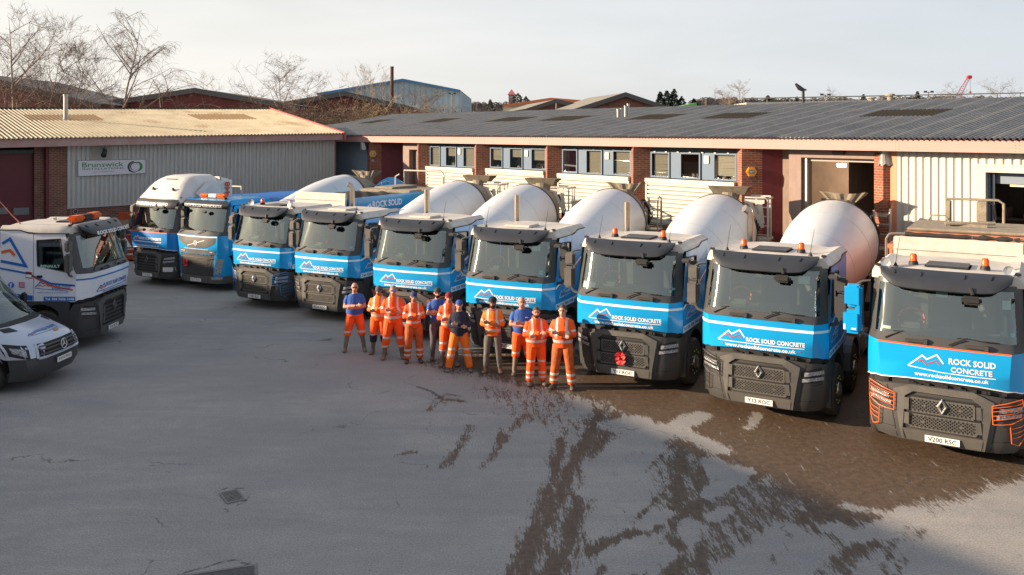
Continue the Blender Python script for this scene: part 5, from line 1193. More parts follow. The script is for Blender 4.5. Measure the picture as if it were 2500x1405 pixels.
# T2: second make of mixer
def make_volvo(r):
    P = lambda nm, m, mats, par=r, **k: m.build(nm, mats, par, **k)
    m = MB(); band(m, [.30,.40,.56], out=.02); P('bumper', m, GREY, smooth=40)
    m = MB(); band(m, [.56,.8,1.05,1.27], cols=[-1.75,-1,0,1,1.75], out=-.01); P('lower_grille', m, GREY2, smooth=40)
    for z0, z1, w in ((.60,.84,.56),(.90,1.13,.66)):
        m = MB(); fn = lambda x, z: surf(x, z, .03)
        for k in range(6): z = z0+(z1-z0)*k/5; put_line(m, [(-w,z),(w,z)], .018, fn)
        for s in (-1, 1): put_line(m, [(s*w,z0),(s*(w+.08),z1)], .03, fn); put_line(m, [(s*(w+.12),z0-.03),(s*(w+.2),z1+.05)], .02, fn)
        put_line(m, [(-w-.14,z1+.05),(w+.14,z1+.05)], .03, fn); P('grille', m, GREY)
    m = MB(); put_line(m, [(-.5,1.01),(.5,1.01)], .012, lambda x, z: surf(x, z, .034)); P('trim', m, GREY2)
    for s in (-1, 1):
        m = MB(); cs = [s*1.75, s*2, s*2.5, s*3, s*3.5, s*4]; band(m, [.56,.8,1.05,1.30], cols=cs, out=.0); P('corner_panel', m, BLUE, smooth=40)
        m = MB(); m.grid(lambda a, t: surf(s*(.82+.20*a+.10*t), .64+.46*t, .02), np.linspace(0,1,4), np.linspace(0,1,5)); m.grid(lambda a, t: surf(s*(.90+.26*a), 1.10+.06*t, .02), np.linspace(0,1,4), [0,1]); h = P('headlight', m, HLG)
        m = MB(); m.grid(lambda a, t: surf(s*(.72+.40*a), .44+.11*t, .03), np.linspace(0,1,4), [0,1]); P('fog_lamp', m, HLG)
    m = MB(); band(m, [1.29,1.45,1.65,1.8,1.95]); fp = P('front_panel', m, BLUE, smooth=28)
    m = MB(); fn = lambda x, z: surf(x, z, .008)
    m.grid(lambda x, t: fn(x*1.02, (1.50+.34*abs(x)**3)*(1-t)+1.93*t), np.linspace(-1,1,17), [0,.33,.66,1]); P('black_panel', m, GREY, fp, smooth=40)
    m = MB(); m.grid(lambda x, t: surf(x, 1.31+.14*t, .01), np.linspace(-.86,.86,9), [0,1]); P('grille_bar', m, GREY, fp)
    m = MB(); fn = lambda x, z: surf(x, z, .016); put_line(m, [(-1.0,1.915),(-.6,1.90),(.6,1.90),(1.0,1.915)], .04, fn); put_line(m, [(-.42,1.57),(.42,1.78)], .022, fn)
    K = 18; rg = [(.075*math.cos(2*math.pi*k/K), 1.675+.075*math.sin(2*math.pi*k/K)) for k in range(K+1)]; put_line(m, rg, .022, lambda x, z: surf(x, z, .02), 0, 1)
    put_text(m, 'VOLVO', -.80,-.56,1.365,1.40, fn, bold=.03); put_text(m, 'FM', .66,.76,1.365,1.40, fn, bold=.03); put_text(m, 'www.rocksolidconcrete.co.uk', -.6,.6,1.455,1.485, lambda x, z: surf(x, z, .012), bold=.03); P('lettering', m, WDEC, fp)
    m = MB(); band(m, [1.952,2.02,2.085]); band(m, [2.90,2.985], cols=COLS[2:-2])
    for s in (-1, 1): band(m, [2.085,2.4,2.7,2.985], cols=[s*2.72,s*3,s*3.5])
    P('windscreen_surround', m, GREY2, smooth=40)
    ob('windscreen', CACHE['gls'], r)
    for x in (-.92,.10): ob('wiper', CACHE['wip'], r, (x*.97, .0 if x > -.5 else .06, 0))
    for s in (-1, 1):
        d, w, wf, rq, h = CACHE['side%db%s' % (s, BLUE.name)]; dd = ob('door', d, r); ob('window', w, dd); ob('window_frame', wf, dd); ob('handle', h, dd); ob('rear_quarter', rq, r); ob('wheel_arch', CACHE['arch%d' % s], r); 
        m = MB(); band(m, [2.085,2.4,2.7,2.985], cols=[s*3.5,s*4], out=.002); P('pillar', m, BLUE)
        m = MB(); x0 = s*1.42; m.bbox(x0-.10,x0+.10,.30,.40,2.52,2.78,.03); m.bbox(x0-.10,x0+.10,.28,.40,2.05,2.48,.03); m.tube([(s*1.2,.5,2.85),(x0,.35,2.85),(x0,.35,2.0),(s*1.2,.5,1.98)], .018, 6); P('mirror', m, BLK, smooth=40)
    m = MB()
    put_line(m, [(.5,1.6),(1.2,1.62)], .012, lambda y, z: (1.22, y, z)); mountain(m, .5, 1.62, .62, lambda y, z: (1.22, y, z), 0, 1, .03); m.box(1.215,1.222,.45,1.3,1.40,1.50); P('livery', m, [WDEC, RDEC])
    ob('back_panel', CACHE['backb'+BLUE.name], r); ob('dashboard', CACHE['dash'], r); ob('hinge_recess', CACHE['rec'], r)
    for x in (-.58,.58): ob('seat', CACHE['seat'], r, (x,0,0))
    ob('steering_wheel', CACHE['swh'], r, (-.56,.82,2.22))
    me = CACHE['roof'].copy(); me.materials.clear(); me.materials.append(BLUE); ob('roof', me, r)
    m = MB(); V = lambda x, t: Vector((x, .26-.18*math.sin(math.pi*min(1, t*1.0))*.6+.10*abs(x)**4+.14*t, 2.86+.27*t)); 
    m.grid(V, np.linspace(-1.12,1.12,17), np.linspace(0,1,6)); v = P('sun_visor', m, VIS, smooth=50)
    m = MB(); put_text(m, 'ROCK SOLID CONCRETE', -1.0, .92, 2.90, 3.00, lambda x, z: V(x, (z-2.86)/.27)+Vector((0,-.008,0)), bold=.015, shear=.15); P('lettering', m, WDEC, v)
    m = MB(); k = 0; m.bbox(-.62,-.18,.62,.86,3.20,3.34,.05,0); m.bbox(.22,.66,.62,.86,3.20,3.34,.05,0); m.bbox(-.18,.22,.64,.84,3.21,3.33,.02,1); m.box(-.6,.62,.68,.8,3.15,3.21,2); P('light_bar', m, [AMB, PLATE, BLK], smooth=40)
    m = MB(); m.bbox(.18,.44,.0,.1,2.70,2.82,.04); P('kerb_mirror', m, BLK, smooth=40)
    ob('number_plate', plate_mesh('RS17 ROC'), r)
P2 = (-10.97,30.07,29.4)
r = lorry('concrete_mixer_lorry', 'light blue mixer lorry with a roof light bar, second from left in the row', 'mixer lorry', *P2, 'blue concrete mixer lorries with white drums')
make_volvo(r); chassis(r, 0, 9.2, (6.7,8.05), guard=False); mixer(r, hop='cloth', rear='hoop')
m = MB(); m.grid(lambda y, t: (1.05+.25*t, y, 3.0+.55*math.sin(math.pi*(y-8.2)/2.8)*(1-t*.6)), np.linspace(8.4,10.8,8), [0,1]); m.grid(lambda y, t: (1.30, y, 3.0+.55*math.sin(math.pi*(y-8.2)/2.8)*.4*(1-t)-.7*t), np.linspace(8.4,10.8,8), [0,1]); m.build('rear_wing', BLUE, r)
poppy('red poppy on the grille of the lorry with the amber light bar', P2, -.42, .98, .8)
# T1: tractor unit with white sleeper roof and blue trailer
P1 = (-13.09,31.09,30.6)
r = lorry('tractor_lorry', 'leftmost lorry of the row, tall white sleeper cab roof, dark blue front, plate Y14 ROC', 'lorry', *P1)
make_cab(r, dict(plate='Y14 ROC', body=BLUED, logo='tractor', stripe='yellow', old_grille=True, visor=0, stickers=((.95,2.18,.06,.06,1),)))
def hi(x, y):
    f = min(1, max(0, (y-.42)/1.0)); top = 3.12+.80*math.sin(f*math.pi/2)**.9; a = abs(x)/1.21
    return (x*(1-.10*f*(top-3.0) * 1.0), y, 3.0+(top-3.0)*(1-a**9) if a < 1 else 3.0)
m = MB(); m.grid(hi, [-1.21,-1.2,-1.17,-1.1,-.95,-.6,0,.6,.95,1.1,1.17,1.2,1.21], [.42,.5,.6,.75,.95,1.2,1.5,1.9,2.25,2.3]); m.add([(-1.2,2.3,3.0),(1.2,2.3,3.0),(1.05,2.3,3.85),(-1.05,2.3,3.85)], [(0,1,2,3)]); m.build('sleeper_roof', WHITE, r, smooth=60)
for s in (-1, 1):
    m = MB(); m.add([(s*1.215,1.5,2.98),(s*1.215,2.3,2.95),(s*1.205,2.3,3.4),(s*1.17,2.3,3.7),(s*1.12,1.7,3.72),(s*1.19,1.1,3.3)], [(0,1,2,3,4,5)]); m.add([(s*1.21,2.32,1.3),(s*1.17,2.85,1.3),(s*1.10,2.85,3.7),(s*1.12,2.32,3.84)], [(0,1,2,3)]); d = m.build('air_deflector', WHITE, r)
    if s > 0:
        m = MB(); put_text(m, '7636 1448', 0, 1.5, 0, .26, lambda u, v: (1.185-.03*(u/1.5), 2.72-v, 2.15+u), bold=.04); m.build('lettering', mat('red_decal2', (.55,.06,.03), .5), d)
m = MB(); V = lambda x, t: Vector((x, .26-.05*math.sin(math.pi*t)+.10*abs(x)**4+.03*t-.10*(1-t), 2.80+.30*t)); m.grid(V, np.linspace(-1.12,1.12,17), np.linspace(0,1,5)); v = m.build('sun_visor', VIS, r, smooth=50)
m = MB(); put_text(m, 'CONCRETE AND SCREED', -1.06, .80, 2.87, 2.99, lambda x, z: V(x, (z-2.80)/.30)+Vector((0,-.008,0)), bold=.015, shear=.15); m.build('lettering', WDEC, v)
m = MB(); m.bbox(-.35,.3,1.0,1.4,3.75,3.80,.02); m.build('roof_hatch_cover', VIS, r, smooth=40)
for x in (-.5,.6):
    m = MB(); m.lathe([(0,.02),(.03,.06),(.12,.02)], (x,.62,3.40), (0,-.4,1), 10); m.build('aerial', BLK, r)
m = MB(); m.bbox(-.75,-.45,.78,.86,3.42,3.46,.01); m.bbox(.2,.75,.78,.86,3.44,3.48,.01); m.build('roof_bar', BLK, r)
for s in (-1, 1):
    m = MB(); m.grid(lambda a, t: surf(s*(.78+.36*a), .56+.16*t, .02), np.linspace(0,1,5), [0,1]); m.build('bumper_corner', WHITE, r)
m = MB(); m.tube([(.55,2.55,2.2),(.55,2.55,3.3)], .15, 12); m.build('exhaust_stack', mat('tan_stack', (.45,.30,.20), .6), r, smooth=40)
chassis(r, 0, 5.5, (3.9,), nuts=False, guard=False, front=(1.15,))
t = lorry('tipping_trailer', 'bright blue sheeted tipping trailer behind the lorry with the white sleeper cab', 'trailer', *P1, None)
m = MB(); m.box(-1.22,1.22,3.6,10.4,1.25,2.84); m.build('body', mat('cyan_paint', (.02,.30,.55), .4, 0, .2, 3), t)
m = MB(); m.grid(lambda x, y: (x*1.26, y, 2.87+.10*(1-x**4)*math.sin(math.pi*min(1,(y-3.5)/.6)/2)+.012*math.sin(y*3)), np.linspace(-1,1,9), np.linspace(3.5,10.5,24)); m.grid(lambda k, y: (1.265, y, 2.87-.35*k), [0,1], np.linspace(3.5,10.5,4)); m.build('sheet', mat('tarp_blue', (.01,.16,.52), .5, 0, .15, 3), t, smooth=60)
m = MB(); m.tube([(.9,3.5,1.4),(.9,3.5,3.4)], .03, 6); m.tube([(-.9,3.5,1.4),(-.9,3.5,3.4)], .03, 6); m.tube([(-.9,3.5,3.4),(.9,3.5,3.4)], .03, 6); m.build('front_ladder', WHITEC, t)
for y in (7.4,8.7,10.0):
    for s in (-1, 1): add_wheel(t, s, y, w=.34, nuts=False)
# T0: white mixer at the left, facing right
P0 = (-10.61,22.93,-88.5)
r = lorry('concrete_mixer_lorry', 'white mixer lorry facing right at the left edge, orange light bar on its roof', 'mixer lorry', *P0, None)
VWHITE = mat('cab_white', (.78,.80,.84), .35, 0, .10, 2, coat=.4)
make_cab(r, dict(plate='Y16 ROC', body=VWHITE, logo='white', stripe='blue', old_grille=True, visor_mat=mat('visor_navy', (.018,.022,.035), .4), aerials=(-.85,), stickers=((-.5,2.12,.12,.06,0),)))
m = MB(); v_ = lambda x, z: (x, -.10-.0+.10*abs(x)**2.5, z); put_text(m, 'ROCK SOLID CONCRETE', -.85, .85, 2.90, 3.00, lambda x, z: (x, -.125+(z-2.86)*.2+.10*abs(x)**3, z), bold=.04); m.build('lettering', WDEC, r)
m = MB(); m.bbox(-.66,-.18,.60,.88,3.20,3.36,.05,0); m.bbox(.22,.68,.60,.88,3.20,3.36,.05,0); m.bbox(-.18,.22,.62,.86,3.21,3.35,.02,1); m.box(-.6,.62,.66,.8,3.15,3.21,1); m.build('light_bar', [AMB, BLK], r, smooth=40)
m = MB(); fn = lambda y, z: (-1.222, y, z)
def rt(m_, st, ya, yb, za, zb, k=0, **kw): put_text(m_, st, 0, ya-yb, za, zb, lambda u, z: (-1.222, ya-u, z), k, **kw)   # reads from the rear forwards
put_line(m, [(2.26,2.10),(1.6,1.98),(.95,1.72),(.34,1.67)], .045, fn, 0); put_line(m, [(1.55,1.96),(.95,1.66),(.40,1.56)], .04, fn, 1)
put_line(m, [(2.20,2.72),(2.0,2.84),(1.60,2.16),(2.24,2.28)], .07, fn, 0, 1); put_line(m, [(2.22,2.50),(2.0,2.55),(1.88,2.42)], .07, fn, 1, 1)
put_line(m, [(2.25,1.43),(1.42,1.35)], .13, fn, 0); put_line(m, [(1.14,1.335),(.34,1.335)], .11, fn, 0)
put_line(m, [(1.36,1.62),(1.22,1.76),(1.16,1.71),(1.06,1.76),(.98,1.66)], .02, fn, 0, 1); put_line(m, [(1.28,1.65),(1.22,1.69),(1.17,1.64),(1.06,1.69),(1.0,1.64)], .02, fn, 1, 1); put_line(m, [(1.36,1.60),(.50,1.53)], .014, fn, 0)
rt(m, 'ROCK SOLID', .96, .42, 1.645, 1.70, 0, bold=.03); rt(m, 'CONCRETE', .93, .47, 1.57, 1.625, 0, bold=.03); rt(m, 'www.rocksolidconcrete.co.uk', 1.3, .52, 1.475, 1.515, 0, bold=.0)
put_text(m, 'Tel. 024 7636 1448', 0, .74, 1.30, 1.365, lambda u, z: (-1.2245, 1.10-u, z), 2, bold=.03); put_text(m, 'RENAULT', 0, .5, 2.12, 2.19, lambda u, z: (-1.2245, 1.22-u, z), 3, bold=.04)
m.face([fn(1.60,2.02),fn(1.44,2.0),fn(1.44,1.84),fn(1.60,1.86)]); m.mi[-1] = 4; m.face([(-1.224,1.59,1.95),(-1.224,1.45,1.935),(-1.224,1.45,1.865),(-1.224,1.59,1.88)]); m.mi[-1] = 2
K = 16; m.face([(-1.223, 1.97+.075*math.cos(2*math.pi*k/K), 1.68+.075*math.sin(2*math.pi*k/K)) for k in range(K)]); m.mi[-1] = 5
put_text(m, 'f', 0, .055, 1.62, 1.73, lambda u, z: (-1.2245, 2.0-u, z), 2, bold=.05)
rr = [(1.76,1.62),(1.64,1.62),(1.64,1.74),(1.76,1.74),(1.76,1.62)]; put_line(m, rr, .022, fn, 6, 1); put_line(m, [(1.70+.03*math.cos(a_), 1.68+.03*math.sin(a_)) for a_ in np.linspace(0,6.283,13)], .014, fn, 6, 1)
m.build('livery', [BDEC, ODEC, WDEC, mat('mint_decal', (.35,.62,.56), .5), mat('maroon_decal', (.25,.02,.02), .5), mat('social_blue', (.02,.12,.6), .5), mat('social_pink', (.55,.05,.2), .5)], r)
m = MB(); m.tube([(-.6,2.1,3.15),(-.75,2.25,3.4),(-1.0,2.7,4.1)], [.02,.012,.004], 6); m.build('aerial', mat('orange_aerial', (.6,.2,.1), .5), r)
m = MB(); m.tube([(.3,1.7,3.16),(.3,1.72,3.22)], [.04,.06], 8); m.build('roof_vent', WHITEC, r)
chassis(r, 0, 9.2, (6.7,8.05), nuts=False); mixer(r, hop='flat', rear='hoop')
# ------------------------------------------------------------------ van
def van():
    r = thing('delivery_van', 'pale grey panel van parked nose right at the left edge beside the white mixer lorry', 'van', (-9.95,19.15,0), math.radians(86))
    PT = mat('van_paint', (.50,.55,.63), .25, .15, .05, 2, coat=.6)
    LV = [(.25,[(0,.14),(.6,.16),(.88,.32),(.97,.62)]),(.45,[(0,.0),(.6,.03),(.92,.20),(1.0,.55)]),(.70,[(0,.02),(.6,.05),(.93,.24),(1.0,.6)]),(.92,[(0,.05),(.55,.08),(.91,.33),(1.0,.7)]),(1.06,[(0,.14),(.52,.18),(.84,.48),(.98,.85)]),
          (1.19,[(0,.42),(.5,.47),(.80,.75),(.95,1.0)]),(1.32,[(0,.85),(.5,.9),(.77,1.02),(.93,1.2)]),(1.38,[(0,1.05),(.5,1.08),(.76,1.17),(.91,1.32)]),(1.8,[(0,1.45),(.5,1.48),(.72,1.58),(.86,1.72)]),(2.25,[(0,1.88),(.5,1.9),(.68,1.98),(.80,2.10)]),(2.45,[(0,2.35),(.5,2.36),(.68,2.4),(.78,2.45)])]
    def VP(c, z):
        s = 1 if c >= 0 else -1; c = abs(c)
        for (za, A), (zb, B) in zip(LV[:-1], LV[1:]):
            if z <= zb+1e-6:
                t = (z-za)/(zb-za); i = min(int(c), 2); f = c-i; g = lambda P: (P[i][0]+(P[i+1][0]-P[i][0])*f, P[i][1]+(P[i+1][1]-P[i][1])*f)
                a, b = g(A), g(B); return Vector((s*(a[0]+(b[0]-a[0])*t), a[1]+(b[1]-a[1])*t, z))
    C7 = [-3,-2.5,-2,-1.5,-1,-.5,0,.5,1,1.5,2,2.5,3]
    def gr(zs, cs=C7, out=0): 
        m = MB(); m.grid(lambda c, z: VP(c, z)+Vector((0,-out,out*.3)), cs, zs); return m
    gr([.25,.35,.45,.6,.72]).build('bumper', GREY2, r, smooth=45)
    gr([.72,.80,.92,.99,1.06,1.12,1.19,1.26,1.32]).build('bonnet', PT, r, smooth=40)
    gr([1.32,1.38]).build('scuttle', BLK, r); gr([1.38,1.6,1.8,2.0,2.25], [-2.5,-2,-1,0,1,2,2.5]).build('windscreen', GLA, r, smooth=60)
    for s in (-1, 1):
        gr([1.38,1.6,1.8,2.0,2.25], [s*2.5,s*3]).build('pillar', PT, r); X = s*1.0
        m = MB(); ws = [VP(s*3, z) for z in (2.25,2.0,1.8,1.6,1.38)]
        m.add([(s*1.0,.6,.72),(s*1.0,.75,.92),(s*.98,.85,1.06),(s*.95,1.0,1.19),(s*.93,1.2,1.32),(s*.93,2.9,1.42),(s*1.0,2.9,.45),(s*1.0,1.48,.45),(s*1.0,1.42,.68),(s*1.0,1.05,.86),(s*1.0,.68,.72)], [(0,1,2,3,4,9,10),(4,5,6,7,8,9)])
        m.add([(s*.93,2.9,1.42),(s*.78,2.9,2.3),(s*.80,2.1,2.25)]+[], [(0,1,2)]); 
        m.add([(s*1.0,2.9,.45),(s*1.0,6.8,.45),(s*.86,6.8,2.5),(s*.80,2.9,2.42),(s*.93,2.9,1.42)], [(0,1,2,3,4)]); m.build('side_panel', PT, r)
        m = MB(); m.add([(s*.925,1.35,1.42),(s*.93,2.85,1.42),(s*.80,2.85,2.22),(s*.81,2.12,2.2)], [(0,1,2,3)]); m.build('door_window', GLS, r)
        m = MB(); m.grid(lambda a, t: VP(s*(1.75+1.1*a), (.70+.10*a)*(1-t)+(.99+.06*a)*t)+Vector((s*.006,-.012,0)), np.linspace(0,1,7), np.linspace(0,1,4)); h = m.build('headlight', BLK, r, smooth=50)
        m = MB(); m.grid(lambda a, t: VP(s*(1.9+.75*a), (.76+.10*a)*(1-t)+(.92+.05*a)*t)+Vector((s*.012,-.024,0)), np.linspace(0,1,5), np.linspace(0,1,3)); m.build('lens', HLG, h)
        ty, ri, nu = wheel_mesh(.22, .35); o = ob('wheel', ty, r, (s*.78,1.08,.35), 0 if s > 0 else math.pi); ob('rim', ri, o)
        o = ob('wheel', ty, r, (s*.78,5.3,.35), 0 if s > 0 else math.pi); ob('rim', ri, o)
        m = MB(); R = .44; arc = [(1.08-R*math.cos(math.pi*k/12), .42+R*math.sin(math.pi*k/12)) for k in range(13)]
        for k in range(12): m.face([(s*1.0,*arc[k]),(s*1.0,*arc[k+1]),(s*.7,*arc[k+1]),(s*.7,*arc[k])])
        m.build('arch_liner', BLK, r)
        m = MB(); m.grid(lambda a, t: VP(s*(1.2+.75*a), 1.235+.07*t)+Vector((0,-.004,.006)), [0,.5,1], [0,1]); m.build('bonnet_vent', BLK, r)
        m = MB(); m.bbox(s*1.12-.1,s*1.12+.1,1.6,1.7,1.35,1.75,.04); m.build('mirror', BLK, r, smooth=40)
    m = MB(); m.grid(lambda x, y: (x, y, 2.42+.1*(1-(x/.8)**4)), np.linspace(-.8,.8,9), [2.3,2.9,4.5,6.8]); m.box(-.85,.85,6.78,6.8,.45,2.5); m.build('roof', PT, r)
    m = MB(); m.box(-.9,.9,1.35,1.6,.9,1.36); m.bbox(-.7,-.2,2.2,2.4,1.0,1.9,.05); m.bbox(.2,.7,2.2,2.4,1.0,1.9,.05); m.box(-.9,.9,2.85,2.87,.5,2.4); m.build('cab_interior', DASH, r)
    m = MB(); m.grid(lambda c, t: VP(c*(1.25+.15*t), .70+.29*t)+Vector((0,-.02,0)), np.linspace(-1,1,7), [0,.5,1]); g_ = m.build('grille', BLK, r)
    m = MB()
    for t in (.25,.55,.8): m.tube([VP(c*1.3, .70+.29*t)+Vector((0,-.035,0)) for c in np.linspace(-1,1,7)], .018, 5)
    m.build('grille_bars', GREY, g_)
    m = MB(); K = 20; fn = lambda a, b: (a*.105, -.025+b*.012, .86+b*.105)
    m.tube([fn(math.cos(2*math.pi*k/K), math.sin(2*math.pi*k/K)) for k in range(K+1)], .009, 5, cap=False)
    for a_ in (90,210,330): m.tube([fn(0,0), fn(math.cos(math.radians(a_)), math.sin(math.radians(a_)))], [.014,.006], 5)
    m.build('star_badge', CHR, g_)
    m = MB(); w = .05; m.tube([VP(c*1.35, .695)+Vector((0,-.02,0)) for c in np.linspace(-1,1,9)], .03, 6); m.tube([VP(s_*1.38, z)+Vector((0,-.02,0)) for s_ in (1,) for z in (.695,.85,1.0)], .025, 6); m.tube([VP(-1.38, z)+Vector((0,-.02,0)) for z in (.695,.85,1.0)], .025, 6); m.build('grille_surround', PT, r, smooth=50)
    m = MB(); fn = lambda x, q: VP(max(-2.9,min(2.9,x*2)), 1.09+q*.36)+Vector((0,-.004,.008))
    mountain(m, -.62, .14, .4, fn, 0, 1, .05); put_text(m, 'ROCK SOLID CONCRETE', -.36, .36, .20, .29, fn, bold=.04); put_line(m, [(-.6,.13),(.36,.13)], .012, fn); m.build('lettering', [BDEC, RDEC], r)
    m = MB(); m.face([fn(.10,.02),fn(.22,.02),fn(.26,.09),(fn(.16,.12)),fn(.07,.09)]); m.build('shield_sticker', mat('shield_red', (.35,.07,.02), .5, 0, .8, 40, col2=(.6,.35,.03)), r)
    m = MB(); m.box(-.26,.26,-.045,-.03,.50,.61); put_text(m, 'KV16 WOJ', -.21,.21,.52,.59, lambda x, z: (x,-.0465,z), 1, bold=.015); m.build('number_plate', [PLATE, BLK], r)
van()
# ------------------------------------------------------------------ skip
r = thing('waste_skip', 'orange-red skip full of rubbish in front of the brick wall', 'skip', (-17.6,37.6,0), math.radians(8))
SK = mat('skip_orange', (.46,.075,.02), .6, 0, .35, 3, .1, 20)
m = MB(); m.box(-2.0,1.75,-.9,-.84,.1,1.12); m.box(-2.0,1.75,.84,.9,.1,1.9); m.box(-2.06,-2.0,-.9,.9,.1,1.5); m.add([(1.75,-.9,.1),(1.75,.9,.1),(1.75,.9,1.9),(1.75,-.9,1.12),(1.80,-.9,.1),(1.80,.9,.1),(1.80,.9,1.9),(1.80,-.9,1.12)], [(0,1,2,3),(4,5,6,7),(2,3,7,6),(0,3,7,4)]); m.box(-2.0,1.75,-.9,.9,.08,.12)
m.tube([(-2.03,-.9,1.12),(1.78,-.9,1.12)], .05, 8); m.tube([(-2.03,.9,1.9),(1.78,.9,1.9)], .05, 8); m.tube([(1.78,-.9,1.12),(1.78,.9,1.9)], .05, 8)
for z in (.45,.8): m.tube([(-2.0,-.92,z),(1.75,-.92,z)], .04, 6)
for x in (-1.4,-.5,.4,1.3): m.box(x-.04,x+.04,-.95,-.9,.1,1.1)
m.build('body', SK, r)
m = MB(); fn = lambda x, z: (x,-.965,z)
m.face([fn(.55,.62),fn(.78,1.02),fn(.88,.84),fn(1.02,1.05),fn(1.28,.62)]); put_text(m, 'MOUNTAIN', .5, 1.35, .50, .58, fn, bold=.02); put_text(m, 'SKIPS 0800', .7, 1.4, .28, .36, fn, bold=.02); m.build('lettering', WDEC, r)
rd = random.Random(8); RB = [mat('rubbish_dark', (.03,.035,.05), .6, 0, .6, 6), mat('rubbish_blue', (.04,.09,.20), .6, 0, .7, 5, col2=(.3,.3,.33)), mat('rubbish_card', (.28,.18,.10), .85, 0, .3, 4)]
for k in range(26):
    m = MB(); x, y = rd.uniform(-1.8,1.5), rd.uniform(-.7,.7); s = rd.uniform(.16,.3); z = .95+.35*(y+.7)+rd.uniform(0,.15)
    m.lathe([(0,.02),(s*.3,s*.8),(s*.8,s),(s*1.3,s*.6),(s*1.4,.02)], (x,y,z-.2), (rd.uniform(-.5,.5),rd.uniform(-.5,.5),1), 7); o = m.build('rubbish_bag', RB[k % 2], None, smooth=None)
    o.location = r.location; o.rotation_euler = r.rotation_euler; o['label'] = 'dark or blue bag of rubbish heaped in the orange-red skip'; o['category'] = 'rubbish bag'; o['group'] = 'rubbish bags in the skip'
m = MB(); m.add([(-.4,-.5,1.45),(.9,-.3,1.42),(.8,.5,1.62),(-.5,.4,1.66),(-.4,-.5,1.48),(.9,-.3,1.45),(.8,.5,1.65),(-.5,.4,1.69)], [(0,1,2,3),(4,5,6,7),(0,1,5,4),(1,2,6,5),(2,3,7,6),(3,0,4,7)])
o = m.build('cardboard_sheet', RB[2], None, r.location, math.radians(8)); o['label'] = 'flat sheet of brown card lying on top of the skip'; o['category'] = 'cardboard'
# ------------------------------------------------------------------ the building outside the frame whose shadow lies on the yard
D = Vector((-.57,.82,0)).normalized(); A0 = Vector((-22.7,18.2,0)); 
t = thing('brick_warehouse', 'long low brick warehouse out of the picture to the left', 'warehouse', A0, math.atan2(D.y, D.x))
m = MB(); m.box(-26,15,0,10,0,6.2); m.build('wall', BR, t)
m = MB(); m.add([(-26,-.1,6.2),(15,-.1,6.2),(15,5,7.0),(-26,5,7.0),(15,10.3,6.2),(-26,10.3,6.2)], [(0,1,2,3),(3,2,4,5)]); m.build('roof', MATS['dark_roof_sheet'], t)
# ------------------------------------------------------------------ people
HV = mat('hi_vis_orange', (.95,.115,.004), .75, 0, .22, 5, .9, 9, col2=(.80,.075,.004))
HVB = mat('hi_vis_bright', (.92,.20,.01), .75, 0, .18, 5, .9, 9, col2=(.80,.14,.008))
HVD = mat('hi_vis_dirty', (.78,.13,.012), .8, 0, .8, 5, .9, 9, col2=(.22,.06,.02))
TAPE = mat('reflective_tape', (.58,.56,.52), .45, .2)
TEE = mat('blue_tee', (.045,.13,.45), .85, 0, .25, 4, .9, 9)
NAVY = mat('navy_sweater', (.022,.025,.05), .9, 0, .35, 4, .9, 9)
GTR = mat('grey_trousers', (.13,.11,.12), .85, 0, .35, 4, .9, 9)
DTR = mat('slate_trousers', (.075,.085,.09), .85, 0, .4, 6, .9, 9, col2=(.16,.14,.11))
BOT = mat('muddy_boots', (.27,.18,.13), .8, 0, .4, 12, col2=(.15,.10,.07)); BOG = mat('olive_boots', (.14,.125,.10), .7, 0, .4, 9, col2=(.25,.17,.12)); BOK = mat('dark_shoes', (.035,.03,.028), .7, 0, .9, 9, col2=(.12,.09,.07))
def skin(n, c): return mat('skin_'+n, c, .55, 0, .15, 12)
SKN = {'fair': skin('fair', (.58,.29,.20)), 'ruddy': skin('ruddy', (.56,.25,.17)), 'tan': skin('tan', (.44,.22,.14)), 'brown': skin('brown', (.30,.15,.09))}
HAIR = {'brown': mat('hair_brown', (.085,.045,.022), .8), 'grey': mat('hair_grey', (.25,.20,.17), .8), 'dark': mat('hair_dark', (.025,.015,.01), .8), 'shadow': mat('stubble', (.22,.13,.09), .8)}
def ell(mb, pts, rad, n=14, m=0):
    # limb volume: rings of half-widths (rx, ry) along a path, closed at both ends
    pts = [Vector(p) for p in pts]; K = len(pts); vs = []; fs = []
    for i, p in enumerate(pts):
        d = (pts[min(i+1, K-1)]-pts[max(i-1, 0)]).normalized()
        ref = Vector((1,0,0)) if abs(d.x) < .8 else Vector((0,0,1)); b = d.cross(ref).normalized(); a = b.cross(d).normalized()
        rx, ry = rad[i] if isinstance(rad[i], tuple) else (rad[i], rad[i])
        for k in range(n): t = 2*math.pi*k/n; vs.append(p+a*rx*math.cos(t)+b*ry*math.sin(t))
    for i in range(K-1):
        for k in range(n): fs.append((i*n+k, i*n+(k+1) % n, (i+1)*n+(k+1) % n, (i+1)*n+k))
    fs.append(tuple(range(n))[::-1]); fs.append(tuple(range((K-1)*n, K*n))); mb.add(vs, fs, m)
def ball(mb, c, r, n=12, m=0):
    rs = r if isinstance(r, tuple) else (r, r, r); K = 8; pr = []
    bm = bmesh.new(); bmesh.ops.create_uvsphere(bm, u_segments=n, v_segments=8, radius=1)
    for v in bm.verts: v.co = Vector((c[0]+v.co.x*rs[0], c[1]+v.co.y*rs[1], c[2]+v.co.z*rs[2]))
    bm.verts.index_update(); mb.add([v.co[:] for v in bm.verts], [[v.index for v in f.verts] for f in bm.faces], m); bm.free()
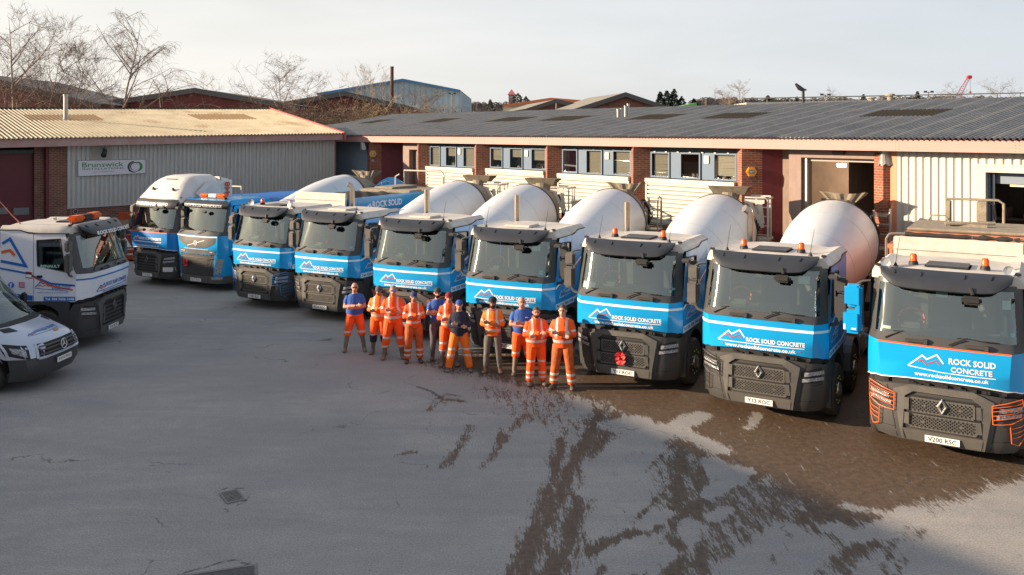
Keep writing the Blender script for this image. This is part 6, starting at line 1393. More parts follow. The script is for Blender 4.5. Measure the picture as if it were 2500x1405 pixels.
def fuse(mb, name, mats, vox, rule=None, sm=4):
    me = mb.mesh('tmp', mats); o = bpy.data.objects.new('tmp', me); COL.objects.link(o)
    r = o.modifiers.new('r', 'REMESH'); r.mode = 'VOXEL'; r.voxel_size = vox; s = o.modifiers.new('s', 'SMOOTH'); s.iterations = sm; s.factor = .5
    dg = bpy.context.evaluated_depsgraph_get(); dg.update(); out = bpy.data.meshes.new_from_object(o.evaluated_get(dg)); out.name = name
    bpy.data.objects.remove(o); bpy.data.meshes.remove(me)
    out.materials.clear()
    for a in mats: out.materials.append(a)
    if rule: out.polygons.foreach_set('material_index', [rule(p.center) for p in out.polygons])
    else: out.polygons.foreach_set('material_index', [0]*len(out.polygons))
    out.polygons.foreach_set('use_smooth', [True]*len(out.polygons)); return out
def person(lab, px, py, h, o):
    g = gp(px, py); rd = random.Random(px); s = h/1.78
    rot = -math.atan2(g.x, g.y)+o.get('turn', 0)
    t = thing('person', lab, 'person', (g.x, g.y, 0), rot, 'men standing in front of the lorries'); t.scale = (s, s, s)
    gi = o.get('girth', 1.0); sw = o.get('stance', .17); fx = o.get('flip', 1); skn = SKN[o.get('skin', 'fair')]; lx = o.get('shift', 0)
    sh = .172*(.55+.45*gi)
    # joints
    J = {}
    for q in (1, -1):
        J['S', q] = Vector((q*sh, .005, 1.415)); J['E', q] = Vector((q*(sh+.066), -.05, 1.165))
        top = (q == fx)
        J['W', q] = Vector((-q*.085, -.215*gi**.7-(.045 if top else .0), 1.20+(.035 if top else -.035)))
        J['H', q] = Vector((q*.095, .0, .93)); J['K', q] = Vector((q*(.095+(sw-.095)*.55), -.03, .51)); J['A', q] = Vector((q*sw+lx*0, .01, .10))
    def torso(m, e, zlo=.90):
        ell(m, [(0,0,zlo),(0,0,1.0),(0,-.012*gi,1.10),(0,-.008,1.25),(0,0,1.38),(0,.005,1.45),(0,.008,1.50)], [(.162+e,.110*gi+e),(.172*gi+e,.125*gi+e),(.176*gi+e,.135*gi+e),(.182*gi**.7+e,.132*gi**.8+e),(.188*gi**.4+e,.115+e),(.155+e,.095+e),(.085+e,.075+e)], 18)
    def arms(m, e, part='all'):
        for q in (1, -1):
            S, E, W_ = J['S', q], J['E', q], J['W', q]
            if part == 'tee': ell(m, [S+Vector((-q*.09,0,.045)), S+Vector((-q*.015,0,.005)), S.lerp(E, .3), S.lerp(E, .66)], [.045+e,.056+e,.058+e,.060+e]); continue
            ell(m, [S+Vector((-q*.09,0,.04)), S+Vector((-q*.015,0,.005)), S.lerp(E, .5), E], [.042+e,.053+e,.050+e,.044+e]); 
            wend = W_ if part == 'all' else E.lerp(W_, .9)
            ell(m, [E, E.lerp(wend, .3), wend], [.045+e,.048+e,.033+e*1.1]); ball(m, E, .046+e)
    def legs(m, e, zl=.10, flare=0):
        for q in (1, -1):
            H, K_, A = J['H', q], J['K', q], J['A', q]
            low = K_.lerp(A, (K_.z-zl)/(K_.z-A.z)) if zl < K_.z else K_
            ell(m, [H+Vector((0,0,.02)), H.lerp(K_, .4), K_, K_.lerp(low, .45), low], [.088+e,.082+e,.056+e,.055+e+flare*.5,.042+e+flare])
    # body: head, neck, arms, hands, legs in one surface
    m = MB(); torso(m, 0, .88); arms(m, 0); legs(m, 0)
    hd = Vector((0, -.018, 1.652)); tz = o.get('tilt', 0)
    ell(m, [(0,.01,1.42),(0,.0,1.50),(0,-.008,1.58)], [.085*gi**.5,.062*gi**.5,.060])
    ball(m, hd+Vector((0,.012,.022)), (.082,.100,.100), 16); ball(m, hd+Vector((0,-.030,-.055)), (.064*gi**.4,.060,.062), 14)
    ball(m, hd+Vector((0,-.095,-.01)), (.012,.02,.022), 8); 
    for q in (1, -1): ball(m, hd+Vector((q*.083,.01,-.002)), (.013,.02,.032), 8); J_ = J['A', q]; ell(m, [J_+Vector((0,.05,-.05)), J_+Vector((0,-.12,-.07))], [.035,.03])
    for q in (1, -1):   # hands: palm, four fingers and a thumb
        W_ = J['W', q]; d = (W_-J['E', q]).normalized(); up = Vector((0,0,1)); out = Vector((0,-1,0)); upp = (up-d*up.dot(d)).normalized()
        ell(m, [W_-d*.01, W_+d*.04, W_+d*.075], [(.032,.022),(.046,.021),(.043,.018)])
        for k, ln in enumerate((.060,.072,.068,.052)):
            b = W_+d*.07+upp*(.030-.020*k); mid = b+d*ln*.5+out*.003; ell(m, [b-d*.02, mid, mid+d*ln*.4+Vector((0,.028,0))], [.0105,.0095,.008], 7)
        b = W_+d*.015+upp*.032; ell(m, [b, b+upp*.03+d*.02, b+upp*.038+d*.045], [.013,.011,.009], 7)
    ob('body', fuse(m, 'body', [skn], .0105, None, 3), t)
    def sleeve_t(c):
        best = (9, 0, 0)
        for q in (1, -1):
            for k, (a, b) in enumerate(((J['S', q], J['E', q]), (J['E', q], J['W', q]))):
                d = b-a; u = max(0, min(1, (c-a).dot(d)/d.length_squared)); dist = (c-a-d*u).length
                if dist < best[0]: best = (dist, k, u)
        return best
    topk = o['top']; M_ = o.get('topmat', HV)
    m = MB()
    if topk == 'tee':
        torso(m, .012, .90); arms(m, .008, 'tee'); me = fuse(m, 'tee', [TEE], .013)
        ob('tee_shirt', me, t)
    else:
        torso(m, .024, .88 if topk != 'sweater' else .90); arms(m, .020 if topk != 'sweater' else .014, 'long' if topk != 'sweater' else 'long')
        if topk == 'sweater': pass
        if topk in ('hoodie', 'jacket'): ell(m, [(0,.02,1.46),(0,.015,1.53)], [(.10,.09),(.085,.08)])
        def rule(c):
            if topk == 'sweater': return 0
            dist, k, u = sleeve_t(c)
            if dist < .075 and not (abs(c.x) < .10 and c.z > 1.3):
                if (k == 0 and .62 < u < .78) or (k == 1 and .35 < u < .52): return 1
                if dist < .06: return 0
            if (1.0 < c.z < 1.055): return 1
            if topk != 'plain' and .085 < abs(c.x) < .125 and c.z > (1.12 if topk == 'cover' else 1.08): return 1
            return 0
        me = fuse(m, 'jacket', [M_, TAPE], .0125, rule, 7); jk = ob({'sweater': 'sweater'}.get(topk, 'jacket'), me, t)
        if topk == 'vest':
            m = MB(); pts = [(-.045,1.50),(.045,1.50),(.012,1.22)]; m.face([(a, -.155 if b < 1.3 else -.095, b) for a, b in pts]); m.face([(-.05,-.09,1.50),(.05,-.09,1.50),(0,-.162,1.20)]); ob('shirt_front', m.mesh('shirt', [mat('royal_shirt', (.02,.03,.25), .8)]), t)
        if topk in ('hoodie', 'jacket'):
            m = MB(); ell(m, [(-.08,.03,1.50),(-.05,.08,1.53),(0,.095,1.54),(.05,.08,1.53),(.08,.03,1.50)], [.03,.04,.045,.04,.03]); ob('hood', fuse(m, 'hood', [M_], .013), t)
        elif topk in ('cover', 'vest'):
            m = MB()
            for q in (1, -1): m.add([(q*.01,-.125,1.43),(q*.085,-.07,1.50),(q*.09,-.03,1.53),(q*.03,-.09,1.50)], [(0,1,2,3)])
            ob('collar', m.mesh('collar', [M_]), t)
    lm = o.get('legmat', HV); zl = o.get('cuff', .12); bands = o.get('bands', ((.24,.29),(.34,.39)))
    m = MB(); ell(m, [(0,0,1.0),(0,0,.93),(0,0,.86)], [(.170*gi**.8+.014,.118*gi+.014),(.180*gi**.7+.018,.122*gi+.014),(.13,.10)], 18); legs(m, .038 if lm not in (GTR, DTR) else .020, zl, .010 if lm not in (GTR, DTR) else 0)
    def lrule(c):
        for a, b in bands:
            if a < c.z < b: return 1
        if o.get('navycuff') and c.z < .50: return 2
        return 0
    ob('trousers', fuse(m, 'trousers', [lm, TAPE, NAVY], .0125, lrule, 3), t)
    bm_ = o.get('boot', BOT); bh = o.get('booth', .36)
    for q in (1, -1):
        A = J['A', q]; K_ = J['K', q]; m = MB(); tp = A.lerp(K_, (bh-.1)/(K_.z-A.z)); to = q*.35
        ell(m, [tp, A.lerp(tp, .5), A+Vector((0,.01,.0)), A+Vector((0,.015,-.06))], [.068 if bh > .3 else .055, .056, .052, .05])
        ell(m, [A+Vector((0,.06,-.055)), A+Vector((q*.01,-.06,-.055)), A+Vector((q*.035,-.15,-.062)), A+Vector((q*.045,-.185,-.07))], [(.042,.04),(.05,.042),(.052,.034),(.03,.022)])
        me = fuse(m, 'boot', [bm_], .012); ob('boot', me, t)
    # hair and headgear
    hat = o.get('hat'); hr = o.get('hair')
    if hr:
        m = MB(); ball(m, hd+Vector((0,.018,.030)), (.0855,.1035,.101), 16)
        bmn = fuse(m, 'hair', [HAIR[hr]], .012); o2 = ob('hair', bmn, t)
        b = bmesh.new(); b.from_mesh(bmn); bmesh.ops.bisect_plane(b, geom=b.verts[:]+b.edges[:]+b.faces[:], plane_co=hd+Vector((0,-.058,.058)), plane_no=Vector((0,.85,.52)).normalized(), clear_inner=True); b.to_mesh(bmn); b.free()
    if o.get('beard'):
        m = MB(); ball(m, hd+Vector((0,-.031,-.058)), (.070*gi**.4,.066,.066*o['beard']), 14); me = fuse(m, 'beard', [HAIR[o.get('beardc', 'dark')]], .011); ob('beard', me, t)
        b = bmesh.new(); b.from_mesh(me); bmesh.ops.bisect_plane(b, geom=b.verts[:]+b.edges[:]+b.faces[:], plane_co=hd+Vector((0,-.03,-.018)), plane_no=Vector((0,.55,-1)).normalized(), clear_inner=True); b.to_mesh(me); b.free()
    if hat:
        kind, cc = hat; hm = mat('hat_%s' % kind+str(px), cc, .85, 0, .2, 10)
        m = MB()
        if kind == 'turban': ball(m, hd+Vector((0,.015,.062)), (.105,.120,.090), 16); ball(m, hd+Vector((0,.0,.030)), (.097,.115,.055), 16)
        else:
            ball(m, hd+Vector((0,.012,.048)), (.093,.110,.088), 16)
        me = fuse(m, 'hat', [hm], .012, None, 2); b = bmesh.new(); b.from_mesh(me); bmesh.ops.bisect_plane(b, geom=b.verts[:]+b.edges[:]+b.faces[:], plane_co=hd+Vector((0,0,.022)), plane_no=Vector((0,.12,1)).normalized(), clear_inner=True); b.to_mesh(me); b.free(); ho = ob('turban' if kind == 'turban' else 'cap', me, t)
        if kind == 'cap':
            m = MB(); m.grid(lambda a, k: hd+Vector((.078*a*(1-.25*k), -.085-.085*k+.03*a*a, .040-.012*k-.012*a*a*(1+k))), np.linspace(-1,1,9), [0,.5,1]); m.grid(lambda a, k: hd+Vector((.078*a*(1-.25*k), -.085-.085*k+.03*a*a, .034-.012*k-.012*a*a*(1+k))), np.linspace(-1,1,9), [0,.5,1]); ob('peak', m.mesh('peak', [hm], 60), ho)
    # face details
    m = MB()
    if o.get('glasses'):
        for q in (1, -1): ball(m, hd+Vector((q*.034,-.100,.014)), (.030,.014,.018), 10, 1 if o['glasses'] == 'blue' else 0)
        m.tube([hd+Vector((-.075,-.02,.015)), hd+Vector((-.06,-.09,.018)), hd+Vector((.06,-.09,.018)), hd+Vector((.075,-.02,.015))], .004, 5)
        ob('glasses', m.mesh('glasses', [BLK, mat('mirror_blue', (.05,.25,.6), .15, .6)], 60), t)
    else:
        for q in (1, -1): ball(m, hd+Vector((q*.030,-.088,.012)), (.015,.012,.008), 8); ball(m, hd+Vector((q*.032,-.092,.032)), (.020,.008,.005), 8)
        ob('eyes', m.mesh('eyes', [HAIR['dark']], 60), t)
    m = MB(); ball(m, hd+Vector((0,-.086,-.052)), (.024,.010,.005), 8); ob('mouth', m.mesh('mouth', [mat('lips', (.30,.09,.07), .6)], 60), t)
    if o.get('logo'):
        m = MB(); 
        for k in range(3): m.box(.065+.022*k,.082+.022*k,-.150*gi**.8,-.14*gi**.8,1.325,1.345)
        ob('chest_logo', m.mesh('logo', [WDEC]), t)
    if o.get('watch'):
        W_ = J['W', fx]; E_ = J['E', fx]; p = W_.lerp(E_, .15); d = (W_-E_).normalized(); m = MB(); m.tube([p-d*.014, p+d*.014], .040, 12); ob('watch', m.mesh('watch', [BLK], 50), t)
    return t
person('bald man in sunglasses, blue T-shirt and orange trousers, leftmost of the group', 866, 858, 1.735, dict(top='tee', girth=1.22, stance=.24, glasses='dark', skin='ruddy', cuff=.42, bands=((.50,.55),), boot=BOG, booth=.44, watch=1, flip=-1))
person('man in a grey cap and orange jacket with navy lower legs, second from the left', 925, 864, 1.70, dict(top='jacket', topmat=HVB, girth=1.05, stance=.16, hat=('cap', (.10,.10,.11)), skin='brown', legmat=HV, navycuff=1, cuff=.32, bands=((.50,.53),), booth=.34, turn=-.22, glasses='dark', flip=-1))
person('tall man with short grey hair and blue mirror sunglasses in a full orange hoodie suit', 960, 876, 1.79, dict(top='hoodie', girth=1.12, stance=.22, hair='grey', glasses='blue', skin='ruddy', cuff=.28, bands=((.30,.345),(.50,.55)), booth=.34))
person('slim man in a navy cap and muddy orange coverall, left of the bearded man', 1010, 885, 1.70, dict(top='cover', topmat=HV, girth=.92, stance=.16, turn=.12, hat=('cap', (.04,.05,.14)), skin='tan', legmat=HVD, cuff=.11, bands=((.18,.23),(.31,.36)), boot=BOK, booth=.18, flip=-1))
person('bearded man in a dark cap, blue T-shirt and grey joggers at the back', 1068, 878, 1.745, dict(top='tee', girth=1.0, stance=.12, hat=('cap', (.045,.04,.038)), beard=1.1, skin='fair', legmat=GTR, cuff=.22, bands=(), boot=mat('brown_boots', (.13,.07,.035), .8), booth=.24, logo=1, watch=1, turn=.1))
person('young man in a maroon cap and orange hoodie, half hidden by the man in navy', 1096, 893, 1.74, dict(top='hoodie', topmat=HV, girth=.95, stance=.17, hat=('cap', (.20,.012,.025)), skin='fair', cuff=.36, bands=((.38,.41),(.55,.60)), booth=.40, flip=-1, hair='dark', turn=.05))
person('man in a blue cap and navy sweater with bright orange trousers, at the front', 1121, 907, 1.65, dict(top='sweater', topmat=NAVY, girth=1.10, stance=.26, hat=('plain', (.03,.09,.36)), skin='fair', legmat=HVB, cuff=.11, bands=((.40,.45),(.56,.61)), boot=mat('grey_shoes', (.16,.14,.13), .8), booth=.16))
person('man in a black turban with an open orange jacket over a blue shirt', 1203, 910, 1.73, dict(top='vest', topmat=HVB, girth=.98, stance=.17, turn=-.12, hat=('turban', (.015,.015,.017)), beard=1.2, skin='brown', legmat=DTR, cuff=.14, bands=(), boot=BOT, booth=.20))
person('bald man in a blue T-shirt and orange trousers with tall olive boots', 1274, 915, 1.78, dict(top='tee', girth=1.22, stance=.17, skin='ruddy', cuff=.42, bands=((.50,.54),), boot=BOG, booth=.44, logo=1, turn=.1))
person('stocky bearded man with brown hair in an orange hooded jacket, second from the right', 1309, 940, 1.71, dict(top='hoodie', topmat=HV, girth=1.25, stance=.15, turn=.15, hair='brown', beard=1.0, beardc='brown', skin='ruddy', cuff=.11, bands=((.17,.22),(.28,.33),(.55,.59)), boot=BOT, booth=.16, flip=-1))
person('tall man with short brown hair in a stained orange coverall, rightmost of the group', 1374, 949, 1.81, dict(top='cover', topmat=HV, girth=1.10, stance=.20, turn=-.18, hair='brown', skin='fair', legmat=HVD, cuff=.11, bands=((.17,.22),(.29,.34)), boot=BOK, booth=.18))
# ------------------------------------------------------------------ beyond the yard
BARK = mat('birch_bark', (.40,.33,.27), .9, 0, .5, 14, col2=(.14,.10,.08)); TWIG = mat('twig_brown', (.20,.14,.10), .9, 0, .4, 6); TWIGP = mat('twig_pale', (.36,.27,.17), .9, 0, .4, 6)
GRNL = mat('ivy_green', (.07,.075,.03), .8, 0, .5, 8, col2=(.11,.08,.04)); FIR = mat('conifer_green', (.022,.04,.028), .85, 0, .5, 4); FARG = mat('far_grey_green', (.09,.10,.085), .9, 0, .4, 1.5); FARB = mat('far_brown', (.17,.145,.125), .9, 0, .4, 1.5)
def grow(mb, p, d, ln, r, depth, rd, sp=.5, droop=0, m=0, mt=1, kids=(3,4), minr=.008):
    # one limb: a bent tapering tube, then its own limbs
    pts = [p]; q = p.copy(); dd = d.copy(); n = 4 if depth > 1 else 3
    for i in range(n):
        dd = (dd+Vector((rd.uniform(-1,1), rd.uniform(-1,1), rd.uniform(-.4,.6)))*.16+Vector((0,0,-droop*(1.2 if depth < 2 else .1)))).normalized(); q = q+dd*ln/n; pts.append(q.copy())
    rs = [r*(1-.62*i/n) for i in range(n+1)]
    mb.tube(pts, [max(minr*.6, a) for a in rs], 5 if depth > 2 else 3, m if r > .03 else mt, cap=False)
    if depth == 0: return
    for k in range(rd.randint(*kids)+(1 if depth < 2 else 0)):
        t = rd.uniform(.25, 1); i = min(n-1, int(t*n)); b = pts[i].lerp(pts[i+1], t*n-i)
        ax = Vector((rd.uniform(-1,1), rd.uniform(-1,1), rd.uniform(-.25,.6))).normalized(); nd = (dd*(1-sp)+ax*sp).normalized(); nd.z += .12 if not droop else 0
        grow(mb, b, nd.normalized(), ln*rd.uniform(.45,.72), max(minr, r*rd.uniform(.36,.55)), depth-1, rd, sp, droop, m, mt, kids, minr)
def tree(lab, px, Y, top, seed, lean=0, depth=4, sp=.5, droop=0, name='bare_tree', forks=3, r=.12, mats=None, grp='bare trees behind the buildings', zbase=0, kids=(3,4), wide=.5):
    x = (px-1250)/F*Y; H_ = HC+(YH-top)/F*Y; rd = random.Random(seed); t = thing(name, lab, 'tree', (x, Y, zbase), 0, grp)
    m1 = MB(); m = MB(); hh = H_-zbase
    tr = [Vector((0,0,0)), Vector((lean*.15,0,hh*.2)), Vector((lean*.35,0.1,hh*.42)), Vector((lean*.6,0,hh*.66)), Vector((lean*.85,.1,hh*.85)), Vector((lean,0,hh))]
    m1.tube(tr, [r, r*.85, r*.65, r*.4, r*.2, .01], 7); 
    m1.build('trunk', (mats or [BARK])[0], t, smooth=60)
    for k in range(forks*4):
        f = rd.uniform(.22,.93); i = min(4, int(f*5)); b = tr[i].lerp(tr[i+1], f*5-i); a = rd.uniform(0, 6.283); e = rd.uniform(.35,1.0)
        grow(m, b, Vector((math.cos(a)*wide*1.3, math.sin(a)*wide, e)).normalized(), hh*(.42-.28*f)*rd.uniform(.7,1.2), r*.5*(1-.6*f), depth-1, rd, sp, droop, 0, 1, kids)
    m.build('crown', [(mats or [BARK])[0], (mats or [BARK, TWIG])[-1]], t, recalc=False); return t
W2 = [BARK, TWIG]
def tree2(*a, **k): k['kids'] = k.get('kids', (4,5)); return tree(*a, **k)
tree2('tallest pale birch with a forked trunk, near the left edge', 42, 62, 45, 3, -.6, 4, .55, .05, forks=4, r=.17, mats=W2, name='birch_tree')
tree2('thin birch leaning right, second from the left edge', 85, 60, 115, 5, 1.8, 4, .5, .04, forks=3, r=.10, mats=W2, name='birch_tree')
tree2('slim bare birch behind the pale roof left of the weeping birch', 130, 61, 130, 9, 2.4, 4, .5, .0, forks=3, r=.10, mats=W2, name='birch_tree')
tree('small bare tree with yellowish twigs beside the slim birch', 175, 64, 180, 12, .8, 3, .5, 0, forks=3, r=.07, mats=W2, name='birch_tree')
tree2('weeping birch with long drooping twigs behind the metal flue', 262, 60, 60, 21, 2.3, 4, .55, .34, forks=5, r=.16, mats=W2, name='birch_tree', kids=(3,5))
tree('bare tree against the left edge of the picture', 4, 66, 120, 31, .5, 4, .6, .02, forks=4, r=.10, mats=[TWIG, TWIG])
tree2('dense thorny bare tree behind the right end of the pale roof', 690, 70, 172, 41, -.3, 4, .75, .0, forks=6, r=.13, mats=[TWIG, TWIG], wide=1.0, kids=(3,5))
tree('twiggy bare tree just right of the thorny tree', 742, 72, 200, 44, .3, 4, .65, 0, forks=4, r=.09, mats=[TWIG, TWIG], wide=.8)
tree('far bare tree showing over the red gable', 505, 118, 196, 51, 0, 4, .6, 0, forks=4, r=.16, mats=[TWIGP, TWIGP], wide=.9)
tree('small bare tree in front of the blue shed wall', 1037, 88, 225, 55, 0, 4, .6, 0, forks=5, r=.08, mats=[TWIGP, TWIG], wide=1.1)
tree('pale bare tree growing up past the brown chimney', 905, 95, 180, 57, 0, 4, .5, 0, forks=4, r=.08, mats=[TWIGP, TWIGP])
# thicket of shrubs behind the left unit and the terrace
def shrub(px, Y, top, seed, w, lab, mt):
    x = (px-1250)/F*Y; H_ = HC+(YH-top)/F*Y; rd = random.Random(seed); t = thing('shrub', lab, 'shrub', (x, Y, 0), 0, 'tangled shrubs behind the roofs'); m = MB(); lf = MB()
    for k in range(26):
        a = rd.uniform(0, 6.28); b = Vector((rd.uniform(-w,w), rd.uniform(-1.2,1.2), rd.uniform(1.5, H_*.55)))
        grow(m, b, Vector((math.cos(a)*.6, math.sin(a)*.4, 1)).normalized(), (H_-b.z)*rd.uniform(.45,.72), .03, 2, rd, .6, .12, 0, 0, (3,5), .012)
    for k in range(900):
        f = rd.random()**.7; p = Vector((rd.uniform(-w,w)*1.15, rd.uniform(-1.3,1.3), 1.5+(H_*.93-1.5)*f*(1-.25*abs(math.sin(px+k*.37))))); s = rd.uniform(.04,.13)
        u = Vector((rd.uniform(-1,1), rd.uniform(-1,1), rd.uniform(-1,1))).normalized()*s; v = Vector((rd.uniform(-1,1), rd.uniform(-1,1), rd.uniform(-1,1))).normalized()*s; lf.face([p-u, p+v, p+u, p-v*.6])
    m.build('stems', mt, t, recalc=False); lf.build('foliage', GRNL if seed % 3 else mat('dead_leaf', (.13,.085,.05), .9, 0, .4, 5), t, recalc=False)
SH = [(20,58,235,2.6),(110,60,238,2.4),(200,60,240,2.4),(330,60,246,2.2),(420,62,243,2.2),(470,62,246,2.0),(545,62,240,1.9),(610,64,236,1.9),(665,66,238,2.0),(720,68,232,2.0),(780,70,240,1.9),(830,72,222,2.0),(880,74,216,1.8),(925,74,212,1.8),(965,76,222,1.7),(1010,78,246,1.8),(1065,80,243,1.8),(1120,82,248,1.9),(1165,84,250,1.7)]
DS = ['at the far left edge under the birches','under the forked birch','between two birch trunks','right of the weeping birch','below the left slope of the red gable','under the peak of the red gable','with green ivy below the right slope of the red gable','where the red gable meets the thorny tree','at the foot of the thorny tree','right of the thorny tree','left of the second red gable','covering the left of the second red gable','with arching pale stems before the second red gable','rising round the foot of the brown chimney','just right of the brown chimney','left of the small tree before the blue shed','right of the small tree before the blue shed','under the right corner of the blue shed','at the end of the thicket right of the blue shed']
for i, (px, Y, top, w) in enumerate(SH): shrub(px, Y, top, i+60, w, 'tangled shrub '+DS[i], TWIGP if i in (11,12,13,14,4) else TWIG)
# sheds beyond
def shed(name, lab, pts, Y, length, wallm, roofm, trim=None, skew=0, tw=.35, base=0):
    """gable end through photo points (left eave, peak, right eave) at distance Y, roof running back"""
    (ax, ay), (bx, by), (cx, cy) = pts
    A, B, C = at(ax, ay, Y), at(bx, by, Y), at(cx, cy, Y); t = thing(name, lab, 'building', (B.x, Y, 0)); o = Vector((B.x, Y, 0)); dv = Vector((skew*length, length, 0))
    a, b, c = A-o, B-o, C-o
    m = MB(); m.add([(a.x,0,0),(a.x,0,a.z),(0,0,b.z),(c.x,0,c.z),(c.x,0,0)]+[(a.x+dv.x,dv.y,0),(a.x+dv.x,dv.y,a.z),(dv.x,dv.y,b.z),(c.x+dv.x,dv.y,c.z),(c.x+dv.x,dv.y,0)], [(0,1,2,3,4),(5,6,7,8,9),(0,1,6,5),(3,4,9,8)]); m.build('wall', wallm, t)
    e = .12; m = MB()
    for p, q in ((a, b), (b, c)):
        p0 = Vector((p.x,-.3,p.z+e)); q0 = Vector((q.x,-.3,q.z+e)); m.add([p0, q0, q0+dv+Vector((0,.4,0)), p0+dv+Vector((0,.4,0))], [(0,1,2,3)])
    m.build('roof', roofm, t)
    m = MB()
    for p, q in ((a, b), (b, c)):
        m.add([(p.x,-.34,p.z+e+.03),(q.x,-.34,q.z+e+.03),(q.x,-.34,q.z-tw),(p.x,-.34,p.z-tw)], [(0,1,2,3)])
    m.build('verge_board', trim or mat('dark_verge', (.07,.07,.075), .8), t); return t
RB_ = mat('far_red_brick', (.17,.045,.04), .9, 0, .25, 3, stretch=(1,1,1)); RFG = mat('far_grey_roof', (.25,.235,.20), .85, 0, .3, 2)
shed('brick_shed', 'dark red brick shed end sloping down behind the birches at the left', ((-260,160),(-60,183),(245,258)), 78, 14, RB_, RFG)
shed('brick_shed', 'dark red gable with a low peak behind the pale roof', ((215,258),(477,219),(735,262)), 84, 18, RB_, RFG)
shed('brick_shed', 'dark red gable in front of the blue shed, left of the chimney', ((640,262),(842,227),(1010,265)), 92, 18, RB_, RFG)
BLS = striped('blue_shed_sheet', (.25,.34,.40), (.20,.28,.34), .9, 'X', .6)
shed('metal_shed', 'large pale blue metal shed with a blue roof edge', ((775,230),(984,195),(1123,222)), 140, 40, BLS, RFG, mat('shed_blue_trim', (.03,.14,.30), .6), tw=.25)
shed('brick_shed', 'red-brown brick gable with a mossy roof right of the small tower', ((1285,270),(1357,247),(1425,262)), 70, 12, BRD, RFG, skew=-.17, tw=.18)
shed('brick_shed', 'larger orange-brown brick gable behind the middle of the terrace roof', ((1400,272),(1526,231),(1630,266)), 62, 9, brick('far_orange_brick', (.26,.085,.04), (.12,.04,.03), (.28,.2,.14)), RFG, skew=-.2, tw=.18)
shed('metal_shed', 'long cream shed with an orange roof edge', ((1228,259),(1345,242),(1470,252)), 120, 20, mat('far_cream', (.50,.46,.36), .7), RFG, mat('orange_verge', (.50,.14,.05), .6), tw=.2)
t = thing('white_shed', 'long low white flat-roofed shed beyond the right end of the terrace', 'building', (55,110,0)); m = MB()
a, b = at(1822,251,100), at(2560,236,100); m.add([(a.x-55,-10,0),(b.x-55,-10,0),(b.x-55,-10,b.z),(a.x-55,-10,a.z),(a.x-55,12,0),(b.x-55,12,0),(b.x-55,12,b.z-.2),(a.x-55,12,a.z-.2)], [(0,1,2,3),(1,5,6,2),(3,2,6,7),(0,4,7,3)]); m.build('wall', mat('far_white', (.55,.52,.46), .7, 0, .2, .4), t)
m = MB()
for k in range(14): x = a.x-55+(b.x-a.x)*k/13; z = a.z+(b.z-a.z)*k/13; m.tube([(x,-9,z),(x,-9,z+.55)], .05, 5)
m.tube([(a.x-55,-9,a.z+.5),(b.x-55,-9,b.z+.5)], .07, 5); m.build('roof_rail', RFG, t)
for i, (px, py, s) in enumerate(((2128,240,1.0),(2173,233,1.5))):
    P = at(px, py, 98); t = thing('roof_vent', ['squat round vent on the white shed roof','taller capped vent on the white shed roof'][i], 'vent', (P.x, P.y, P.z-s*.6)); m = MB(); m.lathe([(-.6,.32),(s*.55,.32),(s*.55,.55),(s*.7,.5),(s*.72,.02)], (0,0,0), n=12); m.build('cowl', SAND, t)
# chimney, tower, masts, lamp, crane
t = thing('chimney_stack', 'tall rusty brown metal chimney in front of the blue shed', 'chimney', at(957,265,96)*1); t.location.z = 0; zt = at(957,163,96).z; m = MB(); m.lathe([(0,.19),(zt-.1,.19),(zt-.1,.22),(zt,.22),(zt,.02)], (0,0,0), n=14); m.build('flue', mat('rusty_flue', (.12,.05,.035), .8, 0, .5, 5), t, smooth=50)
m = MB(); m.tube([(0,0,zt-1.0),(-4.5,1,5)], .012, 3); m.tube([(0,0,zt-1.0),(6,1,6)], .012, 3); m.build('guy_wires', GREY, t)
P = at(1249,0,330); t = thing('brick_tower', 'small distant tower with a red pyramid roof', 'tower', (P.x, 330, 0)); z1, z2 = at(0,232,330).z, at(0,218,330).z; w = 13/2110*330/1.4
m = MB(); m.box(-w*.8,w*.8,-w*.8,w*.8,0,z1); m.build('wall', mat('far_brick', (.22,.12,.11), .9), t); m = MB(); m.add([(-w*1.1,-w*1.1,z1),(w*1.1,-w*1.1,z1),(w*1.1,w*1.1,z1),(-w*1.1,w*1.1,z1),(0,0,z2)], [(0,1,4),(1,2,4),(2,3,4),(3,0,4)]); m.build('roof', mat('far_red_roof', (.42,.14,.13), .8), t)
m = MB(); m.box(-w*.6,w*.6,-w*.82,-w*.8,z1-1.4,z1-.5); m.build('window', mat('far_window', (.2,.25,.3), .3), t)
P = at(1961,0,45); t = thing('street_lamp', 'black lamp head on a dark post rising behind the terrace roof', 'street lamp', (P.x, 45, 0)); z = at(0,232,45).z; zt = at(0,219,45).z
m = MB(); m.lathe([(0,.09),(zt,.07),(zt+.02,.01)], (0,0,0), n=10); m.build('post', BLK, t, smooth=40); m = MB(); m.tube([(.16,0,zt-.02),(-.05,0,zt+.0)], .05, 8); m.tube([(.02,0,zt-.04),(-.2,0,zt+.08),(-.40,0,zt+.30)], [.10,.13,.06], 10); m.build('lamp_head', VIS, t, smooth=50)
def light_mast(px, Y, top, lab, k=1):
    P = at(px,0,Y); zt = at(0,top,Y).z; t = thing('light_mast', lab, 'lamp', (P.x, Y, 0), 0, 'floodlight masts beyond the roofs'); m = MB(); m.lathe([(0,.10),(zt,.06)], (0,0,0), n=6); m.tube([(-.4*k,0,zt),(.4*k,0,zt)], .05*k, 5); m.build('post', RFG, t); m = MB()
    for s in (-1, 1): m.bbox(s*.5*k-.22*k,s*.5*k+.22*k,-.2*k,.1*k,zt-.05*k,zt+.22*k,.04*k)
    m.build('lamp_head', VIS, t)
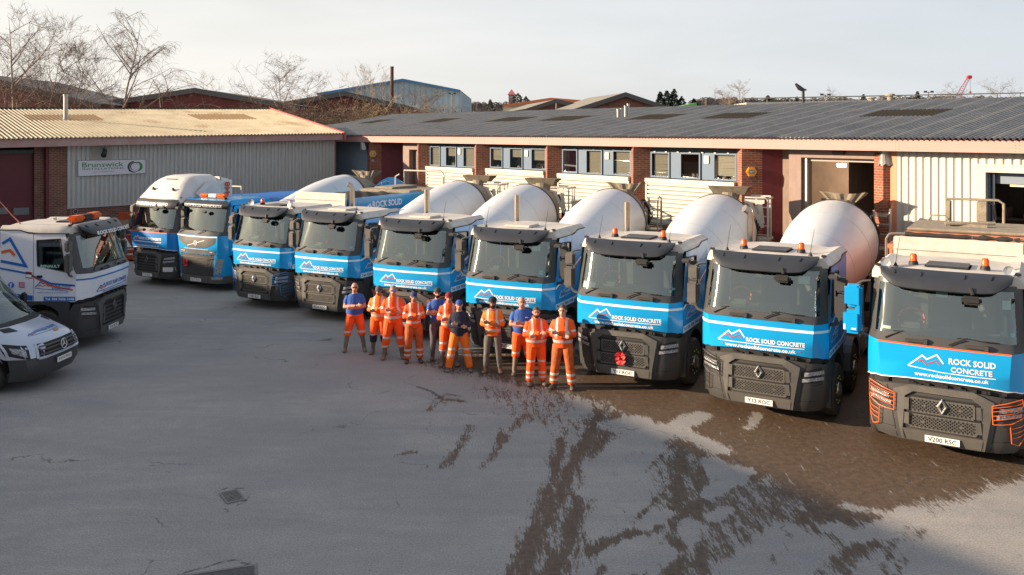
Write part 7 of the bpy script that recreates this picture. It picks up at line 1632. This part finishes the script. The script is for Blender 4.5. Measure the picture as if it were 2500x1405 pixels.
light_mast(2015,120,233,'twin-headed floodlight mast right of the black street lamp'); light_mast(2267,130,226,'twin-headed floodlight mast near the right fir'); light_mast(1104,100,230,'lamp mast before the blue shed wall', .6); light_mast(1358,68,252,'white lamp mast before the small brick gable', .3)
P = at(2340,236,260); t = thing('crane', 'red lattice crane jib rising beyond the white shed', 'crane', (P.x, 260, 0)); CR = mat('crane_red', (.52,.035,.05), .6); a = Vector((-1.4,0,HC+82/F*260)); b = at(2366,188,260)-Vector((P.x,260,0)); a = at(2337,240,260)-Vector((P.x,260,0)); m = MB()
dz = (b-a); n = Vector((-dz.z,0,dz.x)).normalized()
def off(f): w_ = .75*(1-.5*f)*(1 if f > .06 else .6); return a+dz*f+n*w_, a+dz*f-n*w_
K = 10
for k in range(K):
    u0, l0 = off(k/K); u1, l1 = off((k+1)/K); m.tube([u0,u1], .09, 4); m.tube([l0,l1], .09, 4); m.tube([u0,l1], .05, 4); m.tube([l0,u1], .05, 4)
m.tube([Vector((a.x,0,0)),a], .5, 6); m.build('jib', CR, t); m = MB(); m.bbox(b.x-.6,b.x+.7,-.5,.5,b.z-.6,b.z+.4,.1); m.build('jib_head', CR, t); m = MB(); m.tube([b+Vector((.3,0,0)),b+Vector((.4,0,-4.4))], .05, 4); m.tube([b,b+Vector((-5,0,-6))], .03, 4); m.build('hoist_rope', RFG, t); m = MB(); m.bbox(b.x+.15,b.x+.65,-.2,.2,b.z-5,b.z-4.3,.1); m.build('hook_block', CR, t)
# distant trees
def conifer(px, Y, top, w, seed, lab, matl=None, name='conifer_tree', base=262):
    x = (px-1250)/F*Y; H_ = HC+(YH-top)/F*Y; rd = random.Random(seed); t = thing(name, lab, 'tree', (x, Y, 0), 0, 'distant trees on the skyline'); m = MB(); m.lathe([(0,.3),(H_*.9,.08)], (0,0,0), n=6); m.build('trunk', TWIG, t)
    m = MB(); W_ = w/F*Y/2
    for k in range(1100):
        f = rd.random(); z = H_*(.25+.75*f); rr = W_*(1-f**5)*(.65+.5*rd.random())*(1+.25*math.sin(f*26+seed)); a_ = rd.uniform(0,6.28); p = Vector((rr*math.cos(a_), rr*math.sin(a_), z-.1*rr)); s = rd.uniform(.012,.035)*H_
        u = Vector((math.cos(a_)*s, math.sin(a_)*s, -s*.35)); v = Vector((-math.sin(a_)*s*.6, math.cos(a_)*s*.6, rd.uniform(-.3,.6)*s)); m.face([p-u, p+v, p+u, p-v])
    m.build('crown', matl or FIR, t, recalc=False)
for i, (px, top, w, l) in enumerate(((1612,226,34,'dark fir at the left of the fir clump'),(1628,224,38,'dark fir with a rounded shoulder in the clump'),(1646,219,34,'tallest spiky fir of the clump'),(1664,236,34,'short fir at the right of the clump'),(1694,242,40,'low evergreen right of the fir clump'))): conifer(px, 150, top, w, i, l)
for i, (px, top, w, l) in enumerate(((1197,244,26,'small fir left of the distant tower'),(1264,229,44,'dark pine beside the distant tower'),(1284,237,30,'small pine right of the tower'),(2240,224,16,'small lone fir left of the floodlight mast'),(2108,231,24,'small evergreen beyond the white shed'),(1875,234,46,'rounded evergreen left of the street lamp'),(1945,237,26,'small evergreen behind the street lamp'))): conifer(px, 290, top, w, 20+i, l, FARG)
tree('bare tree with sparse branches right of the evergreens', 1795, 170, 212, 71, 1, 4, .6, 0, forks=4, r=.2, mats=[TWIGP, TWIG], wide=.9)
for i, (px, top, l) in enumerate(((2443,206,'round bare tree on the skyline at the far right'),(2327,216,'round bare tree left of the red crane'),(2032,226,'low bare tree right of the street lamp'),(1765,224,'bushy tree left of the sparse bare tree'))):
    tree(l, px, 260, top, 80+i, 0, 4, .7, 0, forks=6, r=.3, mats=[mat('far_twig', (.16,.14,.13), .9)]*2, wide=1.2, kids=(3,5), name='bare_tree')
# far woodland on the skyline: one mass
def woodland(nm, x0, x1, Y, ty, seed, matl):
    rd = random.Random(seed); m = MB(); px = x0
    while px < x1:
        h = HC+(YH-(ty+rd.uniform(-4,5)))/F*Y; r = rd.uniform(4,9)/F*Y*1.2; x = (px-1250)/F*Y
        for k in range(420):
            a_ = rd.uniform(0,6.28); e = rd.uniform(-1.2,1.57); p = Vector((x+r*math.cos(a_)*math.cos(e), Y+r*math.sin(a_)*math.cos(e), h-r+r*math.sin(e))); s = r*rd.uniform(.07,.16)
            u = Vector((rd.uniform(-1,1), rd.uniform(-1,1), rd.uniform(-1,1))).normalized()*s; v = Vector((rd.uniform(-1,1), rd.uniform(-1,1), rd.uniform(-1,1))).normalized()*s; m.face([p-u,p+v,p+u,p-v])
        m.lathe([(-r*3,r*.9),(-r*.2,r*.85),(r*.35,r*.62),(r*.62,.1)], (x,Y,h-r), n=8); px += rd.uniform(5,10)
    m.build(nm, matl, None, recalc=False, kind='stuff', label='belt of far-off bare woodland along the skyline')
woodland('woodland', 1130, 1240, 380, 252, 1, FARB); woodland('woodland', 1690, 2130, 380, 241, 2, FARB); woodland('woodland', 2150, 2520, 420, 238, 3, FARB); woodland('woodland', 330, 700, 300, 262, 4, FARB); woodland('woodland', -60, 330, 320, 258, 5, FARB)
# small green and rail details over the terrace roof
P = at(1680,258,70); t = thing('green_canopy', 'bright green sloping canopy edge beyond the terrace roof', 'canopy', (P.x,70,0)); m = MB(); a = at(1664,259,70); b = at(1701,251,70); m.add([(a.x-P.x,0,a.z),(b.x-P.x,0,b.z),(b.x-P.x,0,b.z-.4),(a.x-P.x,0,a.z-.3),(b.x-P.x,4,b.z),(a.x-P.x,4,a.z)], [(0,1,2,3),(0,1,4,5)]); m.box(a.x-P.x,b.x-P.x,.1,3.9,0,a.z-.3); m.build('canopy', mat('lime_green', (.12,.42,.10), .6), t)
